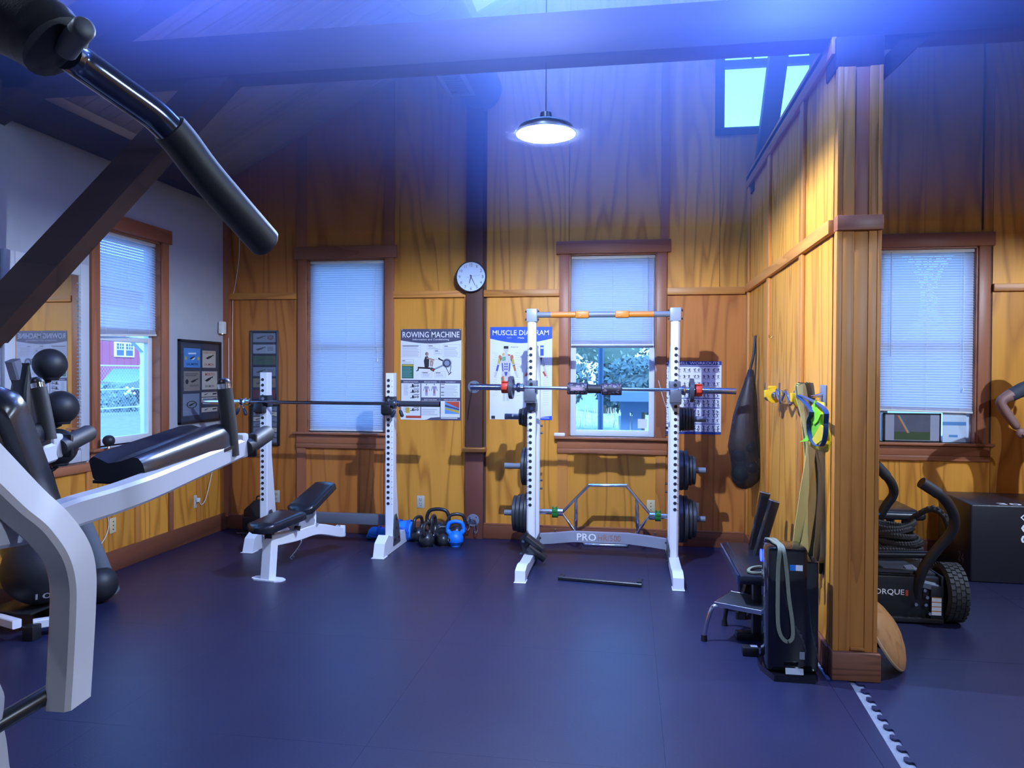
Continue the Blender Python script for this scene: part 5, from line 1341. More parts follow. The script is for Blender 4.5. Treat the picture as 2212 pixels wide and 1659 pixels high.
band('widest pale yellow resistance band hanging farthest from the column', [(1768, 862), (1752, 960), (1737, 1060), (1724, 1160), (1724, 1190), (1734, 1192), (1744, 1150), (1754, 1050), (1770, 862)], -.07, .050, PALE)
band('broad grey olive band beside the pale one with a gap between its strands', [(1772, 862), (1758, 1000), (1742, 1110), (1728, 1205), (1732, 1226), (1744, 1222), (1754, 1160), (1764, 1050), (1774, 862)], .03, .040, OL2)
band('olive band hanging in the middle of the bunch on the partition', [(1776, 862), (1768, 980), (1761, 1090), (1750, 1195), (1756, 1228), (1768, 1226), (1773, 1160), (1775, 1060), (1777, 862)], .0, .040, OL)
band('darkest olive band nearest the column', [(1783, 862), (1782, 1000), (1779, 1130), (1774, 1215), (1779, 1236), (1786, 1232), (1788, 1160), (1787, 1040), (1784, 862)], -.035, .045, OL3)
band('narrow grey olive band at the front of the bunch', [(1774, 862), (1772, 1000), (1768, 1120), (1763, 1195), (1768, 1214), (1775, 1204), (1778, 1120), (1778, 1000), (1776, 862)], -.055, .030, OL2)
# green and yellow pouch with blue loop
yp = yh + .02; xp_ = XP - .16
def gp_(px, py, x=xp_): return PX(px, py, x)
c = gp_(1765, 920)
t = thing('strap_pouch', 'yellow and lime vinyl pouch with a blue loop hanging over the bands', 'bag', c)
rows = [(1768, 868, 12, .03), (1768, 890, 18, .04), (1769, 915, 21, .045), (1770, 940, 24, .05), (1769, 958, 25, .05), (1768, 968, 22, .035), (1768, 973, 14, .015)]
rs = []
for i, (px, py, hw, dp) in enumerate(rows):
    cc_ = gp_(px, py, XP - .150); r = (gp_(px + hw, py, XP - .150) - cc_).length * .9; ring = []
    for k in range(16):
        a = k * math.pi / 8; ring.append(cc_ + V((math.sin(a) * dp * .5, math.cos(a) * r * (1 + .08 * math.sin(i * 2 + 3 * a)), 0)))
    rs.append(ring)
part('yellow_panel', B().rings(rs), mat('yellow vinyl', (.70, .50, .01), .35), t, smooth=60)
LIME = mat('lime vinyl', (.22, .62, .02), .38)
x_ = XP - .192
def fold(pts, nm, m, th=.008, x=x_):
    o = V((x, 0, 0)); q = [gp_(a, b, x) for a, b in pts]
    return part(nm, B().prism([(p.y, p.z) for p in q], o, (0, 1, 0), (0, 0, 1), (-th, 0, 0)), m, t, smooth=0)
fold([(1763, 864), (1752, 905), (1762, 918), (1770, 910), (1777, 895), (1765, 880)], 'lime_fold', LIME)
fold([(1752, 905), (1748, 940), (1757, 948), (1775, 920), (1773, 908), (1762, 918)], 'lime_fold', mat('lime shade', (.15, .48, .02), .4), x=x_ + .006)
fold([(1750, 936), (1741, 948), (1730, 955), (1748, 953), (1756, 946)], 'lime_tail', LIME, x=x_ + .004)
fold([(1776, 918), (1757, 950), (1765, 962), (1780, 950), (1784, 925)], 'yellow_fold', _M['yellow vinyl'], x=x_ - .002)
lp = [V((XP - .130, yh, zh - .004))] + [gp_(a, b, XP - .205) for a, b in ((1778, 880), (1784, 915), (1782, 945), (1775, 962), (1760, 960), (1749, 940), (1747, 910), (1752, 885))]
part('blue_loop', B().tube(crom(lp, 5, closed=True), 1, closed=True, up=(1, 0, 0), sec=[(-.002, -.010), (.002, -.010), (.002, .010), (-.002, .010)]), mat('navy webbing', (.010, .045, .14), .5), t)

# ------------------------------------------------------------------ air purifier with a band over it
xa, xb, ya, yb = .690, .885, 3.885, 4.075; zt = PY(1690, 1183, ya).z
t = thing('air_purifier', 'glossy black tower air purifier with a blue ring light beside the column', 'air purifier', ((xa + xb) / 2, 3.98, 0))
GLB = mat('gloss black', (.006, .006, .009), .10, coat=.5)
part('body', B().bb(xa, xb, ya, yb, .035, zt, bev=.022), GLB, t)
part('rear_housing', B().bb(xb - .02, xb + .055, ya + .012, yb - .01, .035, PY(1740, 1214, ya).z, bev=.012), GLB, t)
part('base', B().prism([(xa - .015, ya + .10), (xa + .03, ya - .035), (xb + .03, ya - .035), (xb + .05, ya), (xb + .05, yb + .02), (xa + .02, yb + .03), (xa - .015, yb)], (0, 0, .0), (1, 0, 0), (0, 1, 0), (0, 0, .032)), GLB, t)
cr0 = PX(1645, 1199, xa); 
part('power_ring', B().lathe([(.026, 0), (.032, 0), (.032, .003), (.026, .003), (.026, 0)], (xa - .001, cr0.y, cr0.z), (-1, 0, 0), 32), mat('blue ring light', (.01, .03, .9), emit=14, emcol=(.01, .02, 1.0)), t)
s = Sheet(PY(1706, 1220, ya - .001), (1, 0, 0), (0, -1, 0), .062, .029)
b = B(); s.rect(b, 0, 0, 1, 1, 1); part('sticker', b, PWHITE, t, smooth=0)
b = B(); s.rect(b, 0, 0, .46, 1, 2); part('sticker_blue', b, mat('sticker blue', (.02, .22, .75), .5), t, smooth=0)
s = Sheet(PY(1727, 1408, ya - .001), (1, 0, 0), (0, -1, 0), .025, .038); b = B(); s.rect(b, 0, 0, 1, 1, 1); part('rating_label', b, GPAP, t, smooth=0)
part('silver_sticker', B().prism([(0, 0), (.085, .0), (.085, .028), (0, .028)], PY(1697, 1456, ya - .034) , (1, 0, 0), (0, .3, 1), (0, -.001, 0)), mat('silver foil', (.6, .66, .74), .25, metal=.6), t)
fp = ya - .010
pts = [(.72, yb + .03, zt - .20), (.715, yb + .01, zt - .02), (.72, yb - .03, zt + .010), (.735, 3.95, zt + .010), PY(1684, 1184, fp), PY(1681, 1230, fp), PY(1680, 1300, fp), PY(1681, 1350, fp), PY(1688, 1375, fp), PY(1701, 1386, fp), PY(1712, 1376, fp), PY(1711, 1340, fp), PY(1704, 1290, fp), PY(1699, 1230, fp), PY(1692, 1186, fp), (.752, 3.95, zt + .011), (.745, yb - .03, zt + .010), (.745, yb + .012, zt - .02), (.75, yb + .03, zt - .20)]
one('resistance_band', B().tube(crom(pts, 5), 1, up=(1, 0, 0), sec=[(-.003, -.009), (.003, -.009), (.003, .009), (-.003, .009)]), mat('grey green latex', (.22, .24, .17), .5), 'narrow grey green band draped over the black air purifier', 'exercise band', (.73, 3.95, zt))

# ------------------------------------------------------------------ step stool
zs_ = .225
n0 = PZ(1544, 1300, zs_); n1 = PZ(1547, 1271, zs_); n2 = PZ(1634, 1317, zs_)
uxs = (n2 - n0).normalized(); uys = V((-uxs.y, uxs.x, 0)); dp = max(.20, (n1 - n0).dot(uys)); wd = .40
t = thing('step_stool', 'low step stool with black rubber top and chrome legs left of the air purifier', 'stool', n0 + uxs * wd / 2 + uys * dp / 2 - V((0, 0, zs_)))
rot = Matrix((uxs, uys, V((0, 0, 1)))).transposed(); c = n0 + uxs * wd / 2 + uys * dp / 2
part('tread', B().box(c - V((0, 0, .010)), (wd, dp, .022), rot=rot, bev=.006), mat('ribbed rubber', (.018, .019, .024), .55, bump=.3, bscale=150), t)
ed = [n0, n0 + uxs * wd, n0 + uxs * wd + uys * dp, n0 + uys * dp]
part('trim_band', B().tube([p + V((0, 0, -.012)) for p in ed], 1, closed=True, up=(0, 0, 1), sec=rsec(.008, .026)), CHROME, t)
for a, b_ in ((0, 0), (1, 0), (1, 1), (0, 1)):
    p = n0 + uxs * (a * wd) + uys * (b_ * dp); o = (uxs * (-1 if a == 0 else 1) * .05 + uys * (-1 if b_ == 0 else 1) * .03)
    ps = crom([p + V((0, 0, -.02)) - o * .4, p + o * .15 + V((0, 0, -.03)), p + o * .6 + V((0, 0, -.09)), p + o + V((0, 0, -zs_ + .02))], 5)
    lg = part('leg', B().tube(ps, .0125, 10), CHROME if b_ == 0 else BLACK_M, t)
    q = p + o; part('rubber_foot', B().cyl((q.x, q.y, 0), (q.x, q.y, .035), .019, .016, 12), BLACK_P, lg)
p = PZ(1622, 1419)
t = thing('power_brick', 'small black box with a pale label on the floor left of the air purifier', 'adapter', (p.x, p.y + .03, 0))
part('case', B().box((p.x, p.y + .03, .024), (.085, .06, .048), bev=.006), BLACK_P, t)
part('label_sticker', B().box((p.x + .02, p.y + .03, .0485), (.035, .03, .001)), GPAP, t)

# ------------------------------------------------------------------ flat bench and leaning tubes in the corner
zb_ = .40
c0, c1 = PZ(1600, 1243, zb_), PZ(1557, 1170, zb_)
xl = (c0.x + c1.x) / 2; y0, y1 = c0.y, c1.y
t = thing('flat_bench', 'low flat black bench with a shiny side edge along the partition', 'bench', (xl + .14, (y0 + y1) / 2, 0))
part('pad', B().bb(xl, xl + .27, y0, y1, zb_ - .055, zb_, bev=.018), VINYL, t)
part('side_rail', B().tube([(xl - .004, y0 + .02, zb_ - .030), (xl - .004, y1 - .02, zb_ - .030)], 1, up=(0, 0, 1), sec=rsec(.012, .05)), mat('blue black enamel', (.03, .045, .10), .12, coat=.5), t)
part('seam', B().tube([(xl + .035, y0 + .02, zb_ + .0005), (xl + .035, y1 - .02, zb_ + .0005)], .0025, 6), BLACK_P, t)
for y in (y0 + .14, y1 - .18):
    lg = part('leg', B().bb(xl + .09, xl + .17, y - .035, y + .035, .02, zb_ - .05, bev=.004), BLACK_M, t); part('foot_bar', B().bb(xl + .0, xl + .27, y - .03, y + .03, 0, .04, bev=.005), BLACK_M, lg)
p = PZ(1625, 1232, zb_)
one('resistance_band', B().tube(crom([p + V((-.03, -.06, .010)), p + V((.0, .02, .010)), p + V((.06, .05, .012)), p + V((.10, .0, .010)), p + V((.06, -.07, .010)), p + V((.0, -.09, .010))], 5, closed=True), 1, closed=True, up=(0, 0, 1), sec=[(-.008, -.004), (.008, -.004), (.008, .004), (-.008, .004)]), _M['grey green latex'], 'grey green band lying coiled on the flat bench', 'exercise band', p)
for tp, bt_, lab in (((1653, 1064), (1627, 1185), 'taller black square steel tube leaning in the corner behind the bench'), ((1673, 1082), (1642, 1185), 'shorter black square steel tube leaning nearer the column')):
    yt = 5.0 if tp[0] < 1660 else 4.85
    a = PY(*tp, yt); b_ = PY(*bt_, yt); d = (b_ - a); k = (a.z - .0) / -d.z; b_ = a + d * k * .995
    b_.y -= .03; b_.z = .03
    dd = (b_ - a).normalized(); 
    sec = rsec(.058, .058, .12); sec2 = rsec(.050, .050, .12)
    bb_ = B().tube([a, b_], 1, up=(0, 1, 0), sec=sec, cap=True)
    t = thing('steel_tube', lab, 'tube', (b_.x, b_.y, 0))
    part('tube', bb_, mat('gloss black tube', (.012, .011, .013), .16, coat=.4), t)
    part('open_end', B().tube([a - dd * .0006, a + dd * .002], 1, up=(0, 1, 0), sec=sec2), HOLE, t)
    rim = B(); ra = []
    rim.tube([a - dd * .001 + q for q in [V((0, 0, 0))]] * 1 + [a + dd * .004], 1, up=(0, 1, 0), sec=rsec(.0595, .0595, .12)) if False else None
    part('rim', B().tube([a - dd * .0003, a + dd * .003], 1, up=(0, 1, 0), sec=rsec(.0595, .0595, .12)), mat('bright rim', (.42, .45, .52), .3, metal=.5), t)
    part('end_cap', B().tube([b_, b_ + V((.0, 0, -.03))], 1, up=(0, 1, 0), sec=rsec(.062, .062, .12)), BLACK_P, t)
# switch plate low on the partition and tag
p = PX(1762, 1272, XP); outlet(p, (0, -1, 0), (-1, 0, 0), 'tan switch plate low on the partition behind the air purifier', 'IV', 'switch', 'switch')

# ------------------------------------------------------------------ rocker board behind the column
cb = V((1.255, 4.20, .20)); 
t = thing('balance_board', 'round laminated wooden balance board leaning behind the column', 'balance board', (1.30, 4.16, 0))
lo = PZ(1950, 1449); tp = V((1.245, 4.16, .30))
WD = wood('laminated ply', (.40, .19, .07), (.46, .23, .09), (.22, .09, .03), 'Z', freq=8, sc_=6)
axn = V((.80, -.30, .50)).normalized()
R_ = .205
cen = V((lo.x - .105, lo.y + .10, .215))
e1 = axn.orthogonal().normalized(); up_ = (V((0, 0, 1)) - axn * axn.z).normalized()
cen = V((0, 0, 0)); zl = up_.z * R_
cen = V((lo.x - up_.x * -R_ + .010, lo.y - up_.y * -R_, zl + .012))
part('deck', B().lathe([(0, .075), (R_ * .3, .068), (R_ * .6, .050), (R_ * .85, .026), (R_ - .004, .006), (R_, 0), (R_ - .004, -.012), (0, -.012)], cen, axn, 48), WD, t)
part('edge_band', B().lathe([(R_ - .003, -.013), (R_ + .0015, -.010), (R_ + .0015, -.001), (R_ - .003, .004)], cen, axn, 48), mat('pale maple edge', (.50, .34, .17), .45), t)
part('rocker', B().lathe([(0, -.07), (.06, -.065), (.10, -.03), (.105, -.012), (0, -.012)], cen, axn, 28), mat('dark rocker', (.05, .035, .03), .5), t)

# ------------------------------------------------------------------ wheeled push sled in the side room
wc = PZ(2052, 1344); rt = .176
t = thing('push_sled', 'black wheeled push sled with tall bent handles in the side room', 'sled', (wc.x - .3, wc.y + .3, 0))
RUB = mat('tyre rubber', (.020, .021, .024), .7, bump=.2, bscale=80); SLED = mat('sled black', (.013, .014, .018), .4)
def tyre(c, lab=None):
    w_ = .062
    wl_ = part('wheel', B().lathe([(.10, -w_ * .7), (rt * .85, -w_), (rt * .96, -w_ * .85), (rt * .985, -w_ * .4), (rt * .99, 0), (rt * .985, w_ * .4), (rt * .96, w_ * .85), (rt * .85, w_), (.10, w_ * .7), (.10, -w_ * .7)], c, (1, 0, 0), 40), RUB, t)
    tb_ = B()
    for k in range(30):
        a = k * 2 * math.pi / 30; 
        for j, o in enumerate((-.040, -.013, .013, .040)):
            aa = a + (.10 if j % 2 else 0)
            tb_.box(c + V((o, math.cos(aa) * rt * .985, math.sin(aa) * rt * .985)), (.023, .028, .012), rot=Matrix.Rotation(aa, 3, 'X') @ Matrix.Rotation(R(90), 3, 'X'), bev=0)
    part('tread_block', tb_, RUB, wl_, kind='stuff')
    part('hub', B().lathe([(0, -.05), (.10, -.045), (.10, .045), (0, .05)], c, (1, 0, 0), 24), SLED, wl_)
tyre(V((wc.x, wc.y + .02, rt + .006))); tyre(V((wc.x, wc.y + .75, rt + .006)))
fy = wc.y - .06
x0, x1 = 1.30, wc.x - .085
part('front_panel', B().bb(x0, x1, fy, fy + .05, .03, .285, bev=.006), SLED, t)
part('chassis', B().bb(x0 + .02, x1, fy + .05, fy + .80, .10, .30, bev=.010), SLED, t)
part('skid', B().bb(x0, x1 + .02, fy - .02, fy + .82, .010, .04, bev=.004), SLED, t)
part('side_plate', B().bb(x1 + .002, x1 + .016, fy - .02, fy + .30, .03, .30, bev=.003), SLED, t)
part('deck_plate', B().bb(x0 + .05, x1 - .1, fy + .03, fy + .5, .30, .315), mat('sled deck', (.05, .055, .07), .35), t)
q = [PY(1951, 1221, fy + .10), PY(1970, 1219, fy + .10), PY(2033, 1268, fy - .02), PY(1985, 1257, fy - .02)]
fq = B(); th = V((0, 0, -.03))
fq.rings([[q[0], q[1], q[2], q[3]], [p + th for p in q]])
part('fender', fq, mat('fender grey', (.10, .115, .15), .4), t)
s = Sheet(PY(1878, 1270, fy - .001), (1, 0, 0), (0, -1, 0), PY(1962, 1269, fy).x - PY(1878, 1269, fy).x, .040)
b = B(); s.text(b, 'TORQUE', 0, 0, .90, 1, .03, 1); part('lettering', b, PWHITE, t, label='white maker lettering', smooth=0)
b = B(); s.rect(b, .93, .05, 1.0, .95, 1); part('red_badge', b, PRED, t, smooth=0)
s = Sheet(PY(2013, 1290, fy - .023), (1, 0, 0), (0, -1, 0), .055, .11)
part('caution_panel', B().bb(PY(2008, 1300, fy).x, PY(2036, 1300, fy).x, fy - .021, fy + .02, .04, .24, bev=.003), SLED, t)
b = B(); s.rect(b, 0, 0, 1, 1, 1); part('caution_sticker', b, PWHITE, t, smooth=0)
b = B()
for k in range(4): s.rect(b, 0, k * .25, 1, k * .25 + .05, 2)
part('sticker_bar', b, mat('print amber', (.60, .22, .03), .5), t, smooth=0, kind='stuff')
def push_handle(pts, Y0, Y1, grip):
    ps = [PY(x, y, Y0 + (Y1 - Y0) * i / (len(pts) - 1)) for i, (x, y) in enumerate(pts)]
    h_ = part('push_handle', B().tube(crom(ps, 5), .030, 14), SLED, t)
    cp_ = crom(ps, 5); part('grip', B().tube(cp_[-grip:], .034, 14), FOAM, h_)
push_handle([(1982, 1290), (1984, 1262), (1996, 1225), (2025, 1186), (2052, 1155), (2062, 1128), (2055, 1100), (2034, 1072), (1990, 1042)], fy + .02, fy - .12, 5)
push_handle([(1880, 1180), (1895, 1130), (1912, 1095), (1928, 1072), (1930, 1055), (1920, 1035), (1892, 1003)], fy + .55, fy + .45, 5)
a, b_ = PY(1870, 1197, fy + .05), PY(2014, 1199, fy + .0)
part('cross_bar', B().cyl(a, b_, .022, seg=14), SLED, t)
part('blue_cap', B().cyl(PY(1887, 1112, fy + .3), PY(1895, 1105, fy + .3), .025, seg=12), mat('blue cap', (.02, .20, .65), .4), t)
nb = B()
for x, y in ((1997, 1275), (2002, 1290), (1999, 1306), (1978, 1305), (2008, 1325)): p = PY(x, y, fy - .024); nb.cyl(p, p + V((0, -.012, 0)), .010, seg=8)
part('bolt', nb, CHROME, t)
part('tow_post', B().cyl((1.52, fy + .1, .3), (1.52, fy + .1, .40), .02, seg=12).bb(1.47, 1.57, fy + .05, fy + .15, .315, .325), SLED, t)
# battle rope heaped on the sled
zr = .35; cx_, cy_ = PY(1925, 1170, fy + .40).x, fy + .40
rp = []
for k in range(120):
    a = k * .32; f = k / 119; rr = .22 - .06 * f + .02 * math.sin(k * .7)
    rp.append(V((cx_ + math.cos(a) * rr * .8, cy_ + math.sin(a) * rr * .7, zr + .19 * f + .012 * math.sin(a * 1.7))))
ll = rp[-1]
rp += [ll + V((.03, -.05, .05)), ll + V((.10, -.1, .10)), ll + V((.17, -.12, .05)), ll + V((.20, -.12, -.06))]
rope = B().tube(crom(rp, 2), .019, 8)
ROPE = mat('black rope', (.016, .016, .019), .65)
t2 = thing('battle_rope', 'thick black rope heaped in coils on the push sled', 'rope', (cx_, cy_, zr))
part('coil', rope, ROPE, t2)
st_ = B(); cpts = crom(rp, 3)
for k in range(0, len(cpts) - 1):
    if k % 1 == 0 and k + 1 < len(cpts):
        d = (cpts[k + 1] - cpts[k]).normalized(); n_ = d.orthogonal().normalized()
        st_.ball(cpts[k] + V((0, -.008, .010)), .0135, seg=6)
part('strand', st_, ROPE, t2, kind='stuff')

# low padded bench behind the sled
xk1 = PY(1998, 1070, 6.22).x
t = thing('padded_step', 'low black padded bench with a rounded end behind the push sled', 'bench', (1.7, 6.42, 0))
part('pad', B().bb(1.30, xk1 - .05, 6.22, 6.68, .43, .475, bev=.012), VINYL, t)
part('front_tube', B().cyl((1.30, 6.205, .43), (xk1 - .03, 6.205, .43), .033, seg=14).ball((xk1 - .03, 6.205, .43), .034, seg=12), BLACK_M, t)
for x, y in ((1.36, 6.27), (1.36, 6.62), (xk1 - .12, 6.27), (xk1 - .12, 6.62)): part('leg', B().bb(x - .025, x + .025, y - .025, y + .025, 0, .43), BLACK_M, t)

# foam jump box
A = PZ(2095, 1257); hz = PY(2095, 1089, A.y).z
Cb = PZ(2004, 1064, hz); uy_ = (Cb - V((A.x, A.y, hz))); uy_.z = 0; uy_.normalize()
uy_ = V((.03, 1, 0)).normalized(); ux_ = V((uy_.y, -uy_.x, 0)); dpt = min(.64, D - .06 - A.y)
t = thing('jump_box', 'big black foam jump box numbered 20 and 30 in front of the back wall', 'box', A + ux_ * .36 + uy_ * dpt / 2)
rot = Matrix((ux_, uy_, V((0, 0, 1)))).transposed()
part('block', B().box(A + ux_ * .38 + uy_ * dpt / 2 + V((0, 0, hz / 2)), (.76, dpt, hz), rot=rot, bev=.014, seg=3), mat('black vinyl box', (.012, .012, .019), .38, bump=.06, bscale=200), t)
b = B()
bx0 = V((A.x, A.y, 0))
o = bx0 + ux_ * .33 - uy_ * .0012 + V((0, 0, hz - .27)); text_bm(b, '20', o + V((0, 0, .0)) + ux_ * .105, (0, 0, 1), -ux_, .14, .10, .02) ; part('number', b, PWHITE, t, smooth=0)
b = B(); o = bx0 + ux_ * .38 + uy_ * -.0012 + V((0, 0, hz - .085)); d0 = .05
for k in range(4):
    pp = [(0, d0), (d0, 0), (0, -d0), (-d0, 0)]; p_, q_ = pp[k], pp[(k + 1) % 4]
    f_ = .78; b.quad(o + ux_ * p_[0] + V((0, 0, p_[1])), o + ux_ * q_[0] + V((0, 0, q_[1])), o + ux_ * q_[0] * f_ + V((0, 0, q_[1] * f_)), o + ux_ * p_[0] * f_ + V((0, 0, p_[1] * f_)))
b.quad(o + ux_ * -.02 + V((0, 0, -.004)), o + ux_ * .02 + V((0, 0, -.004)), o + ux_ * .02 + V((0, 0, .004)), o + ux_ * -.02 + V((0, 0, .004)))
part('arrow_emblem', b, PWHITE, t, smooth=0, kind='stuff')
b = B(); o = bx0 + ux_ * .20 + uy_ * .02 + V((0, 0, hz + .0008)); text_bm(b, '30', o, ux_, uy_, .16, .075, .02); part('number', b, PWHITE, t, smooth=0)
b = B(); o = bx0 - ux_ * .0012 + uy_ * .22 + V((0, 0, .11)); text_bm(b, '24', o, -uy_, (0, 0, 1), .11, .075, .0); part('number', b, mat('worn print', (.10, .11, .15), .6), t, smooth=0)

# picture and notices on the sill of the right window
p0 = PY(1905, 945, D + .03)
t = thing('picture_frame', 'black framed rainbow landscape photo standing on the right window sill', 'picture', (p0.x + .24, D + .03, ZS))
w_, h_ = .455, .245
x0 = PY(1909, 900, D + .03).x
part('frame', B().bb(x0, x0 + w_, D + .026, D + .045, ZS, ZS + .012).bb(x0, x0 + w_, D + .026, D + .045, ZS + h_ - .012, ZS + h_).bb(x0, x0 + .012, D + .026, D + .045, ZS, ZS + h_).bb(x0 + w_ - .012, x0 + w_, D + .026, D + .045, ZS, ZS + h_), BLACK_P, t)
s = Sheet((x0 + .01, D + .030, ZS + h_ - .01), (1, 0, 0), (0, -1, 0), w_ - .02, h_ - .02)
b = B(); s.rect(b, 0, 0, 1, 1, 1); part('mount', b, mat('pale mount', (.30, .32, .42), .6), t, smooth=0)
b = B(); s.rect(b, .17, 0, .83, .66, 2); part('stormy_sky', b, mat('storm grey', (.085, .09, .13), .6, var=.3), t, smooth=0)
b = B(); s.rect(b, .17, .66, .83, .97, 2); part('field', b, mat('field green', (.035, .07, .02), .6, var=.3), t, smooth=0)
for k, c_ in enumerate(((.55, .06, .04), (.60, .36, .05), (.10, .30, .35))):
    b = B(); s.poly(b, [(.22 + .018 * k, .05), (.24 + .018 * k, .05), (.42 + .018 * k, .70), (.40 + .018 * k, .70)], 3); part('rainbow_band', b, mat(f'rainbow {k}', c_, .6), t, smooth=0)
xs_ = PY(1903, 920, D + .05).x
one('paper_strip', B().bb(xs_ - .005, xs_ + .052, D + .050, D + .0515, ZS + .004, ZS + .27), mat('blue paper', (.25, .48, .72), .6), 'pale blue paper strip behind the left edge of the rainbow photo', 'paper', (xs_, D + .05, ZS))
xs_ = PY(2036, 920, D + .05).x
t = thing('window_notice', 'white and blue notice leaning in the lower right of the right window', 'notice', (xs_ + .09, D + .05, ZS))
part('sheet', B().bb(xs_, xs_ + .185, D + .050, D + .0515, ZS + .002, ZS + .255), mat('notice paper', (.55, .70, .86), .6), t)
part('blue_band', B().bb(xs_, xs_ + .185, D + .049, D + .0498, ZS + .145, ZS + .175), mat('notice blue', (.10, .28, .60), .6), t)
part('blue_mark', B().bb(xs_ + .05, xs_ + .12, D + .049, D + .0498, ZS + .045, ZS + .065), _M['notice blue'], t)
# ------------------------------------------------------------------ knee raise and chin station, near left
FWD = V((-math.sin(YAW), math.cos(YAW), 0)); RGT = V((math.cos(YAW), math.sin(YAW), 0)); UP = V((0, 0, 1))
def mc(u, d, z): return RGT * u + FWD * d + UP * z
t = thing('knee_raise_station', 'big white knee raise and chin machine with black pads at the near left', 'exercise machine', mc(-1.20, 1.05, 0))
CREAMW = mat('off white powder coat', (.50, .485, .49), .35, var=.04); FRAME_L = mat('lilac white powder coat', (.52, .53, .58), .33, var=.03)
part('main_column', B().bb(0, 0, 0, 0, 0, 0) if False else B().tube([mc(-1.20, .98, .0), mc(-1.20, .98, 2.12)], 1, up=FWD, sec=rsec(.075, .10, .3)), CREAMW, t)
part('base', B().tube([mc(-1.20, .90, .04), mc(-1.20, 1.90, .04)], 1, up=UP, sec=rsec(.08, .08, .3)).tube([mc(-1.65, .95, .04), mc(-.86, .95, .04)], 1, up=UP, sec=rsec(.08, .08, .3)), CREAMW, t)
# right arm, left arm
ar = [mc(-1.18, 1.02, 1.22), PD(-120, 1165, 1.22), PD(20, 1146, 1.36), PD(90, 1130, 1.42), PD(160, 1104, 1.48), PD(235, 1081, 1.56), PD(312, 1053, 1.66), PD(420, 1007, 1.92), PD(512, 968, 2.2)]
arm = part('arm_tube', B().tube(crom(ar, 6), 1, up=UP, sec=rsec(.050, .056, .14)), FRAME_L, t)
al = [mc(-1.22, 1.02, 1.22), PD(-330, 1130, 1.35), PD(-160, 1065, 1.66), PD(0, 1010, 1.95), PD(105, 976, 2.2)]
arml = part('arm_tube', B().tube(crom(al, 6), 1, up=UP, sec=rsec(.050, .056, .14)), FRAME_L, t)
for a_, x, y in ((arm, 519, 967), (arml, 115, 968)):
    c = PD(x, y, 2.21); rot = Matrix((RGT, FWD, UP)).transposed()
    part('end_block', B().box(c + UP * .006, (.036, .05, .072), rot=rot, bev=.008), FRAME_L, a_)
    part('end_plate', B().box(c + RGT * .012 + FWD * .034 + UP * .004, (.052, .016, .070), rot=rot, bev=.006), BLACK_P, a_)
def ring(pts, d): return [PD(x, y, d) for x, y in pts]
near = [(187, 1000), (187, 990), (196, 983), (212, 990), (231, 1000), (262, 995), (290, 985), (304, 988), (314, 1000), (320, 1020), (317, 1044), (300, 1048), (250, 1046), (200, 1040), (195, 1034)]
far = [(396, 930), (397, 922), (402, 916), (412, 916), (428, 921), (448, 920), (470, 913), (486, 914), (498, 921), (506, 935), (509, 962), (498, 970), (462, 970), (412, 963), (404, 958)]
rs = []
for i in range(13):
    f = i / 12; d = 1.68 + (2.12 - 1.68) * f
    # perspective-true interpolation between the two end profiles
    a = ring(near, 1.68); b_ = ring(far, 2.12)
    pr = [p.lerp(q, f) for p, q in zip(a, b_)]
    c = sum(pr, V((0, 0, 0))) / len(pr)
    e = min(f, 1 - f); k = 1 if e > .06 else .90 + .10 * (e / .06)
    rs.append([c + (p - c) * k for p in pr])
part('arm_pad', B().rings(rs), VINYL, t, smooth=50)
part('pad_board', B().rings([[p + UP * -.0 for p in ring([(200, 1038), (317, 1043), (317, 1049), (200, 1044)], 1.70)], ring([(410, 961), (509, 960), (509, 967), (410, 968)], 2.11)]), BLACK_P, t)
sh = PD(115, 968, 2.2) - PD(519, 967, 2.2)
n2 = [(60, 922), (64, 914), (80, 911), (96, 910), (106, 915), (111, 928), (112, 948), (106, 955), (70, 960), (60, 950)]
n1 = [(-140, 965), (-135, 955), (-110, 950), (-80, 950), (-62, 958), (-54, 975), (-53, 1000), (-62, 1010), (-120, 1016), (-140, 1000)]
a = ring(n1, 1.75); b_ = ring(n2, 2.14); rs = []
for i in range(11):
    f = i / 10; pr = [p.lerp(q, f) for p, q in zip(a, b_)]; c = sum(pr, V((0, 0, 0))) / len(pr); e = min(f, 1 - f); k = 1 if e > .08 else .88 + .12 * e / .08
    rs.append([c + (p - c) * k for p in pr])
part('arm_pad', B().rings(rs), VINYL, t, smooth=50)
part('pad_board', B().rings([ring([(-130, 1010), (-54, 1008), (-54, 1018), (-130, 1022)], 1.76), ring([(66, 958), (110, 946), (110, 958), (66, 968)], 2.14)]), BLACK_P, t)
for pts, lab in (([(500, 985), (496, 930), (490, 880), (485, 840)], 0), ([(105, 950), (97, 905), (90, 870), (83, 838)], 1)):
    ps = [PD(x, y, 2.12) for x, y in pts]
    g_ = part('upright_grip', B().tube(crom(ps, 4), .0212, 18), FOAM, t)
    d = (ps[-1] - ps[-2]).normalized()
    part('chrome_collar', B().cyl(ps[-1], ps[-1] + d * .014, .0175, seg=18), CHROME, g_)
    part('end_cap', B().lathe([(.0185, 0), (.0185, .004), (.015, .012), (.008, .017), (0, .018)], ps[-1] + d * .014, d, 18), BLACK_P, g_)
for x, y in ((536, 963), (138, 962)):
    c = PD(x, y, 2.24); e = PD(x + 42 if x > 300 else x + 56, y - 28, 2.37)
    dd = (e - c)
    part('hand_grip', B().tube([c - dd * .15, c, c + dd * .92, c + dd * .985, c + dd * 1.02], [.0235, .0265, .0265, .024, .012], 18), FOAM, t)
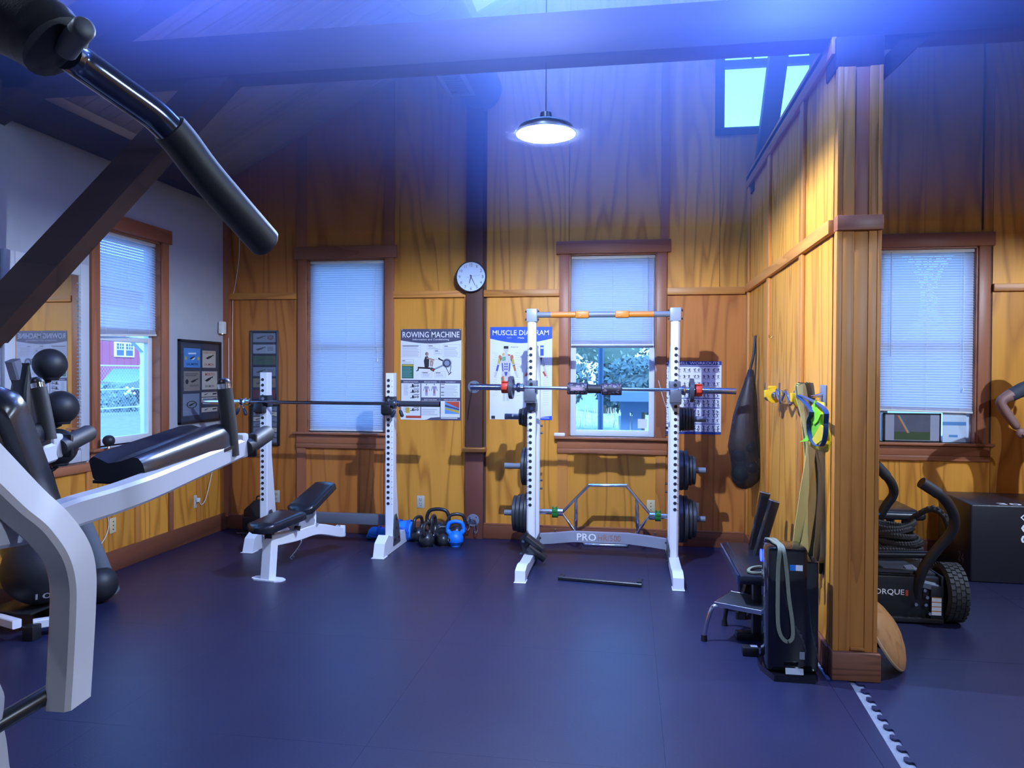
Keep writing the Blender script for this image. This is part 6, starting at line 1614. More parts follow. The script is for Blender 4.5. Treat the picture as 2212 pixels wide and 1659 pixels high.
# backrest
bk = []
for i in range(15):
    f = i / 14; d = 1.335 + .15 * f; z = 1.485 - .28 * f
    e = min(f, 1) * .345; k = math.sqrt(max(.05, 1 - (1 - min(1, e / .05)) ** 2))
    tilt = V((0, 0, 0)); fw = (FWD * .87 + UP * .49).normalized(); c = mc(-1.035, d, z)
    rg = []
    for a, b_ in ((-1, -.8), (-.9, -1), (.9, -1), (1, -.8), (1, .6), (.93, .9), (.6, 1), (-.6, 1), (-.93, .9), (-1, .6)):
        rg.append(c + RGT * (a * .145 * (.75 + .25 * k)) + fw * (b_ * .038 * (.4 + .6 * k)))
    bk.append(rg)
part('backrest', B().rings(bk), VINYL, t, smooth=50)
part('backrest_board', B().box(mc(-1.035, 1.37, 1.34), (.25, .018, .22), rot=Matrix((RGT, (FWD * .87 + UP * .49).normalized(), (UP * .87 - FWD * .49).normalized())).transposed(), bev=.006), BLACK_P, t)
# big curved side frame with the black foot bar
lg = [mc(-1.20, 1.0, 1.50), PD(-330, 790, 1.10), PD(-150, 895, 1.18), PD(-40, 1000, 1.26), PD(45, 1085, 1.32), PD(105, 1140, 1.36), PD(143, 1192, 1.39), PD(158, 1245, 1.41), PD(158, 1320, 1.42), PD(153, 1420, 1.43), PD(147, 1518, 1.43)]
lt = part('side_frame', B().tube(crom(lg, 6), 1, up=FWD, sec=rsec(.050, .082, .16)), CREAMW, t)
part('foot_bar', B().tube([PD(118, 1491, 1.42), PD(-10, 1566, 1.32), mc(-1.10, 1.02, .72)], .0165, 18), BLACK_M, t)
part('weld', B().lathe([(.020, -.004), (.022, 0), (.020, .004)], PD(121, 1490, 1.423), PD(118, 1491, 1.42) - PD(-10, 1566, 1.32), 16), mat('scuffed weld', (.5, .5, .52), .4), t)
fl_ = PD(20, 1760, 1.42); fl_.z = .0
part('front_strut', B().tube(crom([mc(-1.18, 1.0, .95), PD(-110, 1500, 1.22), PD(-48, 1590, 1.30), PD(-30, 1690, 1.33), PD(-12, 1800, 1.36), V((fl_.x, fl_.y, .0))], 6), 1, up=FWD, sec=rsec(.045, .075, .16)), FRAME_L, t)
# overhead chin bar: padded crossbar, chrome elbow, sloping foam grip and a short parallel grip
top = [mc(-1.20, .98, 2.08), PD(-360, 20, 1.0), PD(-60, 18, 1.0), PD(60, 55, 1.0), PD(112, 92, 1.0), PD(132, 112, 1.0)]
part('padded_crossbar', B().tube(crom(top, 5), [.050] * 19 + [.048] * 4 + [.042, .034, .026], 20), FOAM, t)
ct = [PD(140, 112, 1.02), PD(172, 134, 1.05), PD(260, 196, 1.10), PD(330, 246, 1.14), PD(368, 282, 1.16)]
cb_ = part('chin_bar_tube', B().tube(crom(ct, 5), .0235, 18), mat('dark chrome tube', (.10, .12, .19), .16, metal=.85), t)
gr = [PD(362, 274, 1.16), PD(392, 308, 1.18), PD(440, 372, 1.21), PD(500, 442, 1.25), PD(560, 510, 1.30), PD(572, 524, 1.31), PD(577, 529, 1.315)]
part('foam_grip', B().tube(crom(gr, 5), [.025] + [.0280] * 25 + [.0265, .025, .020, .015, .007], 20), FOAM, t)
part('parallel_grip', B().tube(crom([PD(142, 108, 1.0), PD(158, 86, .985), PD(176, 66, .97), PD(183, 58, .965), PD(187, 54, .962)], 4), [.0150] * 10 + [.0150, .0145, .014, .013, .011, .008, .004], 16), mat('lamplit grey foam', (.085, .095, .12), .5), t)  # dark foam painted paler, with the lamp's light in its colour

# ------------------------------------------------------------------ medicine ball rack before the mirror
XR_ = -3.50
bt_ = PX(118, 1085, XR_); tp = PX(29, 785, XR_)
dv = (bt_ - tp); ft = tp + dv * (tp.z / -dv.z)
t = thing('ball_rack', 'leaning dark post rack holding medicine balls in front of the mirror', 'rack', (ft.x, ft.y, 0))
part('post', B().tube([tp + dv * .05, ft], 1, up=(1, 0, 0), sec=rsec(.06, .06, .15)), BLACK_M, t)
part('post_top', B().tube([tp - dv * .02, tp + dv * .10], 1, up=(1, 0, 0), sec=rsec(.064, .064, .15)), mat('grey cap', (.15, .16, .20), .35), t)
part('base', B().bb(ft.x - .14, ft.x + .05, ft.y - .25, ft.y + .07, 0, .04, bev=.01), BLACK_M, t)
MB = mat('medicine ball rubber', (.014, .015, .020), .5, bump=.15, bscale=250)
for i, (px, py, ry_, lab) in enumerate(((108, 787, 34, 'topmost black medicine ball on the rack before the mirror'), (131, 880, 36, 'middle black medicine ball on the rack before the mirror'), (124, 966, 40, 'lowest black medicine ball on the rack, partly behind a machine handle'))):
    c = PX(px, py, XR_ + .06); d = (c - EYE).dot(CF); r = ry_ * d / FPX
    pb_ = tp + dv * ((tp.z - c.z) / -dv.z + .02)
    pb_.z = c.z - r * .75
    part('bracket', B().tube(crom([pb_, (pb_ + c) / 2 + V((0, 0, -r * .9)), c + V((0, 0, -r * 1.02))], 4), .012, 8).lathe([(r * .5, 0), (r * .55, .012), (r * .5, .02), (r * .46, .01)], c + V((0, 0, -r * 1.0)), (0, 0, 1), 20), BLACK_M, t)
    t2 = thing('medicine_ball', lab, 'ball', c - V((0, 0, r)))
    part('ball', B().ball(c, r, seg=32), MB, t2)
    dn = (V((.98, -.17 if i < 2 else -.3, -.02)) if i < 2 else V((.8, -.5, .32))).normalized()
    dn = ((PX(px + (28 if i < 2 else 30), py + (6 if i < 2 else -10), XR_ + .10) - c)).normalized()
    if i < 2:
        part('logo_disc', B().lathe([(0, 0), (r * .17, -.0012), (r * .17, .0004), (0, .0016)], c + dn * r * .995, dn, 24), mat('logo grey', (.10, .11, .15), .5), t2)
    else:
        uxx = V((0, 0, 1)).cross(dn).normalized(); uyy = dn.cross(uxx)
        b = B(); text_bm(b, '12', c + dn * (r + .002) - uxx * .02 + uyy * .004, uxx, uyy, .04, .026, .02); text_bm(b, 'LBS', c + dn * (r + .002) - uxx * .02 - uyy * .022, uxx, uyy, .04, .018, .02)
        part('weight_lettering', b, PWHITE, t2, smooth=0)
# black jacket draped over the post
rs = []
for i in range(12):
    f = i / 11; x0 = 44 - 27 * f; x1 = 50 + 36 * f - (8 * (f - .8) / .2 if f > .8 else 0); y = 787 + 160 * f
    a = PX(x0, y, XR_ + .02); b_ = PX(x1, y, XR_ + .02); c = (a + b_) / 2; w_ = (b_ - a).length / 2; rg = []
    for k in range(20):
        an_ = k * math.pi / 10; fo = 1 + .16 * math.sin(an_ * 3 + f * 4) * f
        rg.append(c + V((math.sin(an_) * (.05 + .03 * f) * fo, math.cos(an_) * w_ * fo, .01 * math.sin(an_ * 2))))
    rs.append(rg)
one('jacket', B().rings(rs), mat('glossy black nylon', (.010, .011, .015), .3, bump=.3, bscale=40), 'black nylon jacket draped over the top of the ball rack post', 'clothing', rs[0][0], smooth=70)
c = PX(235, 952, XL + .10)
r = 12.5 * (c - EYE).dot(CF) / FPX
t = thing('massage_ball', 'small black ball on a short stem on the left window sill', 'ball', (c.x, c.y, ZS))
part('ball', B().ball(c, r, seg=20), MB, t); part('stem', B().cyl((c.x, c.y, ZS), (c.x, c.y, c.z - r * .8), .012, .008, 10), CHROME, t)

# roller, balls and stand behind the machine
a, b_ = PZ(238, 1290), PX(165, 1105, -3.50)
d = (b_ - a).normalized(); rr = .062
a2 = a + V((0, 0, .035)); 
t = thing('foam_roller', 'long grey foam roller leaning against the left wall behind the machine', 'roller', (a.x, a.y, 0))
part('roller', B().tube([a2, a2.lerp(b_, .02), a2.lerp(b_, .98), b_], [rr * .97, rr, rr, rr * .97], 24), mat('grey foam', (.13, .15, .18), .6), t)
part('bore', B().tube([b_ - d * .001, b_ + d * .003], rr * .78, 24), HOLE, t)
p = PX(214, 1250, -3.30); r = .105
p = PZ(208, 1300); 
t = thing('slam_ball', 'black slam ball on the floor in front of the grey foam roller', 'ball', (p.x, p.y, 0))
part('ball', B().ball((p.x + .02, p.y, .118), .118, seg=28), MB, t)
p = PZ(60, 1385)
t = thing('floor_stand', 'low white metal stand with black rubber feet behind the curved white frame', 'stand', (p.x, p.y, 0))
x0, y0 = p.x, p.y
part('rail', B().tube([(x0 - .02, y0 + .06, .075), (x0 + .10, y0 + .17, .075)], 1, up=(0, 0, 1), sec=rsec(.05, .05, .1)), FRAME_W, t)
part('rail', B().tube([(x0 - .40, y0 + .10, .10), (x0 - .05, y0 - .02, .10)], 1, up=(0, 0, 1), sec=rsec(.05, .05, .1)), FRAME_W, t)
part('cross_rail', B().tube([(x0 - .35, y0 + .45, .09), (x0 - .04, y0 + .40, .09)], 1, up=(0, 0, 1), sec=rsec(.05, .05, .1)), FRAME_W, t)
for dx, dy in ((.0, .03), (-.36, .12), (-.30, .45), (-.06, .40)): part('rubber_foot', B().bb(x0 + dx - .035, x0 + dx + .035, y0 + dy - .035, y0 + dy + .035, 0, .085, bev=.008), BLACK_P, t)
part('top_plate', B().bb(x0 - .36, x0 - .05, y0 + .08, y0 + .42, .115, .130, bev=.005), BLACK_M, t)
cb = V((x0 - .13, y0 + .25, .132 + .21))
t = thing('slam_ball', 'large black ball marked 10 sitting on the low white stand at the left edge', 'ball', (cb.x, cb.y, .132))
part('ball', B().ball(cb, .21, seg=36), MB, t)
dn = (PX(36, 1312, cb.x + .06) - cb).normalized(); dn = ((EYE - cb).normalized() * .62 + V((.05, 0, -.62))).normalized()
uxx = V((0, 0, 1)).cross(dn).normalized(); uyy = dn.cross(uxx)
b = B(); text_bm(b, '10', cb + dn * .2125 - uxx * .04 - uyy * .02, uxx, uyy, .08, .05, .02); part('weight_lettering', b, PWHITE, t, smooth=0)

# ------------------------------------------------------------------ person at the right edge, hand on hip
SKIN = mat('skin', (.19, .095, .078), .55); SHIRT = mat('navy t-shirt', (.022, .028, .042), .75); PANTS = mat('dark trousers', (.018, .018, .028), .7)
YP = 6.10
el = PY(2157, 868, YP); hand = PY(2206, 936, YP - .03); sh_ = PY(2232, 828, YP + .02)
xp = PY(2250, 900, YP).x + .10
def skin_fig(name, verts, edges, radii, m, par, rootv=0, sub=2):
    me = bpy.data.meshes.new(name); me.from_pydata(verts, edges, []); 
    o = bpy.data.objects.new(name, me); COL.objects.link(o)
    md = o.modifiers.new('skin', 'SKIN'); md.use_smooth_shade = True
    if not me.skin_vertices: me.attributes.new('skin', 'FLOAT2', 'POINT') if False else None
    sm = o.modifiers.new('sub', 'SUBSURF'); sm.levels = sub; sm.render_levels = sub
    dg = bpy.context.evaluated_depsgraph_get()
    for i, r_ in enumerate(radii):
        me.skin_vertices[0].data[i].radius = r_ if isinstance(r_, tuple) else (r_, r_)
        me.skin_vertices[0].data[i].use_root = (i == rootv)
    dg.update(); ev = o.evaluated_get(dg); nm_ = bpy.data.meshes.new_from_object(ev)
    bpy.data.objects.remove(o); bpy.data.meshes.remove(me)
    nm_.materials.clear(); nm_.materials.append(m)
    o2 = bpy.data.objects.new(name, nm_); COL.objects.link(o2)
    if par is not None:
        for v in nm_.vertices: v.co -= root_of(par)
        o2.parent = par; ROOT[o2.name] = root_of(par)
    return o2
def ensure_skin(me):
    pass
pt = thing('person', 'person in a dark t-shirt and trousers at the right edge, hand on hip', 'person', (xp, YP, 0))
H = V((xp, YP, 0))
shl = V((xp - .19, YP + .02, 1.44)); shr = V((xp + .19, YP + .02, 1.44))
body = [H + V((0, 0, .97)), H + V((0, .01, 1.12)), H + V((0, .02, 1.28)), H + V((0, .02, 1.42)), H + V((0, .02, 1.52)), H + V((0, -.01, 1.60)), H + V((0, -.01, 1.70)),
        shl, el, hand.lerp(el, .12), shr, V((xp + .27, YP - .02, 1.16)), V((xp + .25, YP - .10, .92)),
        H + V((-.09, 0, .90)), H + V((-.11, -.01, .50)), H + V((-.12, .02, .09)), H + V((.09, 0, .90)), H + V((.11, -.01, .50)), H + V((.12, .02, .09)), H + V((-.13, -.13, .035)), H + V((.13, -.13, .035)), H + V((0, -.01, 1.76))]
edges = [(0, 1), (1, 2), (2, 3), (3, 4), (4, 5), (5, 6), (6, 21), (3, 7), (7, 8), (8, 9), (3, 10), (10, 11), (11, 12), (0, 13), (13, 14), (14, 15), (0, 16), (16, 17), (17, 18), (15, 19), (18, 20)]
rad = [(.15, .11), (.135, .10), (.155, .11), (.15, .10), .055, .085, .095, .062, .043, .030, .062, .043, .030, .085, .056, .042, .085, .056, .042, .035, .035, .07]
def fig():
    me = bpy.data.meshes.new('body'); me.from_pydata([tuple(v) for v in body], edges, [])
    o = bpy.data.objects.new('body', me); COL.objects.link(o)
    o.modifiers.new('skin', 'SKIN')
    bpy.context.view_layer.update()
    if not me.skin_vertices:
        bm = bmesh.new(); bm.from_mesh(me); bm.verts.layers.skin.verify(); bm.to_mesh(me); bm.free()
    for i, r_ in enumerate(rad):
        sv = me.skin_vertices[0].data[i]; sv.radius = r_ if isinstance(r_, tuple) else (r_, r_); sv.use_root = i == 0
    s_ = o.modifiers.new('sub', 'SUBSURF'); s_.levels = 2; s_.render_levels = 2
    dg = bpy.context.evaluated_depsgraph_get(); dg.update()
    nm_ = bpy.data.meshes.new_from_object(o.evaluated_get(dg)); bpy.data.objects.remove(o)
    return nm_
bmh = fig()
nm_ = bmh
nm_.materials.clear()
for m_ in (SKIN, SHIRT, PANTS, mat('dark shoe', (.02, .02, .024), .5)): nm_.materials.append(m_)
for p_ in nm_.polygons:
    c = p_.center
    da = (c - el).length
    idx = 0
    if c.z < .09: idx = 3
    elif c.z < .99 and abs(c.x - xp) < .24 and not (c - hand).length < .10: idx = 2
    elif c.z < 1.53 and abs(c.x - xp) < .20: idx = 1
    elif c.z < 1.55 and c.x < xp and (c - shl).length < (el - shl).length * .62: idx = 1
    elif c.z < 1.55 and c.x > xp and c.z > 1.25: idx = 1
    p_.material_index = idx; p_.use_smooth = True
for v in nm_.vertices: v.co -= V((xp, YP, 0))
bo = bpy.data.objects.new('body', nm_); COL.objects.link(bo); bo.parent = pt
part('hair', B().ball(H + V((0, .012, 1.735)), .104, (1, 1.05, .95), 20), mat('dark hair', (.02, .014, .010), .6), pt)
part('face', B().ball(H + V((0, -.095, 1.66)), .018, (.8, 1, 1.3), 10).ball(H + V((-.10, .0, 1.67)), .022, (.5, .8, 1.3), 10).ball(H + V((.10, .0, 1.67)), .022, (.5, .8, 1.3), 10), SKIN, pt)
part('eye', B().ball(H + V((-.035, -.095, 1.685)), .011, seg=10).ball(H + V((.035, -.095, 1.685)), .011, seg=10), INK, pt)
part('mouth', B().ball(H + V((0, -.093, 1.61)), .022, (1, .4, .3), 10), mat('lip', (.35, .12, .10), .5), pt)
hd_ = B(); pd = (hand - el).normalized(); c = hand
hd_.ball(c, .040, (.9, .55, 1.0), 14)
for k in range(4):
    o = c + V((.0, -.022 + .018 * k, -.006)); hd_.tube(crom([o, o + V((.035, -.012, -.012)), o + V((.062, -.02, -.030)), o + V((.075 - .006 * abs(k - 1), -.02, -.055))], 3), [.010] * 6 + [.009, .008, .006, .005], 8)
hd_.tube(crom([c + V((-.01, .02, .01)), c + V((.01, .045, .012)), c + V((.04, .055, .0))], 3), [.012, .012, .011, .010, .009, .008, .007], 8)
part('hand', hd_, SKIN, pt, smooth=70)

# ------------------------------------------------------------------ outside
gd = struct('ground'); part('yard', B().bb(-80, -6.8, -30, 90, -.62, .20), mat('yard gravel', (.22, .22, .22), .9, var=.35, vscale=5), gd); part('turf', B().bb(-80, 40, -30, 90, -.62, -.50), mat('pale gravel', (.26, .27, .27), .9, var=.3, vscale=6), gd)
GRASS = mat('dry grass bank', (.55, .56, .46), .9, var=.35, vscale=5)
bank = B(); 
rows_ = []
for i in range(9):
    y = 9 + i * 1.6; rows_.append([V((x, y, -.5 + 1.0 * min(1, i / 7) ** 1.1 + .10 * mnoise.noise(V((x * .6, y * .6, 0))) * (i > 0))) for x in [(-4.5 + k * .7) for k in range(22)]])
for i in range(8):
    for k in range(21): bank.quad(rows_[i][k], rows_[i][k + 1], rows_[i + 1][k + 1], rows_[i + 1][k])
bmesh.ops.remove_doubles(bank.bm, verts=bank.bm.verts, dist=1e-4)
GBK = one('grass_bank', bank, GRASS, 'pale grassy bank with tall dry blades outside the middle window', 'grass', (-2, 14, -.5), kind='stuff', smooth=80)
gb = B(); rn = random.Random(3)
for k in range(2600):
    x = -6 + rn.random() * 9; i = rn.random() * 7; y = 9 + i * 1.6; z = -.5 + 1.0 * min(1, i / 7) ** 1.1
    h = .12 + rn.random() * .28; a = rn.random() * 6.28; l = rn.random() * .12
    p = V((x, y, z - .03)); w_ = V((math.cos(a), math.sin(a), 0)) * .014; tp_ = p + V((math.sin(a) * l, math.cos(a) * l, h))
    f = gb.bm.faces.new([gb.bm.verts.new(p - w_), gb.bm.verts.new(p + w_), gb.bm.verts.new(tp_)])
part('grass_blades', gb, mat('straw grass', (.60, .60, .50), .9, var=.4, vscale=9), GBK, kind='stuff', smooth=0)
LEAF = [mat(f'leaf green {k}', c_, .7, var=.5, vscale=4) for k, c_ in enumerate(((.10, .15, .15), (.15, .22, .20), (.24, .32, .28)))]
BARK = mat('bark', (.10, .07, .05), .9)
def tree(x, y, z, h, r, k, label, g='trees beyond the grass bank'):
    t = thing('tree', label, 'tree', (x, y, z), group=g)
    part('trunk', B().tube([(x, y, z - .1), (x + .05, y, z + h * .4), (x, y, z + h * .8)], [r * .12, r * .09, r * .04], 8), BARK, t)
    b = B(); rn = random.Random(int(x * 31 + y * 7))
    for i in range(2400):
        a = rn.random() * 6.283; e = rn.random() * 2 - 1; q = math.sqrt(1 - e * e); rr = r * (.55 + .45 * rn.random())
        p = V((x + math.cos(a) * q * rr, y + math.sin(a) * q * rr, z + h * .62 + e * rr * h * .42 / r * .9))
        sz = .035 + .06 * rn.random(); n1 = V((rn.random() - .5, rn.random() - .5, rn.random() - .5)).normalized(); n2 = n1.orthogonal().normalized() * sz
        n1 = n1 * sz
        b.quad(p - n1, p + n2 * .6, p + n1, p - n2 * .6)
    part('foliage', b, LEAF[k % 3], t, smooth=0, kind="stuff")
    part('crown', B().ball((x, y, z + h * .62), r * .72, (1, 1, h * .42 / r), 14), LEAF[k % 3], t)
spots = [(-4.6, 18, 5.2, 2.0, 0, 'dark bushy tree at the left of the middle window view'), (-2.6, 19.5, 5.6, 2.1, 1, 'mid green tree behind the pole outside'), (-.6, 20.5, 4.6, 1.9, 2, 'pale tree in the centre of the middle window view'), (1.4, 22, 5.2, 2.2, 1, 'green tree right of centre beyond the shelter'), (3.6, 24, 5.8, 2.4, 0, 'dark tree at the far right beyond the shelter'), (-7.5, 21, 6, 2.4, 1, 'tree beyond the left edge of the middle window'), (6.5, 23, 5.5, 2.3, 2, 'pale tree behind the right window'), (10, 22, 5.5, 2.3, 0, 'dark tree behind the notices of the right window'), (.2, 15.8, 1.6, 1.0, 0, 'low dark shrub at the top of the grass bank'), (-1.9, 16.2, 1.7, 1.1, 0, 'low shrub beside the pole outside'), (-3.6, 16, 1.6, 1.1, 1, 'low green shrub at the left of the bank')]
for x, y, h, r, k, lab in spots: tree(x, y, .30, h, r, k, lab)
BLU = mat('weathered blue paint', (.16, .24, .38), .7)
p = PY(1297, 925, 9.6); 
one('sign_pole', B().cyl((p.x, 9.6, -.5), (p.x, 9.6, 3.2), .035, seg=12), BLU, 'slim dark pole standing on the grass outside the middle window', 'pole', (p.x, 9.6, -.5))
k0, k1 = PY(1340, 900, 12), PY(1398, 900, 12)
t = thing('notice_shelter', 'timber notice shelter with a flat roof outside the middle window', 'shelter', ((k0.x + k1.x) / 2, 12.2, -.2))
for x in (k0.x + .08, k1.x - .16, k1.x + .3): part('post', B().bb(x - .07, x + .07, 11.95, 12.09, -.3, 1.10), BLU, t)
part('roof', B().bb(k0.x - .15, k1.x + .5, 11.6, 12.7, 1.10, 1.25), BLU, t); part('beam', B().bb(k0.x, k1.x + .35, 11.93, 12.1, .92, 1.10), BLU, t)
part('notice_panel', B().bb(k0.x + .25, k1.x - .45, 11.98, 12.02, .60, .86), mat('pale panel', (.7, .72, .75), .6), t)
# red house, car, bush, fence and porch post outside the left window
xh = -28.0
t = thing('red_house', 'red boarded house with a white double window outside the left wall', 'building', (xh - 2, 37, .2))
RED_ = mat('red boards', (.42, .10, .16), .8, var=.1)
part('wall', B().bb(xh - 6, xh, 22, 58, .2, 6.2), RED_, t)
bb_ = B()
for k in range(60): bb_.bb(xh, xh + .02, 22.2 + k * .59, 22.26 + k * .59, .2, 6.2)
part('board_strip', bb_, RED_, t, kind="stuff")
part('roof', B().prism([(xh + .6, 6.0), (xh - 3, 8.6), (xh - 6.6, 6.0)], (0, 21.6, 0), (1, 0, 0), (0, 0, 1), (0, 37, 0)), mat('grey roof', (.25, .26, .30), .8), t)
a, b_ = PX(248, 738, xh + .05), PX(290, 772, xh + .05)
wn = part('window', B().bb(xh - .02, xh + .06, a.y, b_.y, b_.z, a.z), PWHITE, t)
w_ = (b_.y - a.y); hh = a.z - b_.z
for k in range(2):
    for j in range(2):
        part('pane', B().bb(xh + .05, xh + .075, a.y + w_ * (.09 + .47 * k), a.y + w_ * (.44 + .47 * k), b_.z + hh * (.10 + .43 * j), b_.z + hh * (.47 + .43 * j)), mat('dark pane', (.06, .09, .15), .1), wn)
mb = B()
for k in range(2):
    for q in (.33, .66): y = a.y + w_ * (.09 + .47 * k + .35 * q); mb.bb(xh + .07, xh + .085, y - .02, y + .02, b_.z + hh * .53, b_.z + hh * .90)
    mb.bb(xh + .07, xh + .085, a.y + w_ * (.09 + .47 * k), a.y + w_ * (.44 + .47 * k), b_.z + hh * .70, b_.z + hh * .73)
part('muntin', mb, PWHITE, wn, kind="stuff")
# car
a, b_ = PX(262, 830, -20), PX(360, 830, -20); cx0, cx1 = a.y, a.y + 4.3
t = thing('car', 'silver blue car parked behind the fence outside the left window', 'car', (-20.8, (cx0 + cx1) / 2, .2))
CARB = mat('car paint', (.10, .15, .20), .25, coat=.5)
prof = [(0, .0), (0, .35), (.25, .62), (1.0, .72), (1.65, 1.22), (3.0, 1.25), (3.9, .78), (4.25, .70), (4.3, .2), (4.2, .0)]
part('body', B().prism([(q, z) for q, z in prof], (-20 - 1.6, cx0, .42), (0, 1, 0), (0, 0, 1), (1.6, 0, 0)), CARB, t)
part('side_glass', B().prism([(1.12, .76), (1.70, 1.15), (2.95, 1.17), (3.6, .80)], (-20 + .003, cx0, .42), (0, 1, 0), (0, 0, 1), (.006, 0, 0)), mat('car glass', (.05, .08, .11), .08), t)
for q in (.85, 3.45): part('wheel', B().lathe([(0, -.08), (.20, -.08), (.31, -.07), (.32, 0), (.31, .07), (.2, .08), (0, .08)], (-20.05, cx0 + q, .52), (1, 0, 0), 24), RUB, t)
part('door_handle', B().bb(-20 + .004, -20 + .02, cx0 + 2.1, cx0 + 2.3, 1.06, 1.10), CHROME, t)
# bush, fence, porch post
p = PX(242, 872, -17.0)
t = thing('garden_bush', 'round leafy bush with white flowers below the red house', 'bush', (p.x, p.y, .2))
b = B(); rn = random.Random(9)
for i in range(900):
    a_ = rn.random() * 6.283; e = rn.random(); q = math.sqrt(1 - e * e); rr = .8 * (.6 + .4 * rn.random()); c = V((p.x + math.cos(a_) * q * rr, p.y + math.sin(a_) * q * rr, -.0 + .2 + e * rr * 1.15)); sz = .05 + .06 * rn.random(); n1 = V((rn.random() - .5, rn.random() - .5, rn.random() - .5)).normalized(); n2 = n1.orthogonal() * sz; n1 = n1 * sz
    b.quad(c - n1, c + n2 * .5, c + n1, c - n2 * .5)
part('foliage', b, LEAF[1], t, smooth=0, kind='stuff'); part('crown', B().ball((p.x, p.y, .25), .68, (1, 1, 1.15), 14), LEAF[0], t)
b = B()
for k in range(8): b.ball((p.x + .5 + .2 * rn.random(), p.y - .3 + .5 * rn.random(), .75 + .25 * rn.random()), .05, seg=6)
part('blossom', b, PWHITE, t, kind="stuff")
t = thing('wire_fence', 'wire fence with pale rails between the bush and the car', 'fence', (-15.0, 22, .2))
PALER = mat('pale rail', (.55, .58, .60), .6)
for y in (17.0, 19.1, 21.2, 23.3, 25.4): part('post', B().cyl((-15, y, .2), (-15, y, 1.75), .035, seg=8), PALER, t)
for z in (.45, 1.0, 1.7): part('rail', B().bb(-15.02, -14.98, 15, 27, z - .02, z + .02), PALER, t)
fw_ = B()
for k in range(90):
    y = 15 + k * .125
    fw_.quad((-15, y, .22), (-15, y + .008, .22), (-15, y + 1.458, 1.7), (-15, y + 1.45, 1.7)); fw_.quad((-15, y + 1.45, .22), (-15, y + 1.458, .22), (-15, y + .008, 1.7), (-15, y, 1.7))
part('wire_mesh', fw_, PALER, t, smooth=0, kind="stuff")
p = PX(320, 820, -5.6)
t = thing('porch_post', 'white porch post with a curved bracket just outside the left window', 'post', (-5.6, p.y, -.5))
part('shaft', B().bb(-5.66, -5.54, p.y - .06, p.y + .06, -.5, 2.3), PWHITE, t)
part('bracket', B().prism([(-.06, 1.45), (-.12, 1.75), (-.35, 1.90), (-.35, 2.0), (-.06, 2.0)], (-5.63, p.y, 0), (0, 1, 0), (0, 0, 1), (.06, 0, 0)), PWHITE, t)
part('eave_beam', B().bb(-5.68, -5.52, 3.5, 12, 2.0, 2.22), PWHITE, t)
b = B(); rn = random.Random(5)
t = thing('timber_edging', 'weathered timber edging with grass below the left window', 'edging', (-5.0, 6.4, -.5))
for k in range(3): part('timber', B().bb(-5.3 - .35 * k, -5.1 - .35 * k, 3, 12, -.5, .02 - .02 * k, bev=.01), mat('old timber', (.20, .17, .16), .8), t)
# ------------------------------------------------------------------ lamps
def pendant(loc, label, w=1.0, cord=True):
    x, y, z = loc
    t = thing('pendant_lamp', label, 'lamp', (x, y, z))
    sh = B().lathe([(.162, 0), (.161, .014), (.147, .038), (.115, .058), (.07, .072), (.035, .080), (.030, .115), (.0, .12)], (x, y, z))
    bmesh.ops.delete(sh.bm, geom=[f for f in sh.bm.faces if f.calc_center_median().z < z + .001], context='FACES')
    part('shade', sh, BLACK_M, t, label='black outside of the dome shade')
    li = B().lathe([(.160, .0), (.158, .013), (.144, .036), (.112, .055), (.066, .068), (.0, .073)], (x, y, z))
    bmesh.ops.delete(li.bm, geom=[f for f in li.bm.faces if f.calc_center_median().z < z + .001], context='FACES')
    part('reflector', li, mat('lamp enamel', (.82, .86, .92), .4), t, label='white enamelled inside of the shade')
    part('bulb', B().lathe([(.0, -.028), (.05, -.022), (.062, -.008), (.05, .004), (.0, .008)], (x, y, z + .062)), mat('lit bulb', (.9, .95, 1), emit=8, emcol=(.85, .93, 1)), t)
    part('cord', B().cyl((x, y, z + .115), (x, y, roof(x) - .02), .0035, seg=6), BLACK_P, t)
    part('ceiling_cup', B().cyl((x, y, roof(x) - .05), (x, y, roof(x) + .01), .05, .06, 16), BLACK_P, t)
    l = bpy.data.lights.new('bulb_light', 'POINT'); l.energy = LAMP_W * w; l.color = LAMP_COL; l.shadow_soft_size = .018
    lo = bpy.data.objects.new('bulb_light', l); COL.objects.link(lo); lo.parent = t; lo.location = (0, 0, .024)
    return t
pendant((2.5, .9, 2.8), 'lit dome pendant lamp behind the camera side of the doorway, out of view', .55)
p = PD(1179, 290, 4.08); p_lamp_z = p.z
pendant((p.x, p.y, p.z), 'lit black dome pendant lamp hanging over the middle of the gym floor', 1.0)
pendant((-1.7, .7, 2.8), 'lit dome pendant lamp behind the raised machine arms, out of view', .08)
pendant((3.4, 4.3, 2.8), 'lit dome pendant lamp of the side room, out of view', .75)

# added, unseen fill globes above the frame that tint the roof space blue
for px, py, dd, lab, en, col in ((1090, -300, 3.3, 'middle cold white fill globe added unseen above the frame to light the roof space', 165, (.24, .39, 1.0)), (1760, -260, 3.3, 'right hand cold blue fill globe added unseen above the frame to light the roof space', 220, (.07, .18, 1.0)), (330, -330, 2.9, 'left hand cold blue fill globe added unseen above the frame to light the roof space', 130, (.10, .19, 1.0))):
    g = PD(px, py, dd)
    t = thing('fill_globe', lab, 'lamp', (g.x, g.y, g.z))
    part('globe', B().ball(g, .10, seg=24), mat('lit globe', (.8, .9, 1), emit=20, emcol=(.35, .55, 1)), t)
    part('stem', B().cyl((g.x, g.y, g.z + .09), (g.x, g.y, roof(g.x) - .04), .008, seg=8), BLACK_M, t)
    l = bpy.data.lights.new('globe_fill', 'POINT'); l.energy = en; l.color = col; l.shadow_soft_size = .11
    lo = bpy.data.objects.new('globe_fill', l); COL.objects.link(lo); lo.parent = t; lo.location = (0, 0, -.13)
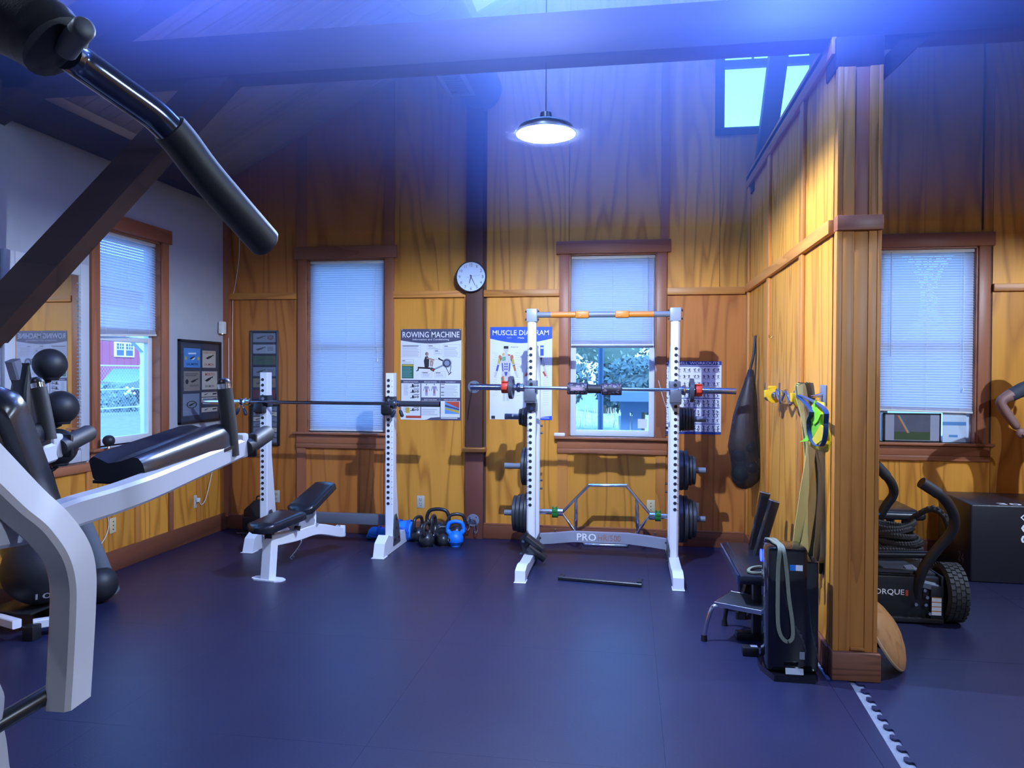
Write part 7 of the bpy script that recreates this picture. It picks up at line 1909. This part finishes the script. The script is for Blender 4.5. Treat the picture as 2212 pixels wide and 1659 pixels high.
# added glowing panel and area light under the roof; no opening there
sk = struct('roof_fill_panel'); sl = math.atan(.52); xm6, ym6 = -.45, 5.45
ux6 = V((math.cos(sl), 0, math.sin(sl))); un6 = V((math.sin(sl), 0, -math.cos(sl))); c6 = V((xm6, ym6, roof(xm6) - .006))
rot6 = Matrix((ux6, V((0, 1, 0)), un6)).transposed()
b = B()
for du, dv, su, sv in ((-1.05, 0, .09, 2.2), (1.05, 0, .09, 2.2), (0, -1.05, 2.19, .09), (0, 1.05, 2.19, .09), (0, 0, .05, 2.1)): b.box(c6 + ux6 * du + V((0, dv, 0)), (su, sv, .05), rot=rot6, bev=.004)
part('frame', b, WHITE_W, sk)
part('pane', B().box(c6 + un6 * .004, (2.02, 2.02, .006), rot=rot6), mat('fill panel glow', (.3, .45, .8), .15, emit=1.2, emcol=(.25, .42, 1.0)), sk)
l = bpy.data.lights.new('roof_fill_light', 'AREA'); l.shape = 'SQUARE'; l.size = 2.0; l.energy = ROOF_FILL_W; l.color = (.04, .13, 1.0)
lo = bpy.data.objects.new('roof_fill_light', l); COL.objects.link(lo); lo.parent = sk
lo.matrix_local = Matrix.Translation(c6 + un6 * .03) @ Matrix((ux6, ux6.cross(un6), -un6)).transposed().to_4x4()
# thin haze added in the roof space, imitating lens flare
def veilmat():
    m = bpy.data.materials.new('thin haze'); m.use_nodes = True; tt = m.node_tree; tt.nodes.clear()
    o = nn(tt, 'ShaderNodeOutputMaterial'); v = nn(tt, 'ShaderNodeVolumeScatter')
    v.inputs['Color'].default_value = (.46, .54, 1, 1); v.inputs['Density'].default_value = .46; v.inputs['Anisotropy'].default_value = .2
    tt.links.new(v.outputs[0], o.inputs['Volume']); return m
HZ = p_lamp_z - .008
hz_ = B().prism([(XL + .02, HZ), (XR - .02, HZ), (XR - .02, roof(XR - .02) - .02), (RX, roof(RX) - .02), (XL + .02, roof(XL + .02) - .02)], (0, YB + .02, 0), ZX, ZY_, (0, D - YB - .04, 0))
one('veil', hz_, veilmat(), 'thin blue haze added in the roof space, imitating lens flare', 'veil', (RX, 2, HZ), kind='stuff', smooth=0)
